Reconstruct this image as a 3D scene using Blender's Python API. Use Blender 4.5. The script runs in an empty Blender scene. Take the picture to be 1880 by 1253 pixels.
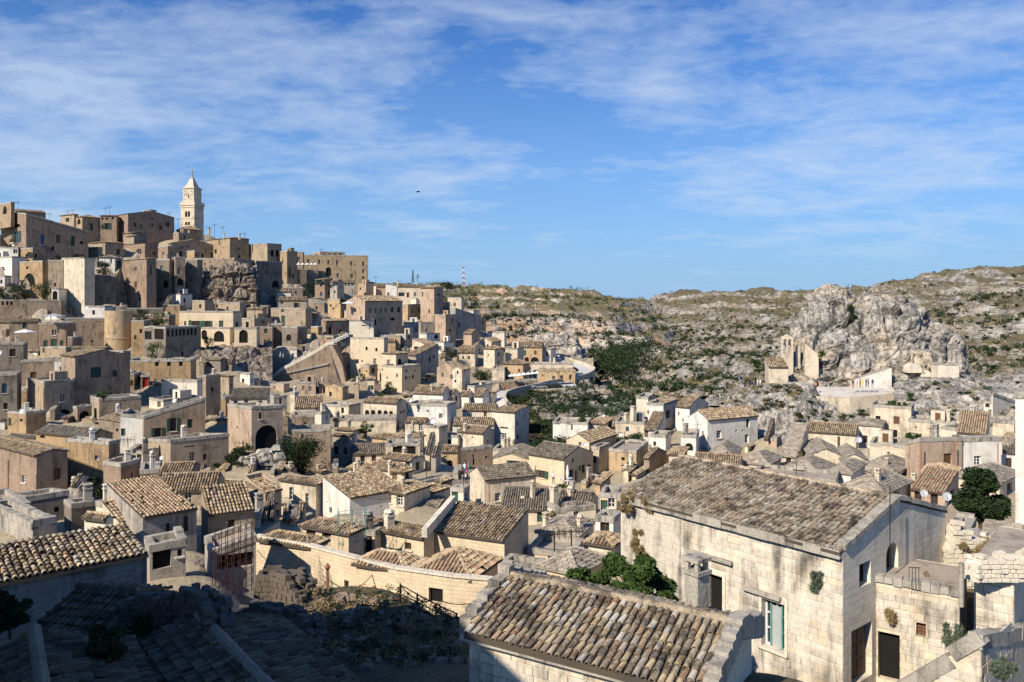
import bpy, math, random
import numpy as np
from mathutils import Vector, noise
random.seed(7); RNG = np.random.default_rng(7)
S = bpy.context.scene; C = S.collection
# ---------------------------------------------------------------- camera, sky, sun, exposure
F, HX, HY = 1440.0, 940.0, 556.0          # focal length and horizon, in units of the 1880 x 1253 photograph
cd = bpy.data.cameras.new('camera'); cam = bpy.data.objects.new('camera', cd); C.objects.link(cam)
cam.location = (0, 0, 0); cam.rotation_euler = (math.pi/2, 0, 0)
cd.sensor_width = 36; cd.lens = 36*F/1880; cd.shift_y = -(626.5-HY)/1880; cd.clip_start = .5; cd.clip_end = 60000
S.camera = cam
SUN_AZ = Vector((-.67, -.742)); SUN_EL = math.radians(37)   # towards the sun: behind the viewer, to the left
sd = bpy.data.lights.new('sun', 'SUN'); sun = bpy.data.objects.new('sun', sd); C.objects.link(sun)
sd.energy = 5.0; sd.angle = math.radians(.5); sd.color = (1, .90, .76)
sv = Vector((SUN_AZ.x*math.cos(SUN_EL), SUN_AZ.y*math.cos(SUN_EL), math.sin(SUN_EL)))
sun.rotation_euler = sv.to_track_quat('Z', 'Y').to_euler()
S.view_settings.view_transform = 'Standard'; S.view_settings.look = 'None'
S.view_settings.exposure = 0.38; S.view_settings.gamma = 1; S.view_settings.use_curve_mapping = False
S.cycles.max_bounces = 4; S.cycles.diffuse_bounces = 1; S.cycles.glossy_bounces = 1; S.cycles.transparent_max_bounces = 4
W = bpy.data.worlds.new('World'); S.world = W; W.use_nodes = True
def nd(nt, t, **kw):
    n = nt.nodes.new(t)
    for k, v in kw.items():
        if k.startswith('i_'):
            n.inputs[int(k[2:])].default_value = v
        else: setattr(n, k, v)
    return n
def mth(nt, op, a, b=None, c=None, clamp=False):
    n = nt.nodes.new('ShaderNodeMath'); n.operation = op; n.use_clamp = clamp
    for i, v in enumerate((a, b, c)):
        if v is None: continue
        if isinstance(v, (int, float)): n.inputs[i].default_value = v
        else: nt.links.new(v, n.inputs[i])
    return n.outputs[0]
def mixc(nt, f, a, b, bt='MIX'):
    n = nt.nodes.new('ShaderNodeMix'); n.data_type = 'RGBA'; n.blend_type = bt
    for i, v in ((0, f), (6, a), (7, b)):
        if isinstance(v, (int, float)): n.inputs[i].default_value = v
        elif isinstance(v, tuple): n.inputs[i].default_value = (*v, 1) if len(v) == 3 else v
        else: nt.links.new(v, n.inputs[i])
    return n.outputs[2]
def ramp(nt, v, pts):
    n = nt.nodes.new('ShaderNodeValToRGB'); nt.links.new(v, n.inputs[0]); cr = n.color_ramp
    while len(cr.elements) < len(pts): cr.elements.new(.5)
    for e, (p, c) in zip(cr.elements, pts):
        e.position = p; e.color = (c, c, c, 1) if isinstance(c, (int, float)) else (*c, 1)
    return n.outputs[0]
def sky():
    nt = W.node_tree; nt.nodes.clear(); L = nt.links.new
    out = nd(nt, 'ShaderNodeOutputWorld'); bg = nd(nt, 'ShaderNodeBackground'); bg.inputs[1].default_value = .050
    L(bg.outputs[0], out.inputs[0])
    st = nd(nt, 'ShaderNodeTexSky'); st.sky_type = 'NISHITA'; st.sun_disc = False
    st.sun_elevation = SUN_EL; st.sun_rotation = math.atan2(SUN_AZ.x, SUN_AZ.y)
    st.altitude = 400; st.air_density = 1.0; st.dust_density = .5; st.ozone_density = 2.2
    tc = nd(nt, 'ShaderNodeTexCoord'); sep = nd(nt, 'ShaderNodeSeparateXYZ'); L(tc.outputs['Generated'], sep.inputs[0])
    x, y, z = sep.outputs
    zc = mth(nt, 'MAXIMUM', z, 0.0); den = mth(nt, 'ADD', zc, .16)
    u = mth(nt, 'DIVIDE', x, den); v = mth(nt, 'DIVIDE', y, den)
    cmb = nd(nt, 'ShaderNodeCombineXYZ'); L(u, cmb.inputs[0]); L(v, cmb.inputs[1])
    def nz(scale, det, rough, off, dist=0., st_=(1, 1, 1), rot=0):
        mp = nd(nt, 'ShaderNodeMapping'); L(cmb.outputs[0], mp.inputs[0]); mp.inputs[1].default_value = (off, off*.7, off*.3)
        mp.inputs[2].default_value = (0, 0, rot); mp.inputs[3].default_value = st_
        n = nd(nt, 'ShaderNodeTexNoise'); L(mp.outputs[0], n.inputs['Vector']); n.inputs['Scale'].default_value = scale
        n.inputs['Detail'].default_value = det; n.inputs['Roughness'].default_value = rough; n.inputs['Distortion'].default_value = dist
        return n.outputs[0]
    big = nz(.9, 4, .55, 3.1, .3); fine = nz(2.3, 8, .60, 1.7, .35, (1, 1.5, 1), math.radians(24)); rip = nz(13, 5, .6, 5.2, .4, (1, 1.3, 1), .9)
    # broad banks of cirrus, each a soft patch of the sky with its own direction
    def dirv(px, py): return Vector(((px-HX)/F, 1, (HY-py)/F)).normalized()
    mask = None
    for px, py, k, a in ((60, 230, 12, .70), (330, 90, 34, .65), (700, 200, 34, .95), (560, 230, 60, .6), (820, 250, 60, .6), (1480, 170, 24, .80), (1760, 220, 14, .85), (1840, 70, 26, .5), (1160, 150, 60, .6), (1330, 280, 30, .5), (230, 260, 24, .5), (950, 410, 50, .3), (60, 350, 40, .5), (560, 30, 90, .4), (1000, 40, 120, .4), (-700, 100, 3, .6), (2700, 0, 3, .6)):
        d = dirv(px, py); dt = nd(nt, 'ShaderNodeVectorMath', operation='DOT_PRODUCT')
        L(tc.outputs['Generated'], dt.inputs[0]); dt.inputs[1].default_value = d
        e = mth(nt, 'MULTIPLY', mth(nt, 'SUBTRACT', dt.outputs['Value'], 1.0), float(k*2.6))
        g = mth(nt, 'MULTIPLY', mth(nt, 'EXPONENT', e), a)
        mask = g if mask is None else mth(nt, 'ADD', mask, g)
    mask = mth(nt, 'ADD', mask, .02)
    dens = mth(nt, 'ADD', mth(nt, 'MULTIPLY', big, .55), mth(nt, 'ADD', mth(nt, 'MULTIPLY', fine, .85), mth(nt, 'MULTIPLY', rip, .22)))
    den2 = mth(nt, 'ADD', mth(nt, 'MULTIPLY', mth(nt, 'SUBTRACT', dens, .83), 3.6), mth(nt, 'SUBTRACT', mth(nt, 'MULTIPLY', mask, .42), .32))
    cf = mth(nt, 'MULTIPLY', den2, 1.0, clamp=True)
    cf = mth(nt, 'MULTIPLY', mth(nt, 'POWER', cf, .9), mth(nt, 'MULTIPLY', zc, 12.0, clamp=True))
    cf = mth(nt, 'MULTIPLY', cf, .60)
    # keep the clear air a deep, slightly violet blue
    hs = mixc(nt, 1.0, st.outputs[0], (.60, 1.24, 2.12), 'MULTIPLY')
    hor = mth(nt, 'POWER', mth(nt, 'SUBTRACT', 1.0, mth(nt, 'MULTIPLY', zc, 2.6, clamp=True)), 1.5)
    hs2 = mixc(nt, mth(nt, 'MULTIPLY', hor, .95), hs, (5.3, 8.4, 12.4))
    cc = mixc(nt, cf, hs2, (9.6, 11.4, 14.0))
    L(cc, bg.inputs[0])
sky()
# ---------------------------------------------------------------- geometry helpers
def ray(px, py): return ((px-HX)/F, (HY-py)/F)
def P(px, py, Y):
    a, b = ray(px, py); return Vector((a*Y, Y, b*Y))
def link(o, parent=None):
    C.objects.link(o)
    if parent is not None: o.parent = parent
    return o
def mesh_np(name, V, Fq, mat, uv=None, tint=None, smooth=False):
    """fast mesh from arrays; Fq is an (n,4) or (n,3) array"""
    me = bpy.data.meshes.new(name); V = np.asarray(V, dtype=np.float32); Fq = np.asarray(Fq, dtype=np.int32); n, k = Fq.shape
    me.vertices.add(len(V)); me.vertices.foreach_set('co', V.ravel())
    me.loops.add(n*k); me.loops.foreach_set('vertex_index', Fq.ravel())
    me.polygons.add(n); me.polygons.foreach_set('loop_start', np.arange(0, n*k, k, dtype=np.int32))
    me.polygons.foreach_set('use_smooth', np.full(n, smooth))
    if tint is not None:
        a = me.attributes.new('tint', 'FLOAT', 'FACE'); a.data.foreach_set('value', np.asarray(tint, dtype=np.float32))
    if uv is not None:
        l = me.uv_layers.new(name='UVMap'); l.data.foreach_set('uv', np.asarray(uv, dtype=np.float32).ravel())
    me.update(calc_edges=True)
    if mat: me.materials.append(mat)
    return me
class MB:
    def __init__(s): s.v = []; s.f = []; s.uv = []; s.mi = []
    def face(s, pts, uv=None, mi=0):
        n = len(s.v); s.v += [tuple(p) for p in pts]; s.f.append(tuple(range(n, n+len(pts))))
        s.uv += uv if uv else [(p[0], p[2]) for p in pts]; s.mi.append(mi)
    def box(s, c, ax, ay, az, hx, hy, hz, mi=0):
        """box from centre, three unit axes and half sizes"""
        c = Vector(c); ax = Vector(ax)*hx; ay = Vector(ay)*hy; az = Vector(az)*hz
        k = [c+sx*ax+sy*ay+sz*az for sz in (-1, 1) for sy in (-1, 1) for sx in (-1, 1)]
        for q in ((0, 1, 3, 2)[::-1], (4, 5, 7, 6), (0, 1, 5, 4), (1, 3, 7, 5), (3, 2, 6, 7), (2, 0, 4, 6)):
            p = [k[i] for i in q]; d = (p[1]-p[0]).length; e = (p[2]-p[1]).length
            s.face(p, [(0, 0), (d, 0), (d, e), (0, e)], mi)
    def bar(s, a, b, r, mi=0, sides=4, r2=None):
        a = Vector(a); b = Vector(b); d = (b-a)
        if d.length < 1e-6: return
        z = d.normalized(); x = z.cross(Vector((0, 0, 1)))
        if x.length < 1e-3: x = Vector((1, 0, 0))
        x.normalize(); y = z.cross(x); r2 = r if r2 is None else r2
        A = [a+(x*math.cos(t)+y*math.sin(t))*r for t in [2*math.pi*i/sides for i in range(sides)]]
        B = [b+(x*math.cos(t)+y*math.sin(t))*r2 for t in [2*math.pi*i/sides for i in range(sides)]]
        for i in range(sides):
            j = (i+1) % sides; s.face((A[i], A[j], B[j], B[i]), mi=mi)
        s.face(B, mi=mi); s.face(A[::-1], mi=mi)
    def lathe(s, c, prof, n=16, mi=0):
        c = Vector(c)
        for (r0, z0), (r1, z1) in zip(prof[:-1], prof[1:]):
            for i in range(n):
                t0, t1 = 2*math.pi*i/n, 2*math.pi*(i+1)/n
                p = [c+Vector((r0*math.cos(t0), r0*math.sin(t0), z0)), c+Vector((r0*math.cos(t1), r0*math.sin(t1), z0)), c+Vector((r1*math.cos(t1), r1*math.sin(t1), z1)), c+Vector((r1*math.cos(t0), r1*math.sin(t0), z1))]
                R = max(r0, r1)
                s.face(p, [(R*t0, z0), (R*t1, z0), (R*t1, z1), (R*t0, z1)], mi)
    def build(s, name, mat, parent=None, kind=None, smooth=False):
        me = bpy.data.meshes.new(name); me.from_pydata(s.v, [], s.f)
        for m in (mat if isinstance(mat, (list, tuple)) else [mat]): me.materials.append(m)
        if any(s.mi): me.polygons.foreach_set('material_index', s.mi)
        l = me.uv_layers.new(name='UVMap'); l.data.foreach_set('uv', np.array(s.uv, dtype=np.float32).ravel())
        if smooth: me.polygons.foreach_set('use_smooth', [True]*len(s.f))
        o = bpy.data.objects.new(name, me); link(o, parent)
        if kind: o['kind'] = kind
        return o
def thing(name, label, cat, loc=(0, 0, 0), group=None):
    o = bpy.data.objects.new(name, None); o.location = loc; C.objects.link(o); tag(o, label, cat, group); o.empty_display_size = .1
    return o
def tag(o, label, cat=None, group=None, kind=None):
    if label: o['label'] = label
    if cat: o['category'] = cat
    if group: o['group'] = group
    if kind: o['kind'] = kind
    return o
class Root:
    """an Empty at the thing's base; meshes are made in world space and shifted under it"""
    def __init__(s, name, label, cat, loc, group=None):
        s.loc = Vector(loc); s.o = thing(name, label, cat, loc, group)
    def add(s, mb, name, mat, parent=None, kind=None, smooth=False):
        mb.v = [(v[0]-s.loc.x, v[1]-s.loc.y, v[2]-s.loc.z) for v in mb.v]
        return mb.build(name, mat, parent or s.o, kind, smooth)
    def addmesh(s, name, me, parent=None, kind=None):
        n = len(me.vertices); a = np.empty(n*3, dtype=np.float32); me.vertices.foreach_get('co', a)
        a = a.reshape(-1, 3) - np.array(s.loc, dtype=np.float32); me.vertices.foreach_set('co', a.ravel()); me.update()
        o = bpy.data.objects.new(name, me); link(o, parent or s.o)
        if kind: o['kind'] = kind
        return o
# ---------------------------------------------------------------- materials
def new_mat(name):
    m = bpy.data.materials.new(name); m.use_nodes = True; nt = m.node_tree
    b = nt.nodes['Principled BSDF']; b.inputs['Roughness'].default_value = .9
    b.inputs['Specular IOR Level'].default_value = .2
    return m, nt, b
def tnoise(nt, vec, scale, detail=4, rough=.6, dist=0., st=None):
    if st:
        mp = nd(nt, 'ShaderNodeMapping'); nt.links.new(vec, mp.inputs[0]); mp.inputs[3].default_value = st; vec = mp.outputs[0]
    n = nd(nt, 'ShaderNodeTexNoise'); nt.links.new(vec, n.inputs['Vector'])
    n.inputs['Scale'].default_value = scale; n.inputs['Detail'].default_value = detail; n.inputs['Roughness'].default_value = rough; n.inputs['Distortion'].default_value = dist
    return n.outputs[0]
def bump(nt, b, h, dist, strength=1.):
    n = nd(nt, 'ShaderNodeBump'); n.inputs['Strength'].default_value = strength; n.inputs['Distance'].default_value = dist
    nt.links.new(h, n.inputs['Height']); nt.links.new(n.outputs[0], b.inputs['Normal'])
def stone(name, c1, c2, stain=.5, brick=(.52, .26), bstr=.5, bumpd=.05, scale=1., tintobj=False, pits=.5, slo=.56):
    m, nt, b = new_mat(name); L = nt.links.new
    geo = nd(nt, 'ShaderNodeNewGeometry'); pos = geo.outputs['Position']; uv = nd(nt, 'ShaderNodeUVMap').outputs[0]
    big = tnoise(nt, pos, .22*scale, 5, .65, .5); mid = tnoise(nt, pos, 1.3*scale, 5, .65); fin = tnoise(nt, pos, 7*scale, 4, .7)
    col = mixc(nt, ramp(nt, big, [(.36, 0.), (.64, 1.)]), c1, c2)
    # warm orange weathering
    col = mixc(nt, mth(nt, 'MULTIPLY', ramp(nt, tnoise(nt, pos, .45*scale, 3, .6, .8), [(.52, 0.), (.70, 1.)]), .30), col, tuple(x*y for x, y in zip(c2, (1.02, .80, .58))))
    col = mixc(nt, .55, col, mixc(nt, mid, tuple(x*.60 for x in c1), tuple(min(1, x*1.38) for x in c1)))
    # dark lichen streaks that run down the wall
    stk = tnoise(nt, pos, 1.0*scale, 5, .7, .3, (1.6, 1.6, .22)); blo = tnoise(nt, pos, .33*scale, 4, .65, .6)
    sm = ramp(nt, mth(nt, 'ADD', mth(nt, 'MULTIPLY', stk, .6), mth(nt, 'MULTIPLY', blo, .55)), [(slo, 0.), (slo+.16, 1.)])
    col = mixc(nt, mth(nt, 'MULTIPLY', sm, stain), col, (.055, .050, .042))
    if brick:
        br = nd(nt, 'ShaderNodeTexBrick'); L(uv, br.inputs['Vector']); br.inputs['Scale'].default_value = 1
        br.inputs['Brick Width'].default_value = brick[0]; br.inputs['Row Height'].default_value = brick[1]
        br.inputs['Mortar Size'].default_value = .018; br.inputs['Mortar Smooth'].default_value = .6; br.inputs['Bias'].default_value = -.1
        br.inputs['Color1'].default_value = (.70, .70, .70, 1); br.inputs['Color2'].default_value = (1.12, 1.1, 1.05, 1); br.inputs['Mortar'].default_value = (.42, .40, .36, 1)
        vis = ramp(nt, tnoise(nt, pos, .5*scale, 3, .6), [(.34, .25), (.60, 1.)])
        col = mixc(nt, mth(nt, 'MULTIPLY', vis, bstr), col, br.outputs[0], 'MULTIPLY')
    pit = ramp(nt, fin, [(.28, .35), (.42, 1.)])
    col = mixc(nt, pits, col, pit, 'MULTIPLY')
    if tintobj:
        oi = nd(nt, 'ShaderNodeObjectInfo'); t = ramp(nt, oi.outputs['Random'], [(0., (.80, .78, .75)), (.5, (1., 1., 1.)), (.8, (1.12, 1.08, 1.0)), (1., (1.05, .95, .78))])
        col = mixc(nt, .8, col, t, 'MULTIPLY')
    L(col, b.inputs['Base Color'])
    h = mth(nt, 'ADD', mth(nt, 'MULTIPLY', mid, .6), mth(nt, 'MULTIPLY', fin, .4))
    if brick: h = mth(nt, 'ADD', h, mth(nt, 'MULTIPLY', mth(nt, 'SUBTRACT', 1., br.outputs['Fac']), .35*bstr))
    bump(nt, b, h, bumpd, .9)
    return m
def plain(name, c, rough=.7, metal=0., var=.25, scale=3.):
    m, nt, b = new_mat(name); b.inputs['Roughness'].default_value = rough; b.inputs['Metallic'].default_value = metal
    geo = nd(nt, 'ShaderNodeNewGeometry'); n = tnoise(nt, geo.outputs['Position'], scale, 4, .6)
    nt.links.new(mixc(nt, n, tuple(x*(1-var) for x in c), tuple(min(1, x*(1+var)) for x in c)), b.inputs['Base Color'])
    return m
def tilemat(name, cols, lichen=.5, dark=.5):
    m, nt, b = new_mat(name); L = nt.links.new
    at = nd(nt, 'ShaderNodeAttribute'); at.attribute_name = 'tint'; oi = nd(nt, 'ShaderNodeObjectInfo')
    geo = nd(nt, 'ShaderNodeNewGeometry'); pos = geo.outputs['Position']
    t = mth(nt, 'FRACT', mth(nt, 'ADD', at.outputs['Fac'], oi.outputs['Random']))
    n = len(cols); n_ = nt.nodes.new('ShaderNodeValToRGB'); cr = n_.color_ramp; L(t, n_.inputs[0]); cr.interpolation = 'LINEAR'
    while len(cr.elements) < n: cr.elements.new(.5)
    for i, (e, c) in enumerate(zip(cr.elements, cols)): e.position = i/(n-1); e.color = (*c, 1)
    col = n_.outputs[0]
    fin = tnoise(nt, pos, 9, 5, .7); mid = tnoise(nt, pos, 1.6, 4, .6, .5)
    col = mixc(nt, mth(nt, 'MULTIPLY', ramp(nt, fin, [(.46, 0.), (.62, 1.)]), lichen), col, (.50, .47, .38))
    col = mixc(nt, mth(nt, 'MULTIPLY', ramp(nt, mth(nt, 'ADD', mth(nt, 'MULTIPLY', mid, .7), mth(nt, 'MULTIPLY', tnoise(nt, pos, 22, 3, .7), .35)), [(.50, 0.), (.62, 1.)]), dark), col, (.035, .028, .022))
    L(col, b.inputs['Base Color']); bump(nt, b, fin, .02, .8)
    return m
M = {}
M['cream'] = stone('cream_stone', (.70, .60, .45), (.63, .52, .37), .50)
M['cream_d'] = stone('weathered_shaded_cream_stone', (.42, .335, .235), (.35, .27, .185), .62)  # _d stones: weathered, and the left hill's deeper shade is put into the colour
M['ochre_d'] = stone('weathered_shaded_ochre_stone', (.43, .30, .17), (.35, .24, .13), .65)
M['pink_d'] = stone('weathered_shaded_pinkish_stone', (.33, .24, .17), (.29, .21, .15), .66)
M['grey_d'] = stone('weathered_shaded_grey_stone', (.26, .225, .18), (.21, .17, .135), .75)
M['shade_stone'] = stone('shade_dark_stone', (.16, .13, .10), (.12, .095, .075), .7)  # the foreground ruins' shade is put into this dark stone colour
M['pink'] = stone('pinkish_stone', (.49, .365, .26), (.45, .34, .245), .6)
M['tan'] = stone('tan_stone', (.40, .30, .19), (.36, .26, .165), .6)
M['ochre'] = stone('ochre_stone', (.54, .40, .24), (.46, .32, .17), .60)
M['white'] = stone('whitewashed_wall', (.74, .70, .62), (.66, .60, .50), .38, bstr=.22)
M['grey'] = stone('grey_stone', (.44, .40, .34), (.38, .31, .24), .72)
M['brown'] = stone('brown_stone', (.36, .27, .19), (.31, .23, .16), .75)
M['pale'] = stone('pale_stone', (.74, .66, .53), (.66, .57, .43), .34, bstr=.35)
M['fine'] = stone('restored_ashlar', (.70, .57, .39), (.62, .50, .34), .20, (.5, .25), .55, pits=.25)
M['block'] = stone('ashlar_block', (.66, .60, .50), (.58, .51, .41), .85, None, 0, .04, tintobj=True, pits=.7, slo=.545)
M['rust'] = plain('rusty_scaffold_tube', (.085, .032, .022), .7)
M['cope'] = stone('lichened_coping', (.44, .40, .33), (.27, .245, .20), .85, None, 0, .10, scale=1.8, pits=.8)
M['deck'] = stone('flat_roof_screed', (.40, .34, .27), (.30, .25, .20), .55, None, 0, .03)
M['dark'] = plain('dark_interior', (.012, .011, .010), .9)
M['glass'] = plain('window_glass', (.03, .035, .04), .15)
M['blue'] = plain('blue_glass', (.05, .12, .20), .2)
M['green'] = plain('green_shutter_paint', (.035, .085, .055), .6)
M['brownp'] = plain('brown_shutter_paint', (.13, .065, .035), .7)
M['wpaint'] = plain('white_paint', (.72, .72, .70), .5, var=.1)
M['red'] = plain('red_paint', (.38, .03, .02), .6)
M['iron'] = plain('rusty_iron', (.05, .035, .028), .6, .5)
M['wood'] = plain('old_wood', (.16, .11, .07), .8)
M['pipe'] = plain('terracotta_pipe', (.30, .13, .08), .8)
M['metal'] = plain('grey_metal', (.45, .46, .47), .4, .3)
TC1 = [(.24, .16, .09), (.46, .33, .17), (.12, .085, .06), (.58, .45, .26), (.32, .20, .11), (.52, .41, .25), (.16, .11, .08), (.38, .22, .12), (.55, .50, .38)]
M['tile'] = tilemat('clay_tile', TC1, .35, .55)
M['tileo'] = tilemat('new_clay_tile', [(.42, .29, .17), (.54, .39, .22), (.38, .20, .13), (.56, .45, .28), (.42, .25, .16), (.50, .41, .26), (.28, .20, .13)], .22, .45)
M['tilel'] = tilemat('grey_lichened_tile', [(.34, .26, .17), (.44, .35, .24), (.22, .165, .115), (.50, .42, .31), (.34, .235, .145), (.40, .33, .24), (.15, .115, .085), (.52, .47, .38), (.28, .22, .15)], .34, .85)
M['tiled'] = tilemat('dark_clay_tile', [(.14, .11, .08), (.26, .21, .15), (.09, .075, .06), (.33, .28, .21), (.18, .14, .10), (.30, .27, .22)], .40, .6)
M['tilef'] = tilemat('lichened_clay_tile', [(.22, .16, .10), (.50, .40, .25), (.10, .07, .05), (.60, .47, .28), (.30, .16, .09), (.44, .34, .22), (.12, .09, .065), (.58, .53, .43), (.30, .23, .15), (.07, .05, .04), (.52, .38, .20)], .45, .75)
M['tileb'] = tilemat('brown_shaded_tile', [(.16, .10, .05), (.24, .16, .085), (.07, .045, .03), (.28, .20, .11), (.13, .075, .045), (.20, .14, .09), (.09, .06, .04)], .12, .6)  # dark old tile; the near roofs' deep shade is also put into its colour
M['mortar'] = stone('roof_mortar', (.10, .08, .06), (.06, .05, .04), .6, None, 0, .03)
M['cobble'] = tilemat('stone_roof', [(.30, .25, .19), (.42, .36, .28), (.22, .18, .14), (.50, .44, .35), (.34, .28, .21)], .3, .35)
M['cobblebase'] = stone('stone_roof_bed', (.36, .30, .23), (.28, .23, .17), .5, None, 0, .05)
def foliage(name, c1, c2):
    m, nt, b = new_mat(name); geo = nd(nt, 'ShaderNodeNewGeometry')
    at = nd(nt, 'ShaderNodeAttribute'); at.attribute_name = 'tint'
    n = mth(nt, 'ADD', mth(nt, 'MULTIPLY', tnoise(nt, geo.outputs['Position'], .9, 3, .6), .5), mth(nt, 'MULTIPLY', at.outputs['Fac'], .5))
    nt.links.new(mixc(nt, n, c1, c2), b.inputs['Base Color']); b.inputs['Roughness'].default_value = .7
    return m
M['leaf'] = foliage('green_leaves', (.012, .030, .008), (.075, .125, .028))
M['leafd'] = foliage('dark_leaves', (.008, .018, .006), (.035, .060, .018))
M['leafg'] = foliage('grey_green_leaves', (.050, .075, .045), (.16, .19, .13))
M['dry'] = foliage('dry_grass', (.14, .10, .045), (.36, .27, .13))
M['bark'] = plain('bark', (.10, .075, .05), .9)
# ---------------------------------------------------------------- depth of the ground seen at a pixel, and the terrain under it
CTRL = [(1350,1400,27),(1600,1250,29),(1860,1180,31),(1880,1000,40),(700,1180,32),(640,1095,37),(500,1380,22),(200,1420,19),(60,1260,24),(300,1240,30),(0,1260,27),(900,1400,20),(1100,1560,17),
(100,1000,45),(60,900,90),(150,880,88),(100,800,118),(100,740,145),(60,700,170),(60,640,190),(100,585,215),(30,520,235),(50,470,247),(200,440,290),(0,430,260),
(290,960,70),(400,1000,62),(350,925,76),(330,1040,52),(430,910,82),(400,860,106),(300,830,116),(350,770,138),(300,700,170),(400,660,200),(330,640,205),(400,600,235),(350,565,262),(440,510,300),(400,460,330),(350,430,375),(230,480,262),(200,560,222),
(520,950,70),(500,870,100),(560,800,130),(640,780,150),(600,760,165),(560,695,205),(640,740,182),(600,625,245),(600,580,272),(600,530,325),(560,480,345),(680,515,352),(640,940,68),(560,1150,50),(900,1150,50),
(700,900,92),(750,860,118),(800,800,150),(760,740,182),(720,715,208),(750,655,245),(780,600,285),(800,560,315),(730,530,345),(860,600,300),
(900,1060,64),(1050,1040,66),(1050,970,78),(920,925,106),(980,890,118),(1090,885,122),(900,880,125),(880,830,148),(940,790,165),(870,745,188),(900,715,212),(950,700,228),(1060,690,238),(870,645,275),(1000,650,275),(1050,655,290),(930,630,300),
(1080,810,148),(1200,790,140),(1230,850,118),(1300,815,128),(1250,760,150),(1160,740,185),(1100,760,180),(1000,790,168),(960,740,200),(1290,720,165),(1180,900,90),(1110,940,80),
(1350,870,104),(1440,860,104),(1520,850,105),(1600,820,112),(1500,900,80),(1600,900,78),(1450,930,62),(1680,940,58),(1700,870,84),(1820,860,84),(1850,800,100),(1760,790,115),(1660,800,115),
(1400,800,128),(1500,770,134),(1400,740,150),(1500,735,145),(1640,735,145),(1640,705,151),(1450,712,152),(1550,705,152),(1750,700,150),(1800,740,132),(1880,740,125),(1880,690,160),(1340,700,175)]
CA = np.array(CTRL, dtype=float); CL = np.log(CA[:, 2])
def D(px, py):
    d2 = (CA[:, 0]-px)**2+(2.0*(CA[:, 1]-py))**2+30; w = d2**-1.7
    return float(math.exp((w*CL).sum()/w.sum()))
GP = []        # ground points (X, Y, Z) gathered from the control table and from every building's base
for x_, y_, Y_ in CTRL:
    p = P(x_, y_, Y_); GP.append((p.x, p.y, p.z))
def to_cam(pt, n): return (-pt.x*n.x-pt.y*n.y-pt.z*n.z) > 0
# ---------------------------------------------------------------- roof tiles
ARC = [(math.cos(math.radians(a)), math.sin(math.radians(a))) for a in (180, 130, 90, 50, 0)]
def tile_arrays(A, B, Cc, Dd, pitch, expo, lift=.035, hgt=.42, miss=.01, jit=.03, limit=None):
    """cover tiles over the roof slope A-B (eave) to D-C (ridge); returns per tile: base point, across, up, normal, width"""
    A, B, Cc, Dd = (np.array(q, dtype=float) for q in (A, B, Cc, Dd))
    e = (B-A); Le = np.linalg.norm(e); e /= Le
    mid = ((Dd+Cc)/2-(A+B)/2); up = mid-e*(mid@e); Ls = np.linalg.norm(up); up /= Ls; n = np.cross(e, up)
    if n[2] < 0: n = -n
    aD = (Dd-A)@e; aC = (Cc-A)@e
    ncol = max(2, int(round(Le/pitch))); nrow = max(2, int(round(Ls/expo))); pw = Le/ncol; pe = Ls/nrow
    ci, ri = np.meshgrid(np.arange(ncol), np.arange(nrow), indexing='ij'); ci = ci.ravel(); ri = ri.ravel()
    u = (ci+.5)*pw; s = ri*pe; f = (s+.5*pe)/Ls
    ok = (u > aD*f-.01) & (u < Le+(aC-Le)*f+.01) & (RNG.random(len(u)) > miss)
    u = u[ok]; s = s[ok]; k = len(u)
    base = A+np.outer(u+RNG.normal(0, jit*pw, k), e)+np.outer(s, up)+np.outer(RNG.normal(0, .012, k)+.01, n)
    ang = RNG.normal(0, jit, k)
    U = up[None]+ang[:, None]*e[None]; U /= np.linalg.norm(U, axis=1)[:, None]; E = np.cross(U, n[None])
    return base, E, U, n, pw, pe
def tiles_mesh(name, A, B, Cc, Dd, mat, pitch=.22, expo=.34, miss=.01, jit=.03, fine=True, far=False):
    base, E, U, n, pw, pe = tile_arrays(A, B, Cc, Dd, pitch, expo, miss=miss, jit=jit)
    k = len(base)
    if not k: return None
    arc = ARC if fine else [ARC[0], ARC[1], ARC[3], ARC[4]]; na = len(arc)
    r0 = pw*.40; r1 = pw*.33; Lt = pe*1.12; lift = .045*min(1.5, pw/.2)
    V = np.zeros((k, 2*na, 3))
    for i, (cx, cy) in enumerate(arc):
        V[:, i] = base+E*(cx*r0)+n*(cy*r0*1.15+lift)
        V[:, na+i] = base+U*Lt+E*(cx*r1)+n*(cy*r1*1.1+.0)
    q = []
    for i in range(na-1): q.append((i, i+1, na+i+1, na+i))
    q.append((0, 1, na-2, na-1) if na > 4 else (0, 1, 2, 3))
    q = np.array(q); Fq = (q[None]+(np.arange(k)*2*na)[:, None, None]).reshape(-1, 4)
    tint = np.repeat(RNG.random(k), len(q))
    return mesh_np(name, V.reshape(-1, 3), Fq, mat, tint=tint)
_tm = {}
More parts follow.
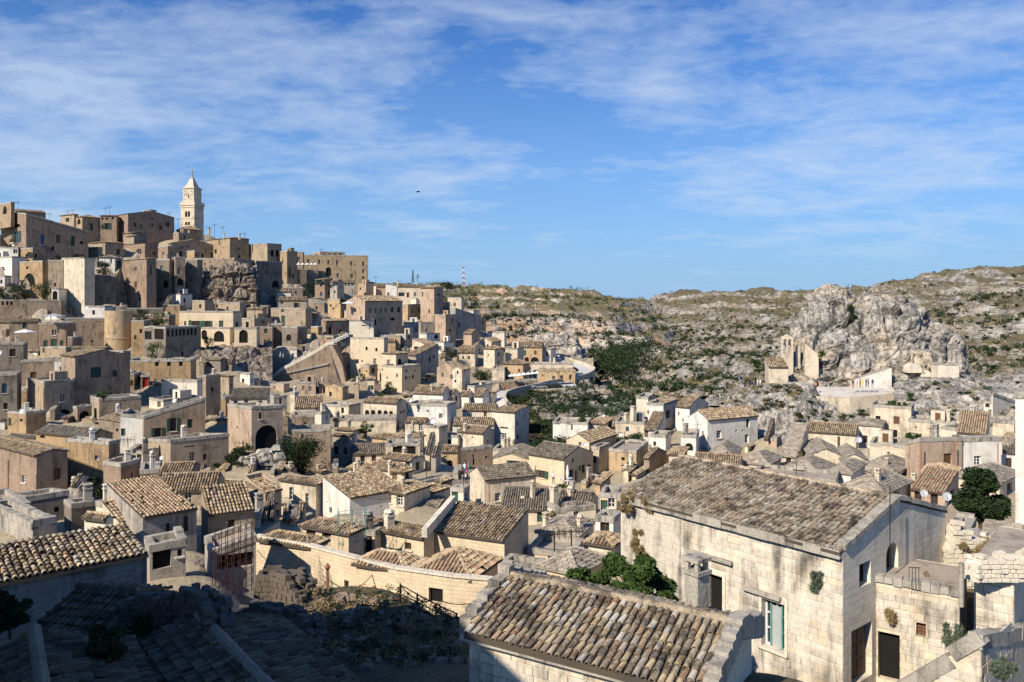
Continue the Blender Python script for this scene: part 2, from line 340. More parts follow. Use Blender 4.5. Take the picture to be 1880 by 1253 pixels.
def single_tile(pw, pe, mat, v=0):
    key = (round(pw, 3), round(pe, 3), mat.name, v)
    if key in _tm: return _tm[key]
    mb = MB(); r0 = pw*.42; r1 = pw*.34; Lt = pe*1.14; N = 6
    A = []; B = []; A2 = []; rr = random.Random(v)
    for i in range(N+1):
        a = math.pi-math.pi*i/N; w = 1+rr.uniform(-.04, .04)
        A.append((math.cos(a)*r0*w, rr.uniform(-.012, .012), math.sin(a)*r0*1.1*w+.045)); B.append((math.cos(a)*r1, Lt, math.sin(a)*r1*1.05))
        A2.append((math.cos(a)*(r0-.022), .0, math.sin(a)*(r0*.9-.022)+.05))
    for i in range(N):
        mb.face((A[i], A[i+1], B[i+1], B[i])); mb.face((A2[i], A2[i+1], A[i+1], A[i]))
    me = bpy.data.meshes.new('tile'); me.from_pydata(mb.v, [], [f[::-1] for f in mb.f]); me.materials.append(mat)
    me.polygons.foreach_set('use_smooth', [True]*len(mb.f)); me.update(); _tm[key] = me
    return me
def tiles_objects(R, A, B, Cc, Dd, mat, pitch=.2, expo=.30, miss=.012, jit=.04, limit=300, near=None, parent=None):
    """each tile an object of its own under the roof (the 300 nearest); the rest one joined part"""
    base, E, U, n, pw, pe = tile_arrays(A, B, Cc, Dd, pitch, expo, miss=miss, jit=jit)
    px = base[:, 0]/base[:, 1]*F+HX; py = HY-base[:, 2]/base[:, 1]*F
    vis = (px > -20) & (px < 1900) & (py < 1275); d = np.where(vis, base[:, 1], 1e6); order = np.argsort(d)
    sel = order[:limit]; sel = sel[vis[sel]]; rest = np.setdiff1d(np.arange(len(base)), sel)
    from mathutils import Matrix
    for j in sel:
        me = single_tile(pw, pe, mat, random.randrange(5)); o = bpy.data.objects.new('tile', me)
        x = Vector(E[j]); y = Vector(U[j]); z = Vector(n); b = Vector(base[j])-R.loc
        if x.cross(y).dot(z) < 0: x = -x
        sc = random.uniform(.94, 1.06)
        Mx = Matrix(((x.x*sc, y.x, z.x*sc, b.x), (x.y*sc, y.y, z.y*sc, b.y), (x.z*sc, y.z, z.z*sc, b.z), (0, 0, 0, 1)))
        link(o, parent or R.o); o.matrix_local = Mx
    if len(rest):
        k = len(rest); N = 5; arc = ARC; V = np.zeros((k, 10, 3)); bb = base[rest]; EE = E[rest]; UU = U[rest]
        for i, (cx, cy) in enumerate(arc):
            V[:, i] = bb+EE*(cx*pw*.42)+n*(cy*pw*.42+.05); V[:, 5+i] = bb+UU*pe*1.14+EE*(cx*pw*.34)+n*(cy*pw*.32)
        q = np.array([(i, i+1, 6+i, 5+i) for i in range(4)]+[(0, 1, 3, 4)]); Fq = (q[None]+(np.arange(k)*10)[:, None, None]).reshape(-1, 4)
        R.addmesh('roof_tiling', mesh_np('roof_tiling', V.reshape(-1, 3), Fq, mat, tint=np.repeat(RNG.random(k), 5)), parent, 'stuff')
def cobbles_mesh(name, A, B, Cc, Dd, mat, size=.5):
    """rows of rough stone slabs over a roof slope"""
    A, B, Cc, Dd = (np.array(q, dtype=float) for q in (A, B, Cc, Dd))
    e = (B-A); Le = np.linalg.norm(e); e /= Le; mid = ((Dd+Cc)/2-(A+B)/2); up = mid-e*(mid@e); Ls = np.linalg.norm(up); up /= Ls
    n = np.cross(e, up); n = n if n[2] > 0 else -n; aD = (Dd-A)@e; aC = (Cc-A)@e
    nr = max(2, int(Ls/(size*.62))); ncl = max(2, int(Le/size)); V = []; Q = []; T = []
    for r in range(nr):
        f = (r+.5)/nr
        for c_ in range(ncl+1):
            u = (c_+(r % 2)*.5)*Le/ncl+random.uniform(-.1, .1)*size
            if u < aD*f or u > Le+(aC-Le)*f or random.random() < .02: continue
            w = size*random.uniform(.38, .52); h = Ls/nr*random.uniform(.5, .66); t = random.uniform(.02, .07); k = len(V)
            c0 = A+e*u+up*(f*Ls)
            for sx, sy, zz in ((-1, -1, t+.04), (1, -1, t+.03), (.95, 1, t*.4), (-.95, 1, t*.4), (-1, -1, -.05), (1, -1, -.05)):
                V.append(c0+e*(sx*w+random.uniform(-.03, .03))+up*(sy*h+random.uniform(-.03, .03))+n*zz)
            Q += [(k, k+1, k+2, k+3), (k+4, k+5, k+1, k)]; t_ = random.random(); T += [t_, t_]
    return mesh_np(name, np.array(V), np.array(Q), mat, tint=T) if V else None
# ---------------------------------------------------------------- walls with openings
def wall_face(mb, O, e, n, L, z0, zA, zB, holes, dep=.28, mi=0):
    """a wall from O along e, outward normal n; holes are (u0, u1, v0, v1, arched)"""
    O = Vector((O[0], O[1], 0)); e = Vector((e[0], e[1], 0)); n = Vector((n[0], n[1], 0)); U = random.uniform(0, 40)
    def pt(u, v, d=0.): return O+e*u+Vector((0, 0, v))-n*d
    def fc(c): mb.face([pt(*k) for k in c], [(U+k[0], k[1]) for k in c], mi)
    zm = min(zA, zB); holes = [h for h in holes if h[3] <= zm-.05 and h[0] > .05 and h[1] < L-.05]
    us = sorted({0., L} | {round(h[0], 4) for h in holes} | {round(h[1], 4) for h in holes}); vs = sorted({z0, zm} | {round(h[2], 4) for h in holes if h[2] > z0} | {round(h[3], 4) for h in holes})
    for a, b in zip(us[:-1], us[1:]):
        run = None
        for c, d in zip(vs[:-1], vs[1:]):
            mu, mv = (a+b)/2, (c+d)/2
            inh = any(h[0] < mu < h[1] and h[2] < mv < h[3] for h in holes)
            if inh:
                if run: fc([(a, run[0]), (b, run[0]), (b, run[1]), (a, run[1])]); run = None
            else: run = (run[0], d) if run else (c, d)
        if run: fc([(a, run[0]), (b, run[0]), (b, run[1]), (a, run[1])])
    if abs(zA-zB) > .01:
        if zA > zB: fc([(0, zm), (L, zm), (0, zA)])
        else: fc([(0, zm), (L, zm), (L, zB)])
    for (a, b, c, d, arch) in holes:
        c = max(c, z0); w = b-a
        if arch:
            r = min(w/2, (d-c)*.8); vs_ = d-r; cx = (a+b)/2; N = 8
            arc = [(cx-math.cos(math.pi*i/N)*w/2, vs_+math.sin(math.pi*i/N)*r) for i in range(N+1)]
            h2 = N//2
            for i in range(h2): fc([(a, d), arc[i], arc[i+1]])
            for i in range(h2, N): fc([(b, d), arc[i], arc[i+1]])
            path = [(a, c)]+arc+[(b, c)]
        else: path = [(a, c), (a, d), (b, d), (b, c)]
        for (u0, v0), (u1, v1) in zip(path, path[1:]+path[:1]):
            mb.face([pt(u0, v0), pt(u1, v1), pt(u1, v1, dep), pt(u0, v0, dep)], [(U+u0, v0), (U+u1, v1), (U+u1+dep, v1), (U+u0+dep, v0)], mi)
    return holes
def parse(s):
    out = []
    for it in (s or '').split(';'):
        it = it.split()
        if not it: continue
        out.append((it[0], float(it[1]), float(it[2]), float(it[3]), float(it[4]), it[5] if len(it) > 5 else 'd'))
    return out
KMAT = {'A': 'dark', 'd': 'glass', 'a': 'dark', 'e': 'dark', 'w': 'glass', 'G': 'glass', 'b': 'blue', 'g': 'green', 'n': 'brownp', 'k': 'wpaint', 'o': 'wood', 'r': 'red'}
def opening(R, O, e, n, hole, kind, hpx, dep=.28):
    a, b, c, d, arch = hole; e = Vector((e[0], e[1], 0)); n = Vector((n[0], n[1], 0)); O = Vector((O[0], O[1], 0)); w = b-a; h = d-c
    up = Vector((0, 0, 1))
    def pt(u, v, dd): return O+e*u+up*v-n*dd
    dd = dep-.02
    if kind in 'de' and hpx < 7 or kind in 'aAe':
        mb = MB(); q = [pt(a, c, dd), pt(b, c, dd), pt(b, d, dd), pt(a, d, dd)]; mb.face(q)
        R.add(mb, 'doorway' if hpx > 15 and kind != 'a' else ('archway' if kind == 'a' and w > 1.6 else 'window'), M['dark'])
        return
    isdoor = kind in 'kor' or (kind == 'g' and h > 2.0 and h > 1.7*w)
    fm = M['wpaint'] if kind in 'wk' else (M['green'] if kind == 'g' else M['brownp'] if kind != 'b' else M['blue'])
    if isdoor:
        mb = MB(); mb.box(pt((a+b)/2, (c+d)/2, dd), e, n, up, w/2, .03, h/2); do = R.add(mb, 'door', M[KMAT[kind]])
        if hpx > 11:
            mb = MB()
            for sx in (-1, 1):
                for k in range(3): mb.box(pt((a+b)/2+sx*w*.23, c+h*(.2+.3*k), dd-.04), e, n, up, w*.17, .012, h*.11)
            R.add(mb, 'panel', M[KMAT[kind]], do, 'stuff')
        return
    if kind in 'gn':
        first = None
        for sx in (-1, 1):
            mb = MB(); cx = (a+b)/2+sx*w*.25; mb.box(pt(cx, (c+d)/2, dd-.05), e, n, up, w*.24, .02, h*.49)
            if hpx > 8:
                k = max(4, int(h/.14))
                for i in range(k): mb.box(pt(cx, c+h*(i+.5)/k, dd-.08), e, (n*.8+up*.6), (up*.8-n*.6), w*.20, .012, h/k*.33)
            R.add(mb, 'shutter', M[KMAT[kind]], kind=None)
        return
    t = min(.07, w*.08); mb = MB()
    for (u0, u1, v0, v1) in ((a, a+t, c, d), (b-t, b, c, d), (a+t, b-t, c, c+t), (a+t, b-t, d-t, d), ((a+b)/2-t*.5, (a+b)/2+t*.5, c+t, d-t)):
        mb.box(pt((u0+u1)/2, (v0+v1)/2, dd-.03), e, n, up, (u1-u0)/2, .03, (v1-v0)/2)
    if hpx > 10:
        for fz in (.36, .68): mb.box(pt((a+b)/2, c+h*fz, dd-.025), e, n, up, w/2-t, .02, t*.35)
    wo = R.add(mb, 'window', fm)
    mb = MB(); mb.face([pt(a, c, dd), pt(b, c, dd), pt(b, d, dd), pt(a, d, dd)]); R.add(mb, 'pane', M[KMAT[kind]], wo)
    if kind == 'G':
        for sx, u in ((-1, a), (1, b)):
            mb = MB(); sw = w*.46; cx = u+sx*sw*.55; mb.box(pt(cx, (c+d)/2, -.05), e, n, up, sw/2, .025, h/2)
            k = max(4, int(h/.16))
            for i in range(k): mb.box(pt(cx, c+h*(i+.5)/k, -.08), e, n, up, sw*.40, .012, h/k*.28)
            R.add(mb, 'shutter', M['green'])
    if hpx > 9:
        mb = MB(); mb.box(pt((a+b)/2, c-.06, -.05), e, n, up, w/2+.14, .09, .055); R.add(mb, 'sill', M['pale'])
def chimney(R, p, h, w=.45, mat=None, cap=0):
    mb = MB(); X, Y_, Z = Vector((.8, .6, 0)), Vector((-.6, .8, 0)), Vector((0, 0, 1)); p = Vector(p)
    mb.box(p+Z*(h/2-.3), X, Y_, Z, w/2, w/2, h/2+.3)
    mb.box(p+Z*(h+.04), X, Y_, Z, w/2+.06, w/2+.06, .05)
    for sx in (-1, 1):
        for sy in (-1, 1): mb.box(p+Z*(h+.2)+X*sx*w*.36+Y_*sy*w*.36, X, Y_, Z, w*.12, w*.12, .13)
    if cap == 1: mb.lathe(p+Z*(h+.33), [(w*.72, 0), (w*.62, .10), (w*.5, .2), (.02, .22)], 6)
    else: mb.box(p+Z*(h+.37), X, Y_, Z, w/2+.05, w/2+.05, .05)
    return R.add(mb, 'chimney', mat or M['cream'])
HOUSES = []; LABELS = set()
def H(label, mat, xl, xc, xr, yt, yb, th=35, roof='flat', wins='', Y=None, tops=None, rs=.32, dR=None, dL=None, tm=None, name='house', cat='house', group=None, chim=None, cover='tile', ext=5., cope=True, dep=None, step=False, objs=False, pitch=None, gz=True, dmax=None):
    """a house from the pixels of its near corner (xc), of the far ends of its left and right faces (xl, xr), wall top and base"""
    Y = Y or D(xc, yb); th0 = th; slope_ = math.degrees(math.atan((xc-HX)/F)); narrow = xr is None or xr-xc < 7
    if xr is not None and not (dR or th > 50):
        if xc < HX and narrow: th = max(slope_+1.5, -11 if mat not in ('brown', 'grey') else -24) if slope_ < -6 else min(th, 4); xr = None; dR = min(8., max(4.5, Y*.035))
        elif xc >= HX and narrow: th = max(th, slope_+4); xr = None; dR = min(9., max(5., Y*.05))
        elif xc >= HX:
            rr = (xr-HX)/F
            for _ in range(14):
                t = math.radians(th); c_ = P(xc, yb, Y); den = math.sin(t)-rr*math.cos(t); wr = (rr*c_.y-c_.x)/den if den > 1e-4 else 999
                if wr <= max(8., Y*.085): break
                th += 4
    t = math.radians(th); Cn = P(xc, yb, Y); eL = Vector((-math.cos(t), math.sin(t), 0)); eR = Vector((math.sin(t), math.cos(t), 0))
    nL = Vector((-math.sin(t), -math.cos(t), 0)); nR = Vector((math.cos(t), -math.sin(t), 0))
    def ulen(e, px):
        rx = (px-HX)/F; den = e.x-rx*e.y
        return (rx*Cn.y-Cn.x)/den if abs(den) > 1e-5 else None
    WL = ulen(eL, xl) if xl is not None and xl < xc else dL or 6.
    WR = ulen(eR, xr) if xr is not None and xr > xc+.5 else None
    lim = max(6., Y*.13)
    if WL is None or WL <= 0 or WL > 70: WL = lim
    if WR is None or WR <= 0: WR = dR or max(5., min(9., WL*.8))
    if WR > 30 and th < 50 and not dR: WR = 30.
    if dR: WR = dR
    if dL: WL = dL
    z0 = Cn.z-ext; zt = P(xc, yt, Y).z
    def topat(e, W_, py):
        p = Cn+e*W_; return (HY-py)/F*p.y
    zl = zr = zt
    if tops:
        if tops[0] is not None: zl = topat(eL, WL, tops[0])
        if tops[1] is not None: zr = topat(eR, WR, tops[1])
    zb = zl+zr-zt
    if dmax: WR = min(WR, dmax)
    if gz:
        for k_ in (0, .5, 1):
            q_ = Cn+eL*WL*k_+nL*.8; GP.append((q_.x, q_.y, Cn.z-.3))
            if k_ > 0 and WR < 16: q_ = Cn+eR*WR*k_*.6+nR*.8; GP.append((q_.x, q_.y, Cn.z-.2))
    mid = Cn+eL*WL/2+eR*WR/2
    R = Root(name, label, cat, (mid.x, mid.y, Cn.z), group); R.C = Cn; R.eL = eL; R.eR = eR; R.nL = nL; R.nR = nR; R.WL = WL; R.WR = WR; R.zt = zt; R.z0 = z0; R.Y = Y
    def L2(a, b, z): return Vector((Cn.x, Cn.y, 0))+eL*a+eR*b+Vector((0, 0, z))
    R.L2 = L2
    if not wins and name == 'house' and Y > 55:
        ww = 1.0*F/Y*.9; hh_ = (yb-yt)
        n_w = 0 if xc-(xl if xl is not None else xc) < 12 or hh_ < 9 else min(3, int((xc-xl)/22)+random.randint(0, 1))
        for j in range(n_w):
            wx = xl+(xc-xl)*((j+.5+random.uniform(-.2, .2))/n_w); wy = yt+hh_*random.uniform(.3, .55); wins += 'L %.1f %.1f %.1f %.1f %s;' % (wx, wy, ww*.75, ww*1.3, random.choice('dwngwdo'))
        if xr is not None and xr-xc > 10 and random.random() < .7: wins += 'R %.1f %.1f %.1f %.1f %s;' % ((xc+xr)/2, yt+hh_*random.uniform(.3, .5), ww*.6, ww*1.3, random.choice('dwn'))
    hl = []; hr = []
    for (sd_, x, y, w, h, k) in parse(wins):
        e, n_, WW = (eL, nL, WL) if sd_ == 'L' else (eR, nR, WR)
        u = ulen(e, x)
        if u is None: continue
        Yp = Cn.y+e.y*u; u0 = ulen(e, x-w/2); u1 = ulen(e, x+w/2); u0, u1 = min(u0, u1), max(u0, u1); z1 = (HY-(y-h/2))/F*Yp; z2 = (HY-(y+h/2))/F*Yp
        arch = k in 'ab' or k == 'A'
        (hl if sd_ == 'L' else hr).append(((u0, u1, z2, z1, arch), k, h))
    dep = dep or min(.5, max(.28, Y*.0014))
    mb = MB(); mat_ = M[mat+'_d'] if (xc < 430 and Y > 60 or xc < 600 and Y > 215) and mat+'_d' in M and 'buttress tower' not in label else M[mat]  # left-hill houses take the darker stones that carry shade in their colour
    # wall faces; L face runs from corner (a=0) to a=WL
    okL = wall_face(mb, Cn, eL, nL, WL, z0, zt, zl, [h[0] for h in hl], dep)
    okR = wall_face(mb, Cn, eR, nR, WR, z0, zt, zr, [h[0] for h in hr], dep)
    for (a0, b0, a1, b1, za, zb_) in ((WL, 0, WL, WR, zl, zb), (WL, WR, 0, WR, zb, zr)):
        q = [L2(a0, b0, z0), L2(a1, b1, z0), L2(a1, b1, zb_), L2(a0, b0, za)]; d = (q[1]-q[0]).length
        mb.face(q, [(0, z0), (d, z0), (d, zb_), (0, za)])
    tm_ = M[tm] if tm else (M['cobble'] if cover == 'cobble' else M['tile'])
    slopes = []; ov = .25; k_ = roof
    if k_ in ('gL', 'gR'):
        W_ = WR if k_ == 'gL' else WL; rise = rs*W_/2; zr_ = zt+rise
        if k_ == 'gL':
            mb.face([L2(0, 0, zt), L2(0, WR, zt), L2(0, WR/2, zr_)], [(0, zt), (WR, zt), (WR/2, zr_)]); mb.face([L2(WL, 0, zt), L2(WL, WR, zt), L2(WL, WR/2, zr_)])
            slopes = [(L2(WL+.0, -ov, zt-ov*rs), L2(-.0, -ov, zt-ov*rs), L2(0, WR/2, zr_), L2(WL, WR/2, zr_)), (L2(0, WR+ov, zt-ov*rs), L2(WL, WR+ov, zt-ov*rs), L2(WL, WR/2, zr_), L2(0, WR/2, zr_))]
        else:
            mb.face([L2(0, 0, zt), L2(WL, 0, zt), L2(WL/2, 0, zr_)], [(0, zt), (WL, zt), (WL/2, zr_)]); mb.face([L2(0, WR, zt), L2(WL, WR, zt), L2(WL/2, WR, zr_)])
            slopes = [(L2(-ov, 0, zt-ov*rs), L2(-ov, WR, zt-ov*rs), L2(WL/2, WR, zr_), L2(WL/2, 0, zr_)), (L2(WL+ov, WR, zt-ov*rs), L2(WL+ov, 0, zt-ov*rs), L2(WL/2, 0, zr_), L2(WL/2, WR, zr_))]
    elif k_ in ('mL', 'mR'):   # one slope, rising away from the named face
        if k_ == 'mL':
            zr_ = zt+rs*WR
            for a in (0, WL): mb.face([L2(a, 0, zt), L2(a, WR, zt), L2(a, WR, zr_)], [(0, zt), (WR, zt), (WR, zr_)])
            mb.face([L2(0, WR, zt), L2(WL, WR, zt), L2(WL, WR, zr_), L2(0, WR, zr_)]); slopes = [(L2(WL, -ov, zt-ov*rs), L2(0, -ov, zt-ov*rs), L2(0, WR, zr_), L2(WL, WR, zr_))]
        else:
            zr_ = zt+rs*WL
            for b in (0, WR): mb.face([L2(0, b, zt), L2(WL, b, zt), L2(WL, b, zr_)], [(0, zt), (WL, zt), (WL, zr_)])
            mb.face([L2(WL, 0, zt), L2(WL, WR, zt), L2(WL, WR, zr_), L2(WL, 0, zr_)]); slopes = [(L2(-ov, 0, zt-ov*rs), L2(-ov, WR, zt-ov*rs), L2(WL, WR, zr_), L2(WL, 0, zr_))]
    elif k_ == 'hip':
        m_ = min(WL, WR)/2; rise = rs*m_; zr_ = zt+rise; zz = zt-ov*rs
        if WL >= WR: r1, r2 = L2(m_, WR/2, zr_), L2(WL-m_, WR/2, zr_)
        else: r1, r2 = L2(WL/2, m_, zr_), L2(WL/2, WR-m_, zr_)
        c00, c10, c11, c01 = L2(-ov, -ov, zz), L2(WL+ov, -ov, zz), L2(WL+ov, WR+ov, zz), L2(-ov, WR+ov, zz)
        if WL >= WR: slopes = [(c10, c00, r1, r2), (c00, c01, r1, r1), (c01, c11, r2, r1), (c11, c10, r2, r2)]
        else: slopes = [(c10, c00, r1, r1), (c00, c01, r2, r1), (c01, c11, r2, r2), (c11, c10, r1, r2)]
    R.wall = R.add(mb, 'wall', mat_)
    for h, k, hp in hl:
        if h in okL: opening(R, Cn, eL, nL, h, k, hp, dep)
    for h, k, hp in hr:
        if h in okR: opening(R, Cn, eR, nR, h, k, hp, dep)
    if slopes:
        base = MB()
        for s_ in slopes:
            pts = [s_[0], s_[1], s_[2]]+([s_[3]] if (s_[3]-s_[2]).length > .01 else [])
            nn = (s_[1]-s_[0]).cross(s_[2]-s_[1]).normalized(); nn = nn if nn.z > 0 else -nn
            base.face(pts); base.face([p-Vector((0, 0, .12)) for p in pts[::-1]])
            for i in range(len(pts)):
                j = (i+1) % len(pts); base.face([pts[i], pts[j], pts[j]-Vector((0, 0, .12)), pts[i]-Vector((0, 0, .12))])
        ro = R.add(base, 'roof', M['mortar'] if cover == 'tile' else M['cobblebase']); R.roof = ro
        for s_ in slopes:
            nn = (s_[1]-s_[0]).cross(s_[2]-s_[1]).normalized(); nn = nn if nn.z > 0 else -nn
            ctr = (s_[0]+s_[1]+s_[2]+s_[3])/4
            if not to_cam(ctr, nn): continue
            if objs: tiles_objects(R, *s_, tm_, pitch=pitch or .2, expo=.32, parent=ro); continue
            if cover == 'cobble': me = cobbles_mesh('stone_slabs', *s_, tm_, size=.42 if Y < 120 else .7)
            else:
                pt_ = pitch or (.27 if Y < 90 else .29 if Y < 150 else .42 if Y < 230 else .6)
                me = tiles_mesh('roof_tiling', *s_, tm_, pitch=pt_, expo=pt_*1.55, fine=Y < 100, miss=.012, jit=.03)
            if me: R.addmesh(me.name.split('.')[0], me, ro, 'stuff')
        # ridge tiles
        mb = MB()
        if k_ in ('gL', 'gR', 'hip'):
            a, b = (slopes[0][3], slopes[0][2])
            if (a-b).length > .3:
                k = max(2, int((a-b).length/.42))
                for i in range(k):
                    p, q = a.lerp(b, i/k), a.lerp(b, (i+.96)/k); mb.bar(p+Vector((0, 0, .05)), q+Vector((0, 0, .03)), .13, sides=6, r2=.10)
            if k_ == 'hip':
                for s_ in (slopes[0], slopes[2]):
                    for e0, e1 in ((s_[1], s_[2]), (s_[0], s_[3])):
                        k = max(2, int((e0-e1).length/.42))
                        for i in range(k): mb.bar(e0.lerp(e1, i/k)+Vector((0, 0, .06)), e0.lerp(e1, (i+.96)/k)+Vector((0, 0, .04)), .12, sides=6, r2=.09)
        if mb.v: R.add(mb, 'ridge', tm_, ro, 'stuff')
    else:
        # flat roof: deck below a coping of rough stones
        mb = MB(); dz = .35 if cope else .02
        mb.face([L2(0, 0, zt-dz), L2(0, WR, zr-dz), L2(WL, WR, zb-dz), L2(WL, 0, zl-dz)], [(0, 0), (WR, 0), (WR, WL), (0, WL)]); R.add(mb, 'roof', M['deck'])
        if cope:
            mb = MB(); up = Vector((0, 0, 1)); cw = .20
            for (p, q, n_) in ((L2(0, 0, zt), L2(WL, 0, zl), nL), (L2(0, 0, zt), L2(0, WR, zr), nR), (L2(WL, 0, zl), L2(WL, WR, zb), -nR), (L2(0, WR, zr), L2(WL, WR, zb), -nL)):
                d = (q-p); l = d.length; d.normalize(); k = max(1, int(l/random.uniform(.8, 1.3))) if Y < 160 else max(1, int(l/2.5)); n3 = Vector((n_.x, n_.y, 0))
                for i in range(k):
                    s0, s1 = l*i/k, l*(i+1)/k-.02; hh = random.uniform(.17, .24)
                    if Y < 200 and random.random() < .12: hh += random.uniform(.05, .2)
                    c = p+d*((s0+s1)/2)-n3*(cw-.05)+up*(hh-.22-.14)
                    mb.box(c+up*.0, d, n3, d.cross(n3), (s1-s0)/2, cw+random.uniform(0, .02), .22)
            R.add(mb, 'coping', M['cope'], kind='stuff')
    R.slopes = slopes
    if roof == 'flat' and name == 'house' and WL > 4 and WR > 4 and Y > 60 and random.random() < .4:
        a_, b_ = random.uniform(.25, .7)*WL, WR*.62; sz = random.uniform(.9, 1.5); mb = MB(); hz = random.uniform(.7, 1.15); mb.box(L2(a_, b_, zt-.35+hz), eL, eR, (0, 0, 1), sz, sz*.8, hz); ro_ = R.add(mb, 'stair_turret', mat_)
        mb = MB(); mb.box(L2(a_, b_-sz*.8-.02, zt-.35+hz*.85), eL, eR, (0, 0, 1), .38, .03, hz*.8); R.add(mb, 'door', M[random.choice(['brownp', 'green', 'dark'])], ro_)
    if roof == 'flat' and name == 'house' and 60 < Y < 230 and random.random() < .35:
        mb = MB(); p_ = L2(WL*random.random(), WR*random.uniform(.3, .7), zt); mb.bar(p_-Vector((0, 0, .4)), p_+Vector((0, 0, random.uniform(1.2, 2.4))), .035); mb.bar(p_+Vector((-.5, 0, 1.1)), p_+Vector((.5, 0, 1.1)), .025); R.add(mb, 'pole', M['iron'])
    HOUSES.append(dict(R=R, label=label, mat=mat, roof=roof, xc=(xl if xl is not None and xl < xc else xc)*.5+.5*(xr if xr and xr > xc else xc), yt=yt, yb=yb, Y=Y, cover=cover, nw=len(hl)+len(hr), w=(xr or xc)-(xl or xc)))
    for c in (chim or []):   # (px, py_top, py_base)
        px, y1, y2 = c[:3]; Yc = Y+c[3] if len(c) > 3 else Y+min(WR, 4)*.5; p = P(px, y2, Yc); hh = (y2-y1)/F*Yc; chimney(R, p, hh, w=min(.8, max(.4, hh*.35)), mat=M['cream'], cap=random.randrange(2))
    return R
# ================================================================ rock and hill materials
def rockmat(name, light, mid, warm, grass, gamt=.5, scale=1., darkamt=.7, bumpd=.4, strata=True):
    m, nt, b = new_mat(name); L = nt.links.new; geo = nd(nt, 'ShaderNodeNewGeometry'); pos = geo.outputs['Position']
    n1 = tnoise(nt, pos, .035*scale, 6, .62, .6); n2 = tnoise(nt, pos, .16*scale, 6, .68, .5); n3 = tnoise(nt, pos, .9*scale, 5, .7); st = tnoise(nt, pos, .10*scale, 5, .65, .4, (.6, .6, 5.))
    col = mixc(nt, ramp(nt, n2, [(.35, 0.), (.62, 1.)]), mid, light)
    col = mixc(nt, mth(nt, 'MULTIPLY', ramp(nt, tnoise(nt, pos, .05*scale, 4, .6), [(.50, 0.), (.62, 1.)]), .75), col, warm)
    if strata: col = mixc(nt, .55, col, ramp(nt, st, [(.38, (.20, .18, .16)), (.48, (1., 1., 1.)), (.58, (1.2, 1.15, 1.1)), (.66, (.35, .32, .28))]), 'MULTIPLY')
    col = mixc(nt, mth(nt, 'MULTIPLY', ramp(nt, mth(nt, 'ADD', mth(nt, 'MULTIPLY', n3, .6), mth(nt, 'MULTIPLY', n2, .4)), [(.42, 1.), (.52, 0.)]), darkamt), col, tuple(x*.26 for x in mid))
    if not strata: col = mixc(nt, mth(nt, 'MULTIPLY', ramp(nt, tnoise(nt, pos, .45*scale, 5, .7, .4, (1.5, 1.5, .3)), [(.48, 0.), (.60, 1.)]), .75), col, tuple(x*.38 for x in mid))
    # grass and soil lie where the ground is flat enough
    sn = nd(nt, 'ShaderNodeSeparateXYZ'); L(geo.outputs['Normal'], sn.inputs[0])
    fl = mth(nt, 'ADD', mth(nt, 'MULTIPLY', sn.outputs[2], 1.0), mth(nt, 'MULTIPLY', mth(nt, 'SUBTRACT', n2, .5), .8))
    gf = mth(nt, 'MULTIPLY', ramp(nt, fl, [(.90-gamt*.7, 0.), (1.02-gamt*.7, 1.)]), .95)
    gc = mixc(nt, ramp(nt, n1, [(.38, 0.), (.62, 1.)]), grass[0], grass[1]); gc = mixc(nt, ramp(nt, n3, [(.35, 0.), (.65, 1.)]), gc, tuple(x*1.7 for x in grass[1]))
    col = mixc(nt, gf, col, gc); L(col, b.inputs['Base Color'])
    bump(nt, b, mth(nt, 'ADD', mth(nt, 'MULTIPLY', n3, .4), mth(nt, 'MULTIPLY', tnoise(nt, pos, .35*scale, 6, .7), .9)), bumpd, 1.)
    return m
GR = ((.070, .068, .028), (.125, .105, .046))
M['canyon'] = rockmat('canyon_limestone', (.52, .48, .42), (.34, .30, .25), (.55, .34, .19), GR, .15, .8, .7, .9)
M['hill'] = rockmat('right_hill_limestone', (.38, .355, .31), (.22, .20, .17), (.30, .23, .16), ((.060, .052, .024), (.105, .085, .04)), .15, .9, .75, .8)
M['rock'] = rockmat('grey_limestone', (.49, .45, .385), (.25, .23, .20), (.54, .43, .29), ((.14, .12, .07), (.2, .17, .1)), -.6, 1.6, .80, .35, False)
M['boulder'] = rockmat('boulder_limestone', (.34, .32, .28), (.22, .20, .17), (.34, .27, .18), ((.14, .12, .07), (.2, .17, .1)), -.6, 2., .7, .2, False)
M['rockw'] = rockmat('warm_cliff_rock', (.34, .29, .23), (.19, .155, .12), (.34, .23, .14), ((.14, .12, .07), (.2, .17, .1)), -.6, 2., .85, .3, False)
M['ground'] = rockmat('stony_ground', (.44, .38, .30), (.33, .28, .21), (.42, .33, .23), ((.20, .16, .10), (.29, .24, .16)), .15, 6, .35, .06, False)
M['slope'] = rockmat('ravine_slope', (.34, .29, .23), (.19, .155, .115), (.30, .21, .14), ((.035, .038, .014), (.062, .052, .024)), .30, 3, .6, .2, False)
M['yard'] = rockmat('weedy_yard', (.26, .23, .18), (.15, .13, .10), (.2, .15, .1), ((.055, .05, .025), (.10, .08, .04)), .35, 9, .5, .08, False)
M['paving'] = stone('pale_paving', (.62, .58, .52), (.54, .50, .44), .35, (.9, .6), .5, .02)
M['asphalt'] = plain('road_surface', (.50, .48, .45), .9, var=.12, scale=.6)
M['hazy_plain'] = plain('far_plain', (.16, .24, .36), .9, var=.1, scale=.001)  # distance haze is put into the plain's blue colour
def interp(curve, px):
    xs = [c[0] for c in curve]
    return [float(np.interp(px, xs, [c[k] for c in curve])) for k in range(1, len(curve[0]))]
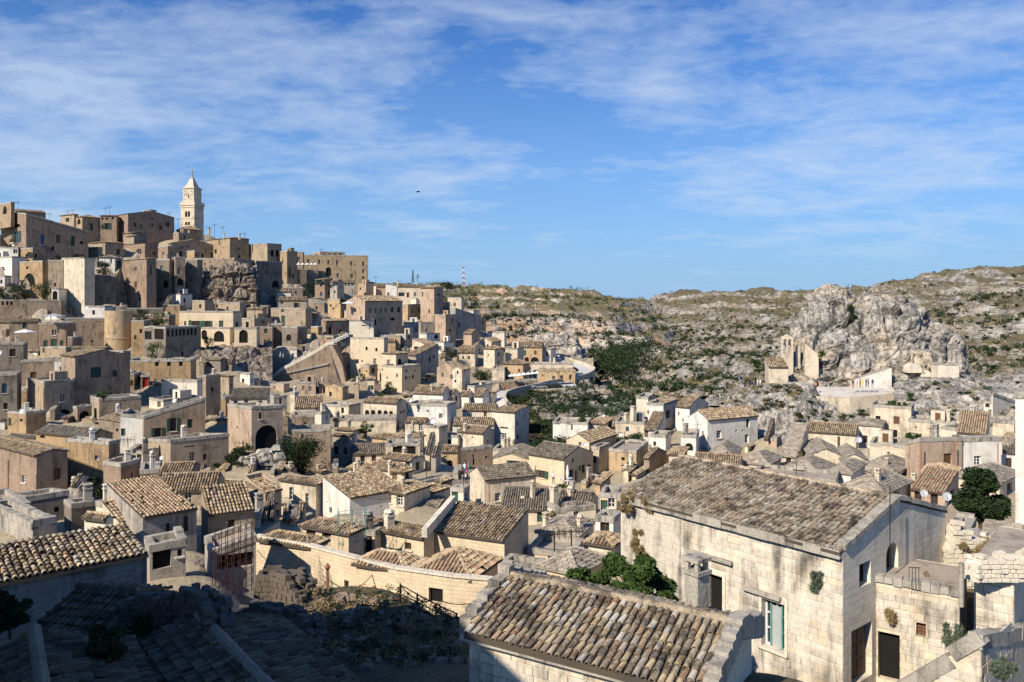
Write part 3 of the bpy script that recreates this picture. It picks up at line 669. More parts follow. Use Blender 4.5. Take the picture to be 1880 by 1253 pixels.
def loft(name, curves, x0, x1, nx, segs, mat, amp, fq, fine=.3, step=None, terr=.8, bould=0, seed=0, smoothx=0, kind=None, label=None, cat=None, smooth=False, edge=True):
    """a land surface through feature lines (each a list of px, py, distance), roughened with 3-D noise"""
    rows = []
    pxs = np.linspace(x0, x1, nx)
    base = [[P(px, *interp(c, px)) for px in pxs] for c in curves]
    for i, (a, b) in enumerate(zip(base[:-1], base[1:])):
        k = segs[i]
        for j in range(k):
            t = j/k; rows.append([p.lerp(q, t) for p, q in zip(a, b)])
    rows.append(base[-1]); ny = len(rows)
    G = np.array([[tuple(p) for p in r] for r in rows])
    # smooth the creases between the feature lines
    for _ in range(smoothx):
        G[1:-1] = (G[:-2]+2*G[1:-1]+G[2:])/4; G[:, 1:-1] = (G[:, :-2]+2*G[:, 1:-1]+G[:, 2:])/4
    dx = np.gradient(G, axis=1); dy = np.gradient(G, axis=0); N = np.cross(dx, dy); N /= np.linalg.norm(N, axis=2)[:, :, None]+1e-9
    N[N[:, :, 1] > 0.35] *= -1
    O = G.copy()
    for j in range(ny):
        for i in range(nx):
            p = Vector(G[j, i]); n = Vector(N[j, i]); q = p*fq+Vector((seed*17.3, 0, 0))
            if n.z < 0: n = -n
            h = noise.fractal(q, 1.0, 2.1, 5)*.9; w = 1-abs(noise.noise(q*2.3+Vector((3, 1, 7))))*2.2; h += w*.35
            if fine: h += fine*noise.fractal(q*6.1, .9, 2.2, 3)
            if bould:
                qq = Vector((p.x*.75, p.y*.8, p.z*1.25))/bould+n*0; qq += Vector((noise.noise(p*.3), noise.noise(p*.3+Vector((5, 5, 5))), noise.noise(p*.3+Vector((9, 2, 5)))))*.45; dv = noise.voronoi(qq)[0]
                d2_ = noise.voronoi(qq*2.7)[0]; h = h*.45+min(.55, (dv[1]-dv[0])*1.5)+.35*min(.5, (d2_[1]-d2_[0])*1.5)-.35
            d = n*h*amp
            if step:
                s = step; zz = p.z+noise.noise(q*.8)*s*1.1+noise.noise(q*4)*s*.18; fr = (zz/s) % 1.0; t_ = min(1, max(0, (fr-.34)/.32)); sm_ = t_*t_*(3-2*t_); k = (sm_-fr)*s*terr; d += Vector((0, 0, k))
            if edge and j == 0: d *= .2
            O[j, i] = p+d
    idx = np.arange(nx*ny).reshape(ny, nx); Q = np.stack([idx[:-1, :-1], idx[:-1, 1:], idx[1:, 1:], idx[1:, :-1]], -1).reshape(-1, 4)
    me = mesh_np(name, O.reshape(-1, 3), Q, mat, smooth=smooth); o = bpy.data.objects.new(name, me); link(o)
    if kind: o['kind'] = kind
    if label: tag(o, label, cat)
    o_n = N; return o, O, N
# ---- the canyon wall and plateau in the middle
A_crest = [(700, 526, 980), (800, 524, 950), (860, 526, 920), (960, 530, 880), (1050, 537, 840), (1100, 543, 800), (1150, 551, 760), (1182, 556, 730), (1215, 575, 660), (1260, 600, 560), (1300, 622, 480), (1420, 668, 380)]
A_mid = [(700, 548, 760), (860, 546, 740), (960, 547, 720), (1080, 556, 680), (1150, 566, 640), (1190, 585, 590), (1230, 606, 530), (1280, 632, 440), (1420, 678, 360)]
A_ter = [(700, 570, 560), (860, 564, 560), (960, 563, 565), (1050, 565, 570), (1120, 572, 560), (1180, 598, 520), (1230, 622, 460), (1290, 648, 400), (1420, 684, 345)]
A_top = [(700, 580, 462), (880, 576, 468), (960, 577, 470), (1050, 583, 466), (1110, 592, 458), (1170, 616, 445), (1230, 642, 400), (1300, 664, 350), (1420, 692, 330)]
A_bot = [(700, 640, 450), (880, 640, 455), (960, 645, 455), (1050, 650, 450), (1100, 652, 440), (1170, 650, 425), (1240, 668, 370), (1310, 680, 330), (1420, 700, 310)]
A_val = [(700, 700, 380), (880, 690, 380), (960, 690, 375), (1050, 690, 360), (1100, 700, 335), (1160, 712, 310), (1240, 716, 290), (1320, 712, 280), (1420, 712, 270)]
A_low = [(700, 800, 240), (900, 790, 240), (1000, 790, 225), (1100, 780, 220), (1160, 770, 215), (1240, 762, 205), (1320, 755, 200), (1420, 750, 195)]
A_back = [(x, y+2, Y*1.3) for x, y, Y in A_crest]
o, GA, NA = loft('canyon_hillside', [A_low, A_val, A_bot, A_top, A_ter, A_mid, A_crest, A_back], 700, 1420, 420, [34, 30, 56, 20, 34, 28, 4], M['canyon'], 3.6, .018, .35, step=9, seed=1, smoothx=1, kind='structure')
B_crest = [(1120, 590, 900), (1175, 562, 880), (1192, 553, 870), (1215, 542, 860), (1250, 536, 840), (1350, 536, 800), (1480, 535, 740), (1560, 534, 640), (1600, 528, 600), (1660, 516, 560), (1700, 509, 540), (1760, 503, 520), (1800, 498, 505), (1880, 493, 480), (2050, 480, 440)]
B_mid = [(1120, 625, 700), (1190, 590, 680), (1250, 566, 660), (1350, 560, 620), (1480, 558, 560), (1560, 560, 470), (1660, 546, 420), (1760, 540, 390), (1880, 535, 365), (2050, 525, 330)]
B_c1 = [(1120, 655, 560), (1190, 630, 540), (1250, 610, 500), (1350, 592, 470), (1480, 588, 430), (1560, 590, 370), (1660, 575, 330), (1760, 572, 310), (1880, 572, 290), (2050, 572, 270)]
B_c2 = [(1120, 670, 500), (1190, 655, 470), (1250, 640, 430), (1350, 622, 410), (1480, 615, 370), (1560, 620, 320), (1660, 615, 290), (1760, 620, 265), (1880, 620, 255), (2050, 625, 240)]
B_low = [(1120, 720, 330), (1190, 715, 300), (1250, 705, 280), (1350, 690, 265), (1480, 680, 250), (1560, 680, 240), (1660, 690, 215), (1760, 700, 200), (1880, 705, 195), (2050, 710, 190)]
B_foot = [(1120, 790, 215), (1250, 770, 200), (1350, 745, 190), (1480, 740, 190), (1660, 740, 178), (1880, 745, 172), (2050, 750, 170)]
B_back = [(x, y+3, Y*1.35) for x, y, Y in B_crest]
o, GB, NB = loft('right_hillside', [B_foot, B_low, B_c2, B_c1, B_mid, B_crest, B_back], 1120, 2050, 460, [30, 66, 44, 50, 46, 4], M['hill'], 3.0, .022, .35, step=7, seed=5, smoothx=1, kind='structure')
# ---- a flat far plain that closes the gap on the horizon
mb = MB(); mb.face([(-60000, 1500, -62), (60000, 1500, -62), (60000, 52000, -62), (-60000, 52000, -62)]); o = mb.build('far_plain', M['hazy_plain']); o['kind'] = 'structure'
# ================================================================ THE TOWN: far hill, top row
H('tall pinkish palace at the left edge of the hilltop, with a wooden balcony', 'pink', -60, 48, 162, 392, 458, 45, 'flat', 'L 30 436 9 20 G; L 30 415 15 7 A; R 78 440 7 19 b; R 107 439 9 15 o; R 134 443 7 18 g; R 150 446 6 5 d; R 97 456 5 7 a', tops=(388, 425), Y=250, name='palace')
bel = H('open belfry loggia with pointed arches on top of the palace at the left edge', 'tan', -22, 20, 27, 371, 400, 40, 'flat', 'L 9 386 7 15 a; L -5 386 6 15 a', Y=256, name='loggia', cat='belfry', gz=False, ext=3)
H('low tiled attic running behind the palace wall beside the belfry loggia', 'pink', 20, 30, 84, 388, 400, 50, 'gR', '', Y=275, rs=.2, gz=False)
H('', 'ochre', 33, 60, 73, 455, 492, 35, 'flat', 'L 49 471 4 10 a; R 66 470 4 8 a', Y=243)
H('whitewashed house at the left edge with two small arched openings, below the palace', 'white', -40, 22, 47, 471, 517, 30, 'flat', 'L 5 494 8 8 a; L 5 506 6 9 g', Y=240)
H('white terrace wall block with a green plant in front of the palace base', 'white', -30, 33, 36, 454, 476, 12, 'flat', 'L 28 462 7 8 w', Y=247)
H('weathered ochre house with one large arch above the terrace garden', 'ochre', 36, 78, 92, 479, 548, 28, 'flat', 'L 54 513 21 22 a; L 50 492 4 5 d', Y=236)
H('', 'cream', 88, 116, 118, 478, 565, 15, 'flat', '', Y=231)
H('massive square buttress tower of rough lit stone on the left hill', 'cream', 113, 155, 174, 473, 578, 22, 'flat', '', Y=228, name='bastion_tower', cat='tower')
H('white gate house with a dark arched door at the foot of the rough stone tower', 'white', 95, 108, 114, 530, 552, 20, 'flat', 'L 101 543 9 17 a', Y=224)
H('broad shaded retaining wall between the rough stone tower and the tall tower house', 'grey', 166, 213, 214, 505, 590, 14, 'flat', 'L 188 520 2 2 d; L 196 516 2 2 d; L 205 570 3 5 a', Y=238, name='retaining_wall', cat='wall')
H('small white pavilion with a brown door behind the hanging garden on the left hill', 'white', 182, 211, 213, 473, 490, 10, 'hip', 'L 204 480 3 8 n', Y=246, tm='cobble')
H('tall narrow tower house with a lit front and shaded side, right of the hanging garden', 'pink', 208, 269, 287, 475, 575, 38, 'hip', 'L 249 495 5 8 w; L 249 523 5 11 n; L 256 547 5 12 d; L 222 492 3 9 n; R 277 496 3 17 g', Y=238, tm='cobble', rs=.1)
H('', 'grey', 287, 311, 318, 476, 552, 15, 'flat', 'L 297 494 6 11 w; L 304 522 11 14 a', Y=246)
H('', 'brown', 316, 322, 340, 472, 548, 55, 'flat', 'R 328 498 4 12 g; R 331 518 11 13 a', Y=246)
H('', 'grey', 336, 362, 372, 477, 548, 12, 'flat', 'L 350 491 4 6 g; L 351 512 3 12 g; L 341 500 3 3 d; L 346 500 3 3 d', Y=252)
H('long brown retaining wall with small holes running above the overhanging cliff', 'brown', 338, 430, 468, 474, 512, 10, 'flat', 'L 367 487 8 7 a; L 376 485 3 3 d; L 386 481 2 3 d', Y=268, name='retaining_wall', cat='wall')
H('', 'cream', 111, 136, 143, 394, 440, 30, 'hip', 'L 124 404 6 7 d; R 139 402 2 5 w', Y=315)
H('', 'tan', 137, 151, 186, 398, 445, 38, 'hip', 'L 145 407 6 10 a; R 168 417 5 14 d', Y=312)
H('', 'pink', 184, 214, 216, 397, 448, 12, 'hip', 'L 188 402 4 4 d; L 196 402 4 4 d; L 207 401 4 4 d; L 188 417 4 8 g; L 197 416 8 12 G', Y=318, rs=.2)
H('long dark-flanked house with a lit narrow end, left of the bell tower', 'pink', 213, 235, 320, 392, 448, 40, 'gL', 'L 222 412 4 9 w; R 248 413 4 8 d; R 259 416 5 8 w; R 279 402 5 6 w; R 279 414 6 8 w; R 308 413 6 8 d; R 295 418 6 8 d', Y=318, rs=.2)
H('small white rooftop room on the skyline house left of the bell tower', 'white', 262, 274, 287, 385, 395, 35, 'flat', 'L 268 389 7 4 d', Y=330, gz=False, ext=3)
H('low house with a pink hipped roof halfway along the hilltop, left of the bell tower', 'cream', 168, 193, 227, 445, 474, 35, 'hip', 'R 217 463 7 11 d', Y=285, tm='tileo', rs=.2)
H('', 'cream', 156, 180, 188, 455, 474, 20, 'mL', '', Y=279, tm='tileo', rs=.1)
H('', 'pink', 222, 266, 291, 446, 478, 35, 'mL', 'L 231 464 5 10 n; L 255 463 9 10 w; R 283 466 4 5 d', Y=290, rs=.12)
H('', 'brown', 226, 243, 270, 428, 455, 30, 'gL', '', Y=300, rs=.2)
H('', 'pink', 290, 308, 321, 452, 478, 35, 'flat', 'L 300 466 4 6 w; R 314 466 5 6 w', Y=288)
H('', 'cream', 232, 246, 262, 434, 452, 25, 'gL', '', Y=296, rs=.3)
H('wide dark gabled house facing right below the bell tower', 'brown', 309, 314, 398, 447, 480, 44, 'gL', 'R 345 452 4 6 w; R 332 466 6 9 d; R 391 469 9 10 g; R 372 470 4 6 d', Y=296, rs=.22)
H('', 'ochre', 343, 357, 366, 460, 479, 40, 'flat', 'R 361 469 6 5 w', Y=283)
H('hipped house, lit left and dark right, on the skyline right of the bell tower', 'tan', 380, 422, 457, 437, 482, 40, 'hip', 'L 411 455 2 3 a; L 396 462 4 8 d; R 439 457 5 6 w; R 439 473 5 9 d', Y=300, rs=.15, chim=[(384, 421, 430), (412, 430, 436), (440, 430, 438)])
H('', 'cream', 456, 491, 517, 447, 486, 38, 'flat', 'R 500 465 6 13 a; R 509 465 5 13 a', tops=(449, None), Y=300)
H('shaded wall house with a dark archway at its foot, right of the cliff', 'grey', 463, 470, 518, 479, 545, 42, 'flat', 'R 507 503 7 9 w; R 506 522 13 13 a; R 490 500 3 8 g', Y=280)
H('', 'tan', 514, 527, 546, 461, 520, 35, 'flat', 'L 519 482 3 6 w; R 532 500 4 18 o; R 538 508 4 8 n', Y=300)
H('', 'tan', 527, 556, 558, 463, 512, 8, 'flat', 'L 540 477 4 8 w; L 548 477 5 9 w', Y=322)
H('long ochre convent with two rows of windows at the right end of the hilltop', 'tan', 550, 556, 676, 468, 522, 76, 'flat', 'R 566 480 4 7 w; R 586 481 4 8 w; R 603 482 4 8 w; R 619 483 4 8 w; R 645 484 4 8 w; R 667 485 4 9 w; R 603 499 10 16 a; R 587 506 4 9 w; R 620 506 4 8 w; R 646 507 5 9 w; R 667 498 4 7 w; R 667 510 4 4 a', Y=335, name='convent', cat='convent')
H('small arched rooftop loggia on the long ochre convent', 'cream', 575, 588, 633, 462, 476, 58, 'flat', 'L 580 468 3 5 a; R 595 469 5 6 a; R 605 469 5 6 a; R 615 469 5 6 a; R 625 469 5 6 a', Y=345, name='loggia', cat='loggia', gz=False, ext=3)
H('', 'brown', 541, 545, 584, 495, 520, 60, 'flat', '', Y=310)
# ---- middle of the hill
H('', 'pink', 578, 596, 611, 514, 552, 30, 'mL', 'L 586 519 8 8 G; L 590 540 5 8 b; R 604 538 4 7 d', rs=.15)
H('', 'grey', 606, 619, 632, 518, 552, 25, 'gL', '', rs=.45)
H('', 'grey', 631, 651, 655, 520, 548, 15, 'mL', 'L 635 523 3 5 w; L 641 523 3 5 w; L 647 523 4 5 w', rs=.2)
H('', 'pink', 657, 672, 686, 521, 545, 35, 'flat', 'L 662 531 3 5 w', )
H('', 'cream', 676, 692, 702, 524, 540, 30, 'gL', '', )
H('', 'pink', 690, 710, 716, 527, 548, 25, 'mL', '', rs=.2)
H('tall white house with a narrow dark window, on the hill end below the radio mast', 'white', 708, 729, 734, 526, 556, 25, 'mR', 'L 713 541 4 7 w; L 714 530 3 8 g', rs=.2)
H('cream terrace house with a wide tiled roof below the red and white radio mast', 'cream', 731, 781, 786, 527, 553, 10, 'hip', 'L 737 541 11 7 d; L 749 542 5 9 n; L 762 541 4 8 w; L 742 528 4 7 a', rs=.25, chim=[(731, 516, 522)])
H('', 'pink', 772, 797, 814, 529, 592, 35, 'mL', 'L 776 541 3 8 w; L 793 552 2 2 a; R 798 541 3 6 w; R 805 541 4 6 w; L 788 572 3 7 n', rs=.1)
H('', 'brown', 797, 800, 826, 555, 585, 50, 'flat', 'R 804 570 4 12 n; R 815 570 4 12 n; R 822 569 3 9 g')
H('long two-storey house with a row of shaded windows under a tiled roof, mid hill', 'pink', 636, 670, 739, 553, 606, 42, 'gR', 'L 652 570 4 7 d; R 680 571 4 10 w; R 689 571 4 10 w; R 699 571 4 10 w; R 708 570 4 10 w; R 720 569 5 9 d; R 732 569 5 10 d; R 721 586 8 6 a; R 689 592 4 12 a; R 699 588 2 4 d', rs=.35)
H('', 'ochre', 739, 749, 778, 560, 584, 35, 'flat', 'R 757 571 3 8 g; R 770 570 3 8 g', tops=(None, 558))
H('', 'white', 722, 732, 742, 545, 562, 15, 'flat', 'L 733 541 6 5 d')
H('', 'pale', 743, 764, 790, 548, 562, 25, 'flat', '')
H('', 'ochre', 602, 625, 640, 549, 580, 25, 'flat', 'L 607 561 3 4 d; L 612 567 3 3 d; R 631 556 4 4 d')
H('cream cafe terrace building carrying a white parasol, centre of the hill', 'cream', 632, 679, 686, 573, 595, 15, 'flat', 'R 682 580 3 5 d', tops=(570, None))
H('', 'pale', 641, 686, 690, 588, 618, 8, 'flat', 'L 668 598 8 2 d; L 679 600 2 10 n')
H('broad cream house with one green door and one small window, left of the long stairway', 'cream', 488, 561, 573, 566, 605, 18, 'flat', 'L 519 571 6 7 w; L 520 587 7 14 g', Y=248)
H('', 'cream', 511, 563, 567, 552, 574, 15, 'gL', 'L 518 556 5 6 w; L 544 561 9 9 d', Y=258, rs=.3)
H('', 'pale', 508, 534, 540, 536, 566, 20, 'gL', '', Y=268, rs=.3)
H('', 'cream', 453, 482, 490, 568, 588, 20, 'mL', 'L 470 560 4 4 d', rs=.3)
H('', 'pink', 478, 492, 496, 561, 585, 15, 'flat', '')
H('', 'grey', 538, 556, 562, 528, 545, 25, 'flat', 'L 543 537 3 5 d', Y=290)
H('', 'cream', 441, 467, 500, 585, 608, 35, 'flat', 'R 484 592 4 3 d', Y=240)
H('', 'pink', 470, 500, 503, 601, 640, 12, 'flat', 'L 480 605 6 11 g; L 488 607 6 10 g; L 487 629 6 10 w; L 494 628 3 8 n', Y=228)
H('', 'pink', 497, 518, 521, 595, 636, 14, 'flat', 'L 505 604 3 5 w', Y=234)
H('', 'grey', 518, 546, 564, 600, 632, 20, 'flat', 'L 530 620 9 12 a; R 551 616 6 15 o', Y=226)
H('small bright yellow building at the top of the long stairway', 'ochre', 571, 584, 592, 600, 620, 30, 'flat', 'R 588 604 3 6 n', Y=232)
H('', 'brown', 590, 598, 641, 590, 618, 45, 'mR', 'R 606 607 6 14 a; R 625 609 5 8 a', Y=236, rs=.2)
H('', 'brown', 583, 612, 648, 617, 640, 25, 'flat', 'L 604 622 10 2 d; L 615 622 8 2 d', Y=226)
H('', 'white', 741, 770, 774, 592, 614, 20, 'flat', 'L 764 604 3 5 w')
H('grey-white house with four dark windows in a row, centre right of the hill', 'grey', 764, 772, 818, 592, 622, 60, 'flat', 'R 783 607 4 5 w; R 799 604 4 9 n; R 809 604 4 9 n; R 816 598 2 8 w')
H('', 'white', 768, 783, 808, 612, 634, 30, 'flat', 'R 801 618 8 8 a', tops=(None, 612))
H('', 'grey', 726, 745, 769, 614, 634, 30, 'flat', 'R 751 620 3 6 n; R 763 622 3 5 w')
H('', 'white', 796, 815, 833, 628, 655, 30, 'flat', 'L 807 640 7 9 w')
H('', 'pink', 798, 818, 837, 578, 634, 28, 'flat', 'R 831 588 3 9 n; R 826 607 4 5 n; R 827 620 4 6 n; R 812 617 5 6 a', tm='tileo')
H('tall shaded house stepping down the right end of the hill above the ravine', 'grey', 826, 836, 882, 566, 622, 42, 'flat', 'R 843 578 4 8 n; R 843 597 4 8 n; R 859 578 4 4 d', tops=(None, 580))
H('', 'cream', 822, 847, 850, 546, 572, 15, 'flat', 'L 835 560 4 6 w; L 842 548 2 14 n')
H('', 'pale', 850, 869, 880, 570, 600, 25, 'flat', 'L 857 579 3 6 n; R 873 581 2 4 d')
H('', 'ochre', 872, 880, 892, 585, 604, 20, 'flat', '')
H('', 'ochre', 699, 735, 741, 617, 636, 18, 'flat', 'L 704 628 5 5 a')
H('', 'ochre', 705, 726, 732, 628, 645, 18, 'gL', 'L 702 631 5 5 d')
H('', 'cream', 757, 779, 799, 632, 650, 30, 'mR', 'L 764 639 8 5 d', rs=.3)
H('large cream house whose roofline slopes down to the right, beside the great buttress wall', 'fine', 643, 705, 712, 621, 722, 15, 'flat', 'L 673 640 4 7 a; L 691 642 4 7 a; L 688 664 5 11 w; L 665 663 3 4 w; L 693 679 2 4 d; L 656 664 5 8 d', tops=None, Y=214)
H('cream wing with a crowned doorway and a hipped roof, joined to the slanting cream house', 'fine', 702, 727, 749, 650, 700, 30, 'hip', 'L 713 668 5 15 w; R 734 664 8 11 a; R 744 667 3 6 n', Y=210, rs=.2)
H('sunlit cream block with a shaded, many-windowed side above a planted ledge', 'fine', 700, 738, 773, 673, 722, 32, 'flat', 'L 729 690 4 7 w; L 711 694 3 4 w; L 702 679 2 4 d; R 746 681 3 5 d; R 762 680 2 5 d; R 746 694 4 6 n; R 758 692 4 6 n; R 752 693 2 4 d', Y=203)
H('', 'ochre', 662, 678, 693, 671, 695, 25, 'flat', 'L 673 682 3 3 d; R 685 680 5 10 a; R 693 680 2 4 d', Y=207)
H('', 'grey', 743, 764, 805, 653, 690, 30, 'mL', 'L 750 662 5 6 d; R 789 660 4 8 d; R 797 655 3 6 d', rs=.25)
H('gabled sunlit church-like house with a plain lit front, right of the planted ledge', 'pink', 802, 834, 852, 676, 706, 24, 'gR', '', rs=.55)
H('', 'cream', 831, 848, 863, 679, 716, 24, 'gR', 'L 840 684 3 6 d; L 836 700 4 5 a', rs=.5)
H('', 'cream', 839, 872, 877, 648, 672, 14, 'gL', 'L 850 657 3 5 d; L 861 657 4 5 d', rs=.4)
H('', 'cream', 836, 874, 888, 637, 655, 25, 'gL', 'R 880 645 3 8 w', rs=.5)
H('', 'cream', 888, 908, 925, 641, 672, 30, 'hip', 'L 897 652 2 3 d; R 916 651 4 7 w; R 916 666 3 5 d', rs=.4)
H('roofless pale ruin with one small hole, right under the canyon cliff', 'pale', 895, 926, 929, 610, 638, 10, 'flat', 'L 914 613 2 2 d')
H('', 'pink', 851, 866, 881, 613, 634, 30, 'gL', 'L 864 623 5 7 b; L 862 613 2 2 d', rs=.5)
H('', 'cream', 878, 902, 920, 628, 645, 20, 'gR', '', rs=.5)
H('orange stone house with two arches at its foot, above the bend in the road', 'ochre', 952, 995, 999, 638, 670, 8, 'gL', 'L 959 648 7 9 G; L 983 648 5 7 n; L 967 661 8 10 a; L 982 662 15 12 a', rs=.4, Y=272)
H('', 'pale', 994, 1011, 1015, 641, 660, 14, 'flat', 'L 1004 650 4 7 g', Y=275)
H('', 'cream', 928, 950, 954, 640, 668, 14, 'flat', 'L 938 652 3 5 w')
H('orange-lit house with a hipped tile roof standing over the cafe awnings by the road', 'ochre', 924, 960, 972, 669, 700, 20, 'hip', 'L 930 678 3 6 d; L 953 681 4 7 n; L 931 694 5 5 a; R 966 680 2 3 d', rs=.45)
H('', 'cream', 903, 926, 930, 676, 696, 14, 'flat', 'L 915 679 2 2 d')
for i, (a, b, lab) in enumerate([(986, 1006, 'leftmost of the four small gabled cave houses beside the road bend'), (1006, 1023, 'second from the left of the four small gabled cave houses beside the road bend'), (1023, 1039, 'third from the left of the four small gabled cave houses beside the road bend'), (1039, 1056, 'rightmost of the four small gabled cave houses beside the road bend')]):
    H(lab, 'ochre', a, b, None, 684, 703, 3, 'gR', ['L 996 690 2 4 a', 'L 1017 695 6 9 w; L 1017 684 2 4 d', 'L 1031 694 5 9 d; L 1031 684 2 4 d', 'L 1047 693 4 9 d; L 1047 683 2 4 d'][i], rs=.35, Y=232-i*.5, dR=9, group='gabled cave houses in a row beside the road')
H('', 'pale', 972, 985, 1000, 684, 702, 8, 'flat', '', Y=236)
H('', 'cream', 850, 871, 903, 709, 724, 30, 'flat', 'L 862 716 3 4 d')
H('', 'white', 842, 861, 872, 727, 745, 25, 'gL', '', rs=.6)
H('', 'white', 870, 886, 903, 728, 742, 25, 'gL', 'R 894 728 2 3 d', rs=.6)
H('', 'cream', 889, 903, 912, 721, 744, 25, 'hip', '', rs=.3)
H('long white vaulted house with a gabled end, just behind the low white block', 'white', 758, 813, 830, 724, 750, 20, 'gL', 'R 822 738 8 8 d', rs=.6, chim=[(793, 712, 719)])
H('', 'cream', 822, 832, 844, 722, 750, 35, 'gL', '', rs=.7)
H('', 'white', 790, 808, 815, 707, 722, 20, 'flat', '')
# ---- middle ground, centre
H('low white block with three tiny square openings and a white window', 'white', 746, 821, 838, 744, 790, 14, 'flat', 'L 751 755 3 4 d; L 768 755 3 4 d; L 785 755 3 4 d; L 809 764 6 9 w', Y=160, chim=[(750, 736, 743)])
H('cream arcaded house with five small arches under a brown tiled roof', 'cream', 667, 728, 747, 741, 788, 22, 'gL', 'L 674 758 8 10 a; L 685 758 8 10 a; L 697 758 8 10 a; L 708 759 8 10 a; L 718 760 7 10 a; R 736 757 3 6 a; R 741 756 3 6 a', Y=158, rs=.35)
H('long low cream terrace wall under the arcaded house', 'cream', 622, 727, 731, 768, 790, 5, 'flat', '', Y=152, name='terrace_wall', cat='wall')
H('', 'cream', 595, 640, 662, 745, 770, 22, 'flat', 'L 629 754 5 10 e; L 655 751 3 5 d', Y=163)
H('', 'pale', 540, 590, 594, 748, 762, 8, 'mL', '', Y=162, rs=.3)
H('', 'cream', 533, 541, 548, 722, 756, 20, 'flat', '', Y=172)
H('', 'grey', 492, 503, 527, 728, 755, 50, 'flat', '', Y=165)
H('small white building with a satellite dish on its tiled roof, under the white block', 'cream', 778, 806, 822, 784, 822, 30, 'flat', 'L 796 806 8 14 w; R 815 790 2 2 d', Y=146, chim=[])
H('', 'cream', 744, 782, 790, 776, 800, 12, 'gL', '', Y=150, rs=.5)
H('tall pale house with a sunlit front and one white window, centre of the picture', 'pale', 904, 945, 971, 758, 836, 30, 'mL', 'L 925 802 9 13 w; L 926 786 15 3 d; R 951 803 4 8 d; R 950 778 3 8 d', Y=158, rs=.12)
H('', 'pale', 849, 911, 916, 754, 775, 8, 'gL', '', Y=168, rs=.35)
H('', 'white', 831, 906, 910, 781, 805, 8, 'gL', '', Y=158, rs=.4, chim=[(850, 772, 785)])
H('', 'cream', 840, 887, 908, 796, 830, 26, 'gL', 'L 850 800 3 5 d; L 867 803 2 4 n; R 896 811 3 7 w', Y=147, rs=.4, chim=[(854, 782, 798)])
H('', 'pale', 815, 841, 850, 800, 828, 15, 'flat', '', Y=148)
H('long shaded house front running back from the pale corner block', 'brown', 836, 842, 905, 826, 858, 62, 'flat', 'R 869 838 4 6 w; R 870 848 4 12 a; R 893 840 4 5 d', Y=136)
H('yellow corner house with an arched garage beside the street of people', 'ochre', 810, 840, 846, 830, 866, 12, 'gL', 'L 826 851 10 12 a; L 817 839 5 3 d', Y=128, rs=.3)
H('', 'ochre', 683, 723, 738, 806, 822, 28, 'hip', 'L 712 808 3 3 d', Y=135, rs=.5)
H('', 'cream', 736, 764, 779, 803, 822, 28, 'hip', '', Y=140, rs=.5, chim=[(758, 778, 786)])
H('dark tiled lean-to between the ruins and the stone portico', 'cream', 647, 707, 709, 832, 850, 6, 'gL', '', Y=122, rs=.5, tm='tiled')
H('stone portico with two wide dark bays under a flat beam', 'cream', 708, 771, 775, 815, 845, 5, 'flat', 'L 730 829 18 20 e; L 753 829 20 20 e', Y=120, name='portico', cat='portico')
H('large pyramid roof of brown tiles behind the round-roofed balcony house', 'cream', 676, 738, 757, 866, 882, 35, 'hip', '', Y=103, rs=.75, chim=[(716, 852, 862)])
H('', 'cream', 640, 672, 688, 863, 880, 35, 'hip', '', Y=106, rs=.8, chim=[(658, 850, 862), (652, 856, 866)])
H('', 'pale', 703, 756, 778, 846, 870, 28, 'gL', '', Y=110, rs=.3)
H('ruined house front with a huge broken arch and a patch of bright white plaster', 'pink', 418, 462, 519, 748, 842, 52, 'flat', 'L 436 785 3 4 d; R 489 806 40 50 a; R 478 764 5 12 d', Y=113, tops=(742, 745), name='ruined_house', cat='ruin')
H('', 'cream', 421, 490, 496, 730, 760, 10, 'mL', '', Y=132, tm='tiled', rs=.25)
H('', 'brown', 536, 576, 580, 762, 795, 12, 'flat', 'L 560 778 4 5 d', Y=126)
H('', 'brown', 536, 607, 612, 788, 856, 10, 'flat', 'L 580 816 7 12 a; L 555 800 4 6 d', Y=118)
H('', 'grey', 612, 645, 652, 800, 850, 20, 'gL', 'L 617 828 9 16 d; L 634 829 6 14 d', Y=124, rs=.4)
H('', 'pale', 578, 590, 606, 757, 786, 30, 'flat', 'R 600 768 3 8 w', Y=140)
H('', 'cream', 618, 648, 656, 790, 815, 20, 'hip', '', Y=136, rs=.4)
H('white house with two tall shuttered windows over iron balconies and a big round tiled roof', 'cream', 515, 580, 597, 888, 975, 27, 'hip', 'L 535 907 8 24 w; L 564 918 7 24 w; L 528 948 5 9 n; L 536 942 6 8 n; L 531 959 7 18 g; L 543 949 3 5 d', Y=89, rs=.45, tops=None)
H('long house with a stained white side and a shaded brown front, right of the balconies', 'white', 593, 642, 744, 914, 965, 52, 'mR', 'L 607 937 5 11 g; L 600 922 2 3 d; R 700 930 3 3 d', Y=84, rs=.16)
H('pinkish house with a tiled roof and green doors, left of the balcony house', 'pink', 451, 487, 517, 904, 970, 38, 'mR', 'L 458 893 4 8 n; L 470 907 4 7 n; L 471 940 5 16 g; R 508 950 10 26 w; R 500 938 3 4 d; R 508 925 5 3 d', Y=84, tops=(874, None), rs=.2)
H('', 'cream', 398, 441, 449, 888, 915, 12, 'gL', '', Y=83, rs=.45)
H('', 'cream', 755, 790, 826, 905, 925, 32, 'hip', 'R 800 892 3 4 d', Y=92, rs=.35)
H('', 'cream', 700, 742, 790, 906, 930, 30, 'hip', '', Y=86, rs=.35, chim=[(740, 884, 900)])
H('', 'grey', 744, 760, 830, 888, 938, 45, 'flat', '', Y=93)
H('pale rubble-stone wall with rough blocks beside the busy alley', 'pale', 827, 851, 862, 898, 940, 20, 'flat', '', Y=82)
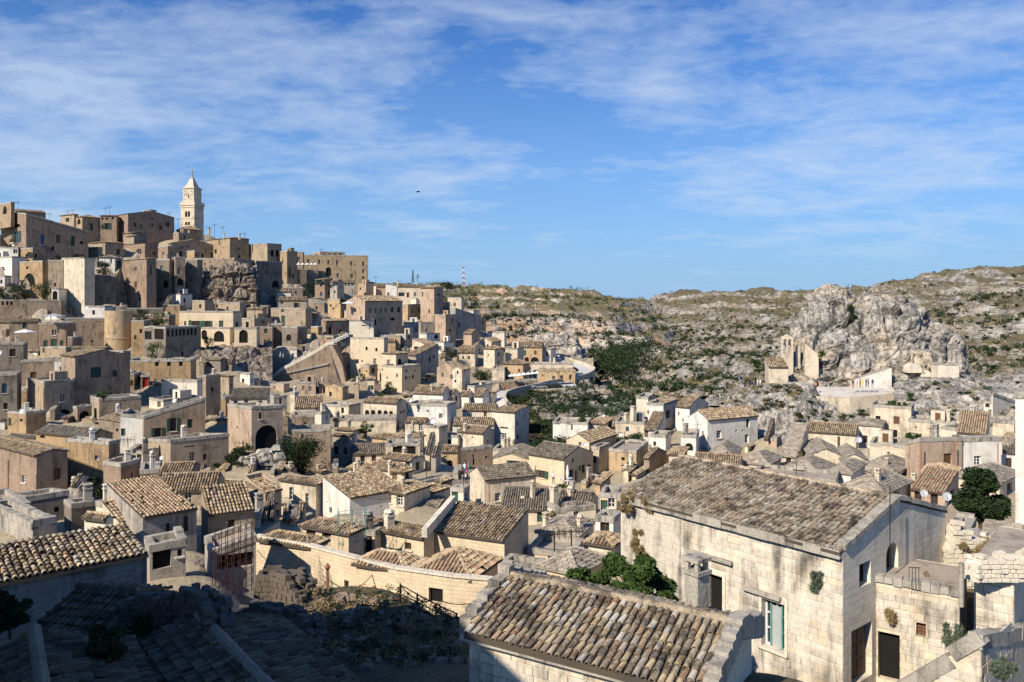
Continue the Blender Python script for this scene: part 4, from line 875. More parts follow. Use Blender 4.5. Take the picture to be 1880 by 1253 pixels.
H('', 'brown', 793, 810, 829, 884, 925, 35, 'hip', 'R 823 905 3 8 d', Y=95, rs=.4)
H('low stone house with two clay downpipes, left of the little square', 'cream', 863, 889, 983, 881, 925, 66, 'gR', 'R 914 913 10 15 w; R 953 908 5 6 n; R 970 909 8 16 k; R 931 917 6 7 d', Y=100, rs=.45, tm='tiled')
# plaza house
H('yellow-lit gabled wing with one green-shuttered window, left part of the house on the square', 'fine', 905, 973, 976, 845, 885, 12, 'gR', 'L 942 840 1 1 d; L 942 851 12 10 G', Y=124, rs=.30, tm='tiled', dR=9)
H('large cream house with green shutters standing on the little square', 'fine', 971, 1036, 1089, 843, 893, 40, 'gL', 'L 994 871 13 14 G; L 937 864 16 5 d; R 1047 870 12 14 g; R 1058 874 5 20 o; R 1065 860 4 10 g; R 1071 861 6 15 g; R 1082 858 5 12 g; R 1052 846 4 8 n; R 1072 838 4 8 g', Y=117, rs=.35, tm='tiled')
H('small gabled house front with a round hole, behind the house on the square', 'fine', 1040, 1082, 1132, 812, 850, 25, 'gR', 'L 1065 816 5 8 w; L 1044 818 5 6 b', Y=130, rs=.55)
H('', 'pale', 905, 940, 950, 826, 850, 15, 'flat', 'L 916 826 9 10 a', Y=142, chim=[(927, 810, 825, -2), (933, 808, 825, -2), (942, 812, 825, -2)])
H('flat-roofed white house with a round clipped bush on its terrace, centre right', 'white', 1015, 1079, 1086, 777, 812, 12, 'flat', 'L 1050 784 3 12 n; L 1028 807 10 7 a', Y=146)
H('', 'cream', 1082, 1108, 1124, 778, 800, 20, 'hip', 'L 1118 783 4 4 d', Y=148, rs=.5, tm='tileo')
H('', 'cream', 1119, 1166, 1172, 786, 800, 12, 'gL', '', Y=150, rs=.4)
H('stone house with a white door and plants around it behind the courtyard steps', 'cream', 1130, 1183, 1188, 776, 812, 10, 'flat', 'L 1152 788 6 9 b; L 1139 802 9 15 k; L 1165 800 4 8 n', Y=144, chim=[(1163, 750, 780)])
H('tall narrow ruined pale wall at the slope foot, left of the white houses', 'pale', 1168, 1190, 1194, 730, 775, 20, 'flat', '', Y=160, name='ruined_wall', cat='ruin')
H('pinkish white house with a dark green door and a tile hip roof, below the ravine', 'white', 1188, 1218, 1242, 742, 792, 30, 'flat', 'R 1226 761 9 14 g; L 1203 763 2 12 n; L 1190 757 3 7 n', Y=147)
H('', 'white', 1193, 1224, 1243, 740, 752, 30, 'hip', '', Y=152, rs=.4)
H('white gabled house with a tile roof at the foot of the rock steps', 'white', 1240, 1266, 1301, 748, 792, 40, 'gL', 'L 1246 760 3 8 w; L 1254 772 3 6 w', Y=142, rs=.4)
H('white gable-fronted house with two slit windows and a sunlit stone side under brown tiles', 'white', 1264, 1299, 1391, 771, 820, 62, 'gR', 'L 1277 797 3 11 d; L 1290 797 3 11 d; R 1320 798 9 14 w; R 1352 791 4 4 d; R 1364 791 3 4 d; R 1371 806 7 16 w; R 1373 777 6 16 a; R 1343 804 3 3 d', Y=126, rs=.55)
H('', 'white', 1250, 1278, 1284, 800, 840, 18, 'flat', 'L 1265 821 15 14 a', Y=120)
H('', 'white', 1194, 1222, 1232, 800, 838, 22, 'flat', 'L 1202 815 5 8 d', Y=125)
H('', 'white', 1182, 1206, 1222, 790, 812, 20, 'mL', '', Y=133, rs=.2)
H('', 'ochre', 1118, 1168, 1190, 828, 862, 22, 'flat', 'L 1144 843 6 6 d; L 1156 850 9 6 a; L 1147 856 12 4 w; L 1121 860 5 3 w', Y=118)
H('', 'cream', 1085, 1100, 1120, 822, 870, 30, 'flat', '', Y=124)
H('', 'cream', 1228, 1252, 1262, 835, 858, 20, 'hip', 'L 1238 850 8 5 d', Y=112, rs=.3)
# ---- under the great rock, right
H('cream house under the rock with one dark window and a satellite dish, between tiled roofs', 'cream', 1481, 1572, 1576, 798, 836, 6, 'gL', 'L 1540 812 5 20 n', Y=120, rs=.35)
H('', 'pale', 1565, 1618, 1622, 782, 836, 10, 'hip', '', Y=124, rs=.2, tm='cobble', cover='cobble')
H('cream block with dark windows and hanging plants, below the terrace of the rock church', 'cream', 1598, 1673, 1677, 748, 826, 8, 'flat', 'L 1612 770 9 12 e; L 1646 772 11 14 n; L 1641 801 13 23 e; L 1622 800 12 22 e', Y=128)
H('', 'cream', 1668, 1762, 1766, 777, 800, 6, 'flat', 'L 1681 785 3 3 d', Y=122)
H('', 'pale', 1728, 1756, 1835, 787, 800, 60, 'flat', 'R 1764 792 7 9 d', Y=114)
H('small red-tiled lean-to on the roofs above the curved pinkish house', 'pale', 1757, 1811, 1814, 797, 806, 8, 'mL', '', Y=106, rs=.45, tm='tileo', gz=False)
H('big pinkish house with a brown shuttered window and a rusty downpipe, far right', 'pink', 1662, 1688, 1766, 806, 875, 76, 'flat', 'R 1740 844 15 22 n', Y=93, tops=(812, 804))
H('whitewashed right half of the big pinkish house, with a small white-framed window', 'white', 1748, 1766, 1840, 806, 868, 82, 'flat', 'R 1795 846 13 17 w', Y=95)
H('', 'white', 1836, 1868, 1872, 832, 866, 8, 'gL', '', Y=97, rs=.3, tm='tiled')
H('long cream terrace wall with plants, below the rocks at the right edge', 'cream', 1757, 1862, 1866, 775, 808, 5, 'flat', '', Y=117, name='terrace_wall', cat='wall')
H('pale grey side wall rising to the right edge below the distant scrub', 'pale', 1820, 1823, 1868, 722, 778, 55, 'flat', 'R 1845 742 1.5 5 d', Y=130, tops=(None, 738))
H('', 'white', 1806, 1820, 1826, 738, 762, 20, 'flat', 'L 1813 745 8 7 d', Y=133)
H('tall white plastered corner pillar cut by the right edge of the picture', 'white', 1864, 1935, None, 722, 960, 37, 'flat', '', Y=48, name='house', tops=(722, None), dR=8)
CB = dict(cover='cobble', tm='cobble')
H('', 'cream', 1487, 1546, 1556, 838, 866, 14, 'gR', 'L 1512 839 8 15 d', Y=103, rs=.45, dR=9, **CB)
H('', 'cream', 1546, 1592, 1602, 846, 866, 16, 'gR', 'L 1572 848 6 9 w', Y=101, rs=.5, dR=8, **CB)
H('broad stone-slab pyramid roof in front of the cream house with the dish', 'cream', 1424, 1510, 1540, 876, 892, 20, 'hip', '', Y=93, rs=.55, **CB)
H('', 'white', 1524, 1562, 1588, 868, 896, 28, 'hip', 'L 1541 880 3 5 n', Y=86, rs=.45, **CB)
H('', 'cream', 1574, 1640, 1676, 868, 892, 30, 'hip', '', Y=92, rs=.5, chim=[(1628, 848, 862)], **CB)
H('wide stone-slab roof above the ridge of the big foreground roof', 'cream', 1545, 1620, 1672, 904, 930, 30, 'hip', '', Y=70, rs=.55, chim=[(1612, 868, 884)], **CB)
H('', 'cream', 1360, 1410, 1434, 852, 885, 25, 'hip', '', Y=100, rs=.55, **CB)
H('', 'cream', 1432, 1462, 1484, 838, 866, 25, 'mL', '', Y=106, rs=.5, **CB)
H('', 'cream', 1597, 1662, 1668, 819, 856, 8, 'flat', 'L 1631 832 4 4 d', Y=108)
H('round grassy domed ruin among the roofs left of the stone-slab roofs', 'grey', 1298, 1345, 1360, 838, 868, 25, 'hip', '', Y=110, rs=.7, **CB)
H('', 'cream', 1272, 1360, 1364, 862, 885, 6, 'gL', '', Y=98, rs=.5)
H('', 'pale', 1383, 1534, 1540, 882, 905, 4, 'flat', '', Y=82)
H('great rounded vault roof behind the dark tree at the right', 'cream', 1755, 1835, 1872, 884, 910, 24, 'hip', '', Y=80, rs=.45, **CB)
H('', 'pink', 1672, 1735, 1760, 905, 925, 25, 'mL', '', Y=72, rs=.2, tm='tileo')
H('', 'cream', 1696, 1752, 1760, 872, 890, 15, 'hip', '', Y=84, rs=.4, tm='tileo', chim=[(1678, 876, 892), (1713, 884, 900)])
# ---- centre foreground
H('small house with a striped tile roof and a square white chimney, before the square', 'cream', 1020, 1083, 1098, 934, 960, 16, 'gL', '', Y=80, rs=.45, tm='tiled', chim=[(1017, 898, 930, 0)])
H('', 'pale', 1005, 1022, 1094, 936, 975, 70, 'flat', '', Y=78)
H('cobbled stone roof with a skylight in front of the striped tile roof', 'pale', 988, 1060, 1090, 983, 1010, 22, 'hip', '', Y=66, rs=.35, chim=[(1065, 956, 972), (1002, 950, 965)], **CB)
H('', 'cream', 919, 1003, 1010, 936, 962, 6, 'gL', '', Y=86, rs=.4, tm='tiled', chim=[(978, 890, 905), (960, 920, 930)])
H('white stepped house wall beside the corner of the big foreground house', 'white', 1093, 1126, 1140, 952, 1010, 25, 'flat', '', Y=58)
H('', 'fine', 1102, 1132, 1140, 908, 950, 15, 'flat', '', Y=78)
H('', 'cream', 1080, 1122, 1142, 1000, 1030, 28, 'hip', '', Y=52, rs=.4)
H('small gabled house with a cobbled roof behind the oleander bush', 'fine', 994, 1060, 1110, 1050, 1080, 35, 'hip', '', Y=48, rs=.5, **CB)
# ================================================================ left flank
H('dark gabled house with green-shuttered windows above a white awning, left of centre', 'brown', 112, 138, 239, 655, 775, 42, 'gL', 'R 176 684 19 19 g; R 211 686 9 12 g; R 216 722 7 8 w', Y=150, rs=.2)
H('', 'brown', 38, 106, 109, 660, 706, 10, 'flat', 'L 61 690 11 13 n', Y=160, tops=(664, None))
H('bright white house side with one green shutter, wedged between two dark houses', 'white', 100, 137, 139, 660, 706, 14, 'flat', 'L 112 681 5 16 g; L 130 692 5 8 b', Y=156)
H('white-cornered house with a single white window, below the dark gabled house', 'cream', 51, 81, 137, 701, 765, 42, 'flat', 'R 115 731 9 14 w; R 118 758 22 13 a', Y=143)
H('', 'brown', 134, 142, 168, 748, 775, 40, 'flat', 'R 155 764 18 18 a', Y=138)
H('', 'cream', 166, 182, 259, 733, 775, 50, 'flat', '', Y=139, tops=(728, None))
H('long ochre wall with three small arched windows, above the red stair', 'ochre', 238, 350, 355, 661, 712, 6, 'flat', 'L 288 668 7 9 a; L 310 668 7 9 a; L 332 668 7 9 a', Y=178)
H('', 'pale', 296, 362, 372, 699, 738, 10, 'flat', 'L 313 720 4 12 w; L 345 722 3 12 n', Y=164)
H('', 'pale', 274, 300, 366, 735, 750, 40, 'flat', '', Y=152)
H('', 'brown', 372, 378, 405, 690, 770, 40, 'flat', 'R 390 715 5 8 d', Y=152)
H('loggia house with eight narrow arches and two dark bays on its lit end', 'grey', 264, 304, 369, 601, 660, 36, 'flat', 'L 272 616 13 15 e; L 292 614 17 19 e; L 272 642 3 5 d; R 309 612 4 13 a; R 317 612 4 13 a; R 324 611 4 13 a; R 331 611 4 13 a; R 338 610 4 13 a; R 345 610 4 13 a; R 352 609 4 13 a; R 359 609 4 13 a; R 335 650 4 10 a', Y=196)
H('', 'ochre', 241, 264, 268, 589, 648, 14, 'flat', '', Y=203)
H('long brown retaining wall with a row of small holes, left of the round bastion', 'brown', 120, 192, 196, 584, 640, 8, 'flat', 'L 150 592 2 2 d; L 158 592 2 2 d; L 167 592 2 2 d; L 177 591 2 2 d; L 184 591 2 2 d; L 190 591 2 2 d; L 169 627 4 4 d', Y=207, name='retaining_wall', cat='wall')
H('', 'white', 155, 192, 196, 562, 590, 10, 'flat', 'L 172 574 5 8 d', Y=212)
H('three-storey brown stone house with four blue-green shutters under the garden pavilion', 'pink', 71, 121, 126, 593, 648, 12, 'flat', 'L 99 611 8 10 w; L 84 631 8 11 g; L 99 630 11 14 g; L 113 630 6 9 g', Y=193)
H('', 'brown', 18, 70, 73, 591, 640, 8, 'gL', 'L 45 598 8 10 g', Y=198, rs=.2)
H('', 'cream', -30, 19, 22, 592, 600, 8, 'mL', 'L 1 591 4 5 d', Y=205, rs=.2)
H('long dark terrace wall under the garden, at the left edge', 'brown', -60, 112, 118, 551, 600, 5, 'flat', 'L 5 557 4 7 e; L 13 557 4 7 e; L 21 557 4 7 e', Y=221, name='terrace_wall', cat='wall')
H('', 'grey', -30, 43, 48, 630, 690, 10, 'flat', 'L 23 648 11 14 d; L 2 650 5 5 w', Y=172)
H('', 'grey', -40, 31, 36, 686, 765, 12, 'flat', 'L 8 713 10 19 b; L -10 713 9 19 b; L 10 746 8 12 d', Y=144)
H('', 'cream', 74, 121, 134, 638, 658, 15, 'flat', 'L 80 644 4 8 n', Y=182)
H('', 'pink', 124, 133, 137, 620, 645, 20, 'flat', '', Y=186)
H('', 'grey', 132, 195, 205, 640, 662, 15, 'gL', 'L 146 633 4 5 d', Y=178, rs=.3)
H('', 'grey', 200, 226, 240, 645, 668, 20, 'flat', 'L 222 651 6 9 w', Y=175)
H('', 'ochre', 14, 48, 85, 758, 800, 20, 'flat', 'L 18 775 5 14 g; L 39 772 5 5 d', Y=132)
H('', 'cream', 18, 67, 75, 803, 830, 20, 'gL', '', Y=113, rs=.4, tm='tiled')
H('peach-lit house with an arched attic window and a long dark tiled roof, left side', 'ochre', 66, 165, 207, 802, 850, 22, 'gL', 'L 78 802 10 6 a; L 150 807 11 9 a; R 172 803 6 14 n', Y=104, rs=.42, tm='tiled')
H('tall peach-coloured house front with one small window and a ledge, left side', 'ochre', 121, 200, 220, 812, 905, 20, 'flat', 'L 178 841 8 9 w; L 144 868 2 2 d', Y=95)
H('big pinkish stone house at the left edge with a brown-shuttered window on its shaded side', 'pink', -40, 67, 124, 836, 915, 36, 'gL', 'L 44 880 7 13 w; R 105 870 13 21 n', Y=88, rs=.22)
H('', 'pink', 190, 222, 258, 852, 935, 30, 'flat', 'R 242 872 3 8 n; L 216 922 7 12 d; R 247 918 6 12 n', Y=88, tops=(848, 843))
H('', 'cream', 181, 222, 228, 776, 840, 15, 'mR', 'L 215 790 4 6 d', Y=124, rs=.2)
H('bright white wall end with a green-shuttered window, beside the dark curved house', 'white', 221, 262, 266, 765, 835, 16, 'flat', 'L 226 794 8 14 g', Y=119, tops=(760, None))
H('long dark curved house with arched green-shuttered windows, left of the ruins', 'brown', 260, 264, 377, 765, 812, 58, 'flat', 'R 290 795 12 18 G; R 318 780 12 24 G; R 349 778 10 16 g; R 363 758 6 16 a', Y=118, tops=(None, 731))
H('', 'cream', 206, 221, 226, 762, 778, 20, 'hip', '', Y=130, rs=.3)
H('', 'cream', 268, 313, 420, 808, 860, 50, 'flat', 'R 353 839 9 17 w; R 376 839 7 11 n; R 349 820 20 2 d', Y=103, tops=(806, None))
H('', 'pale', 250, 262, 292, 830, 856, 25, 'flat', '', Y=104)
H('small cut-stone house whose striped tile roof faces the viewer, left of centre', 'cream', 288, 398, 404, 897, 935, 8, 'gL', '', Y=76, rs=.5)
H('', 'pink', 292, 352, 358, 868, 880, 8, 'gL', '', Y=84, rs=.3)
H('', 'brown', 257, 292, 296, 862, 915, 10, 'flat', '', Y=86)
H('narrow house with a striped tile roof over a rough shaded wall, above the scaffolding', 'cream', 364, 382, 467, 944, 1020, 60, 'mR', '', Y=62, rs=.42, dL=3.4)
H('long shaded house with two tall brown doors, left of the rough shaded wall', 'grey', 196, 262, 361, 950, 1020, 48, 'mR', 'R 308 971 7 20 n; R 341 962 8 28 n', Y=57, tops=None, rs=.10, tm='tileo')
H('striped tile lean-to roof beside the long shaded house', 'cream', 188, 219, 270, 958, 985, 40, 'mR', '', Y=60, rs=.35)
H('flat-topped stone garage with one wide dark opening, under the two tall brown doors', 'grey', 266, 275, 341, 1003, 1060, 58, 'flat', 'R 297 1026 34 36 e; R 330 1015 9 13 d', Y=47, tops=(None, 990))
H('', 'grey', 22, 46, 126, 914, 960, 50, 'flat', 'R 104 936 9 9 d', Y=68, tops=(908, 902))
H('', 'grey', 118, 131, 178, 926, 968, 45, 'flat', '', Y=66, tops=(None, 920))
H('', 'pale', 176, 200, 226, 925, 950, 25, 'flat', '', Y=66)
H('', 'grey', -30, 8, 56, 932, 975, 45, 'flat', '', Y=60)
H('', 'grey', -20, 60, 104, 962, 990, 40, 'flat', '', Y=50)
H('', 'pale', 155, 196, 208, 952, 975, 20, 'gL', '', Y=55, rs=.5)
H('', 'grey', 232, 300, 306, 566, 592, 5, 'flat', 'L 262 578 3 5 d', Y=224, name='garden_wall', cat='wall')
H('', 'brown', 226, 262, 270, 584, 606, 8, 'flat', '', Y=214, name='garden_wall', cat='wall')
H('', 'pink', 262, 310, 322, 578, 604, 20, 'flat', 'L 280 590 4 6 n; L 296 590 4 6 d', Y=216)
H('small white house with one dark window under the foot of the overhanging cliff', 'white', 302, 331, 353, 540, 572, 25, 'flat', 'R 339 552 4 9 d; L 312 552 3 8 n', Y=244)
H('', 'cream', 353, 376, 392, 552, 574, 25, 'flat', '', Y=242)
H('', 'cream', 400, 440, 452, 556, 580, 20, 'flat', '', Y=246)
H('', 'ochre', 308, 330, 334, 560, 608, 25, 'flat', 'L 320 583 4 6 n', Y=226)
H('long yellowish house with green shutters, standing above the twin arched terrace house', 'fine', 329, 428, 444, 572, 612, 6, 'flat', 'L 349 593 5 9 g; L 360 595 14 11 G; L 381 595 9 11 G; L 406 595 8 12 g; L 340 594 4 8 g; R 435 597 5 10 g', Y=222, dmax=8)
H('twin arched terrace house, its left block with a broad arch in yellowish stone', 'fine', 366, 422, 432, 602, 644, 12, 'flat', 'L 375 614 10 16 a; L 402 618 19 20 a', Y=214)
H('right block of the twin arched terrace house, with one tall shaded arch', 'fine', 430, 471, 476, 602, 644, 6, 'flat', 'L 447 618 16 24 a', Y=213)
# ================================================================ FOREGROUND
def blocks(R, O, e, n, L, z0, z1, holes, bw=.5, bh=.25, limit=300, mat='block', skip=.0, name='stone_block', proud=.028, maxpx=1250, ztop=None):
    """ashlar laid course by course: each block an object under the wall"""
    O = Vector((O[0], O[1], 0)); e = Vector((e[0], e[1], 0)); n = Vector((n[0], n[1], 0)); cand = []
    r = 0; z = z1-bh
    while z > z0:
        u = -random.uniform(0, bw)
        while u < L:
            w = bw*random.uniform(.8, 1.25); a, b = max(u, 0), min(u+w, L); u += w
            if b-a < .08: continue
            if ztop and z+bh > ztop((a+b)/2): continue
            segs = [(a, b)]
            for h in holes:
                if z+bh > h[2]-.02 and z < h[3]+.02:
                    ns = []
                    for s0, s1 in segs:
                        if s1 <= h[0]-.05 or s0 >= h[1]+.05: ns.append((s0, s1)); continue
                        if s0 < h[0]-.12: ns.append((s0, h[0]-.05))
                        if s1 > h[1]+.12: ns.append((h[1]+.05, s1))
                    segs = ns
            for s0, s1 in segs: cand.append((s0, s1, z))
        z -= bh; r += 1
    items = []
    for s0, s1, z in cand:
        c = O+e*((s0+s1)/2)+Vector((0, 0, z+bh/2)); px = c.x/c.y*F+HX; py = HY-c.z/c.y*F
        items.append((0 if (-10 < px < 1890 and py < 1262) else 1, c.y, s0, s1, z, c))
    items.sort(key=lambda t: (t[0], t[1])); mb = MB(); k = 0
    for off, _, s0, s1, z, c in items:
        if off: continue
        w = s1-s0-.008; h = bh-.007; d = proud*random.uniform(.3, 1.0); obj = k < limit
        tgt = MB() if obj else mb; up = Vector((0, 0, 1)); cc = c-R.loc if obj else c
        # a block with eased, slightly chipped arrises
        q = [(-w/2, -h/2), (w/2, -h/2), (w/2, h/2), (-w/2, h/2)]; j = lambda: random.uniform(-.008, .008)
        o_ = [cc+e*(x+j())+up*(y+j())+n*(d*.3) for x, y in q]; i_ = [cc+e*(x*(1-.03/w)+j())+up*(y*(1-.03/h)+j())+n*(d+.01) for x, y in q]; b_ = [cc+e*x+up*y-n*.02 for x, y in q]
        tgt.face(i_)
        for a in range(4):
            b = (a+1) % 4; tgt.face([o_[a], o_[b], i_[b], i_[a]]); tgt.face([b_[a], b_[b], o_[b], o_[a]])
        if obj: tgt.build(name, M[mat], R.o); k += 1
    if mb.v: R.add(mb, 'ashlar_courses', M[mat], kind='stuff')
def face_holes(R, wins, side):
    e, n, W_ = (R.eL, R.nL, R.WL) if side == 'L' else (R.eR, R.nR, R.WR); out = []
    for (sd_, x, y, w, h, k) in parse(wins):
        if sd_ != side: continue
        def ul(px):
            rx = (px-HX)/F; return (rx*R.C.y-R.C.x)/(e.x-rx*e.y)
        u0, u1 = sorted((ul(x-w/2), ul(x+w/2))); Yp = R.C.y+e.y*(u0+u1)/2; out.append((u0, u1, (HY-(y+h/2))/F*Yp, (HY-(y-h/2))/F*Yp, k in 'ab'))
    return out
# ---- the big weathered house, right
W1 = 'L 1421 1148 42 88 w; L 1313 1092 30 74 e; R 1588 1054 21 42 e; R 1638 962 12 38 e; R 1638 1035 22 76 a; R 1582 1200 38 100 o'
b1 = H('huge weathered stone house with a long lichened tile roof, filling the right foreground', 'pale', 1140, 1548, 1735, 1009, 1275, 51, 'gL', W1, Y=28, rs=.27, tm='tilel', objs=True, pitch=.215, dep=.3)
blocks(b1, b1.C, b1.eL, b1.nL, b1.WL, b1.z0+2, b1.zt-.36, face_holes(b1, W1, 'L'), .52, .255)
for i in range(15):
    mb = MB(); c = b1.L2(b1.WL*(i+.5)/15, 0, b1.zt-.16+random.uniform(-.012, .012)); mb.box(c+b1.nL*(.10+random.uniform(-.02, .015)), b1.eL, b1.nL, (0, 0, 1), b1.WL/30-.006, .16, .17); b1.add(mb, 'cornice_stone', M['cope'])
mb = MB()
for (x, y, w) in ((1310, 1024, 74), (1402, 1090, 68)):   # hooded cornices above the openings, with their stone frames
    h_ = face_holes(b1, 'L %f %f %f 6' % (x, y, w), 'L')[0]; cz = (h_[2]+h_[3])/2; c = Vector((b1.C.x, b1.C.y, 0))+b1.eL*((h_[0]+h_[1])/2)+Vector((0, 0, cz))
    m_ = MB(); m_.box(c+b1.nL*.11, b1.eL, b1.nL, (0, 0, 1), (h_[1]-h_[0])/2, .11, .035); m_.box(c+b1.nL*.07-Vector((0, 0, .065)), b1.eL, b1.nL, (0, 0, 1), (h_[1]-h_[0])/2-.06, .06, .03); m_.box(c+b1.nL*.09+Vector((0, 0, .065)), b1.eL, b1.nL, (0, 0, 1), (h_[1]-h_[0])/2-.03, .08, .03)
    b1.add(m_, 'hood_mould', M['cope'])
for h_ in face_holes(b1, 'L 1421 1148 42 88; L 1313 1092 30 74', 'L'):
    m_ = MB(); z_ = Vector((0, 0, 1)); q0 = Vector((b1.C.x, b1.C.y, 0)); t_ = .13
    for u0, u1, v0, v1 in ((h_[0]-t_, h_[0], h_[2]-t_, h_[3]+t_), (h_[1], h_[1]+t_, h_[2]-t_, h_[3]+t_), (h_[0], h_[1], h_[3], h_[3]+t_), (h_[0], h_[1], h_[2]-t_, h_[2])):
        m_.box(q0+b1.eL*((u0+u1)/2)+z_*((v0+v1)/2)+b1.nL*.035, b1.eL, b1.nL, z_, (u1-u0)/2-.002, .045, (v1-v0)/2-.002)
    b1.add(m_, 'stone_frame', M['pale'])
h_ = face_holes(b1, 'L 1421 1148 42 88', 'L')[0]
M['teal'] = plain('teal_paint', (.10, .26, .23), .7)
for uu in (.24, .72):
    m_ = MB(); c = Vector((b1.C.x, b1.C.y, 0))+b1.eL*(h_[0]+(h_[1]-h_[0])*uu)+Vector((0, 0, (h_[2]+h_[3])/2))-b1.nL*.17; m_.box(c, b1.eL, b1.nL, (0, 0, 1), .035, .03, (h_[3]-h_[2])/2-.04); b1.add(m_, 'casement', M['teal'])
m_ = MB(); c = Vector((b1.C.x, b1.C.y, 0))+b1.eL*(h_[0]+(h_[1]-h_[0])*.48)+Vector((0, 0, (h_[2]+h_[3])/2-.1))-b1.nL*.20; m_.box(c, b1.eL, b1.nL, (0, 0, 1), .26, .02, (h_[3]-h_[2])/2-.14); b1.add(m_, 'inner_shutter', plain('weathered_grey_paint', (.36, .38, .37), .8))
# gable coping, antenna rod
for (a0, z0_, a1, z1_) in ((0, b1.zt, b1.WR/2, b1.zt+.27*b1.WR/2), (b1.WR/2, b1.zt+.27*b1.WR/2, b1.WR, b1.zt)):
    p, q = b1.L2(-.02, a0, z0_+.07), b1.L2(-.02, a1, z1_+.07); k = 9
    for i in range(k):
        s0, s1 = p.lerp(q, i/k), p.lerp(q, (i+.985)/k); d = (s1-s0); l = d.length; d.normalize(); m_ = MB(); m_.box((s0+s1)/2+b1.eL*.12+Vector((0, 0, random.uniform(-.02, .03))), d, b1.eL, d.cross(b1.eL), l/2, .2, .09); b1.add(m_, 'coping_stone', M['cope'])
mb = MB(); c = P(1634, 925, 29.5); mb.bar(c-Vector((0, 0, 2.4)), c+Vector((0, 0, .65)), .02, sides=6); tag(mb.build('conduit_pipe', M['iron']), 'thin rusty rod standing against the gable of the huge weathered house', 'rod')
# ---- low house with the barrel tile roof at the bottom
b2 = H('low stone house with a barrel-tiled roof and ragged stepped gables, bottom centre right', 'pale', 862, 1292, None, 1262, 1340, 31, 'gL', '', Y=17, rs=.34, tm='tilef', objs=True, pitch=.2, dR=4.1)
blocks(b2, b2.C, b2.eL, b2.nL, b2.WL, b2.z0+2, b2.zt-.30, [], .5, .25, mat='block')
m_ = MB(); m_.box(b2.L2(b2.WL/2, 0, b2.zt-.22)+b2.nL*.09, b2.eL, b2.nL, (0, 0, 1), b2.WL/2+.15, .14, .06); b2.add(m_, 'ledge', M['cope'])
for side in (0, 1):
    a = -.16 if side == 0 else b2.WL+.14
    for j in range(15):
        t = (j+.5)/15*b2.WR; zz = b2.zt+.34*(b2.WR/2-abs(t-b2.WR/2)); m_ = MB(); hh = .22+(.12 if j % 2 else 0)*random.random()+random.uniform(0, .06)
        m_.box(b2.L2(a, t, zz+hh/2-.2), b2.eL, b2.eR, (0, 0, 1), .15+random.uniform(0, .03), b2.WR/30+random.uniform(0, .03), hh/2+.12); b2.add(m_, 'coping_stone', M['cope'])
cm = chimney(b2, P(1279, 1132, 20.5), 1.15, .44, M['cope'], 0)
cm = chimney(b2, P(1700, 1300, 21), .7, .5, M['cope'], 0) if False else None
# ---- the dark tile roofs, bottom left
l1 = H('house with a long sagging roof of mixed barrel tiles running out of the left edge', 'grey', None, -52, 270, 1076, 1200, 50, 'mR', '', Y=27.9, rs=.13, tm='tilef', objs=True, pitch=.235, dL=3.3, dR=None)
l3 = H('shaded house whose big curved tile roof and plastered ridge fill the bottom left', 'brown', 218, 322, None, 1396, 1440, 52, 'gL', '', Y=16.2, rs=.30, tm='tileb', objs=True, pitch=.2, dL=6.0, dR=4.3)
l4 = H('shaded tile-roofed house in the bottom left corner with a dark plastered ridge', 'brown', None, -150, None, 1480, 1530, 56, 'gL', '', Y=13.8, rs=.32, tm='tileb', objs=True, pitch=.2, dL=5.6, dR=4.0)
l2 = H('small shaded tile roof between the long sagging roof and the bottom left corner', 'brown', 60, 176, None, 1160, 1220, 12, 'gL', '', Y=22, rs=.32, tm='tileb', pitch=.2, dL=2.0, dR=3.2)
for R_, (s0, s1) in ((l3, (0, 1)), (l4, (0, 1))):   # mortared ridges
    a, b = R_.slopes[0][3], R_.slopes[0][2]; m_ = MB(); k = 16
    for i in range(k): m_.bar(a.lerp(b, i/k)+Vector((0, 0, .04)), a.lerp(b, (i+1.02)/k)+Vector((0, 0, .04)), .16+random.uniform(-.02, .02), sides=8, r2=.14)
    R_.add(m_, 'ridge_mortar', M['brown'], kind='stuff')
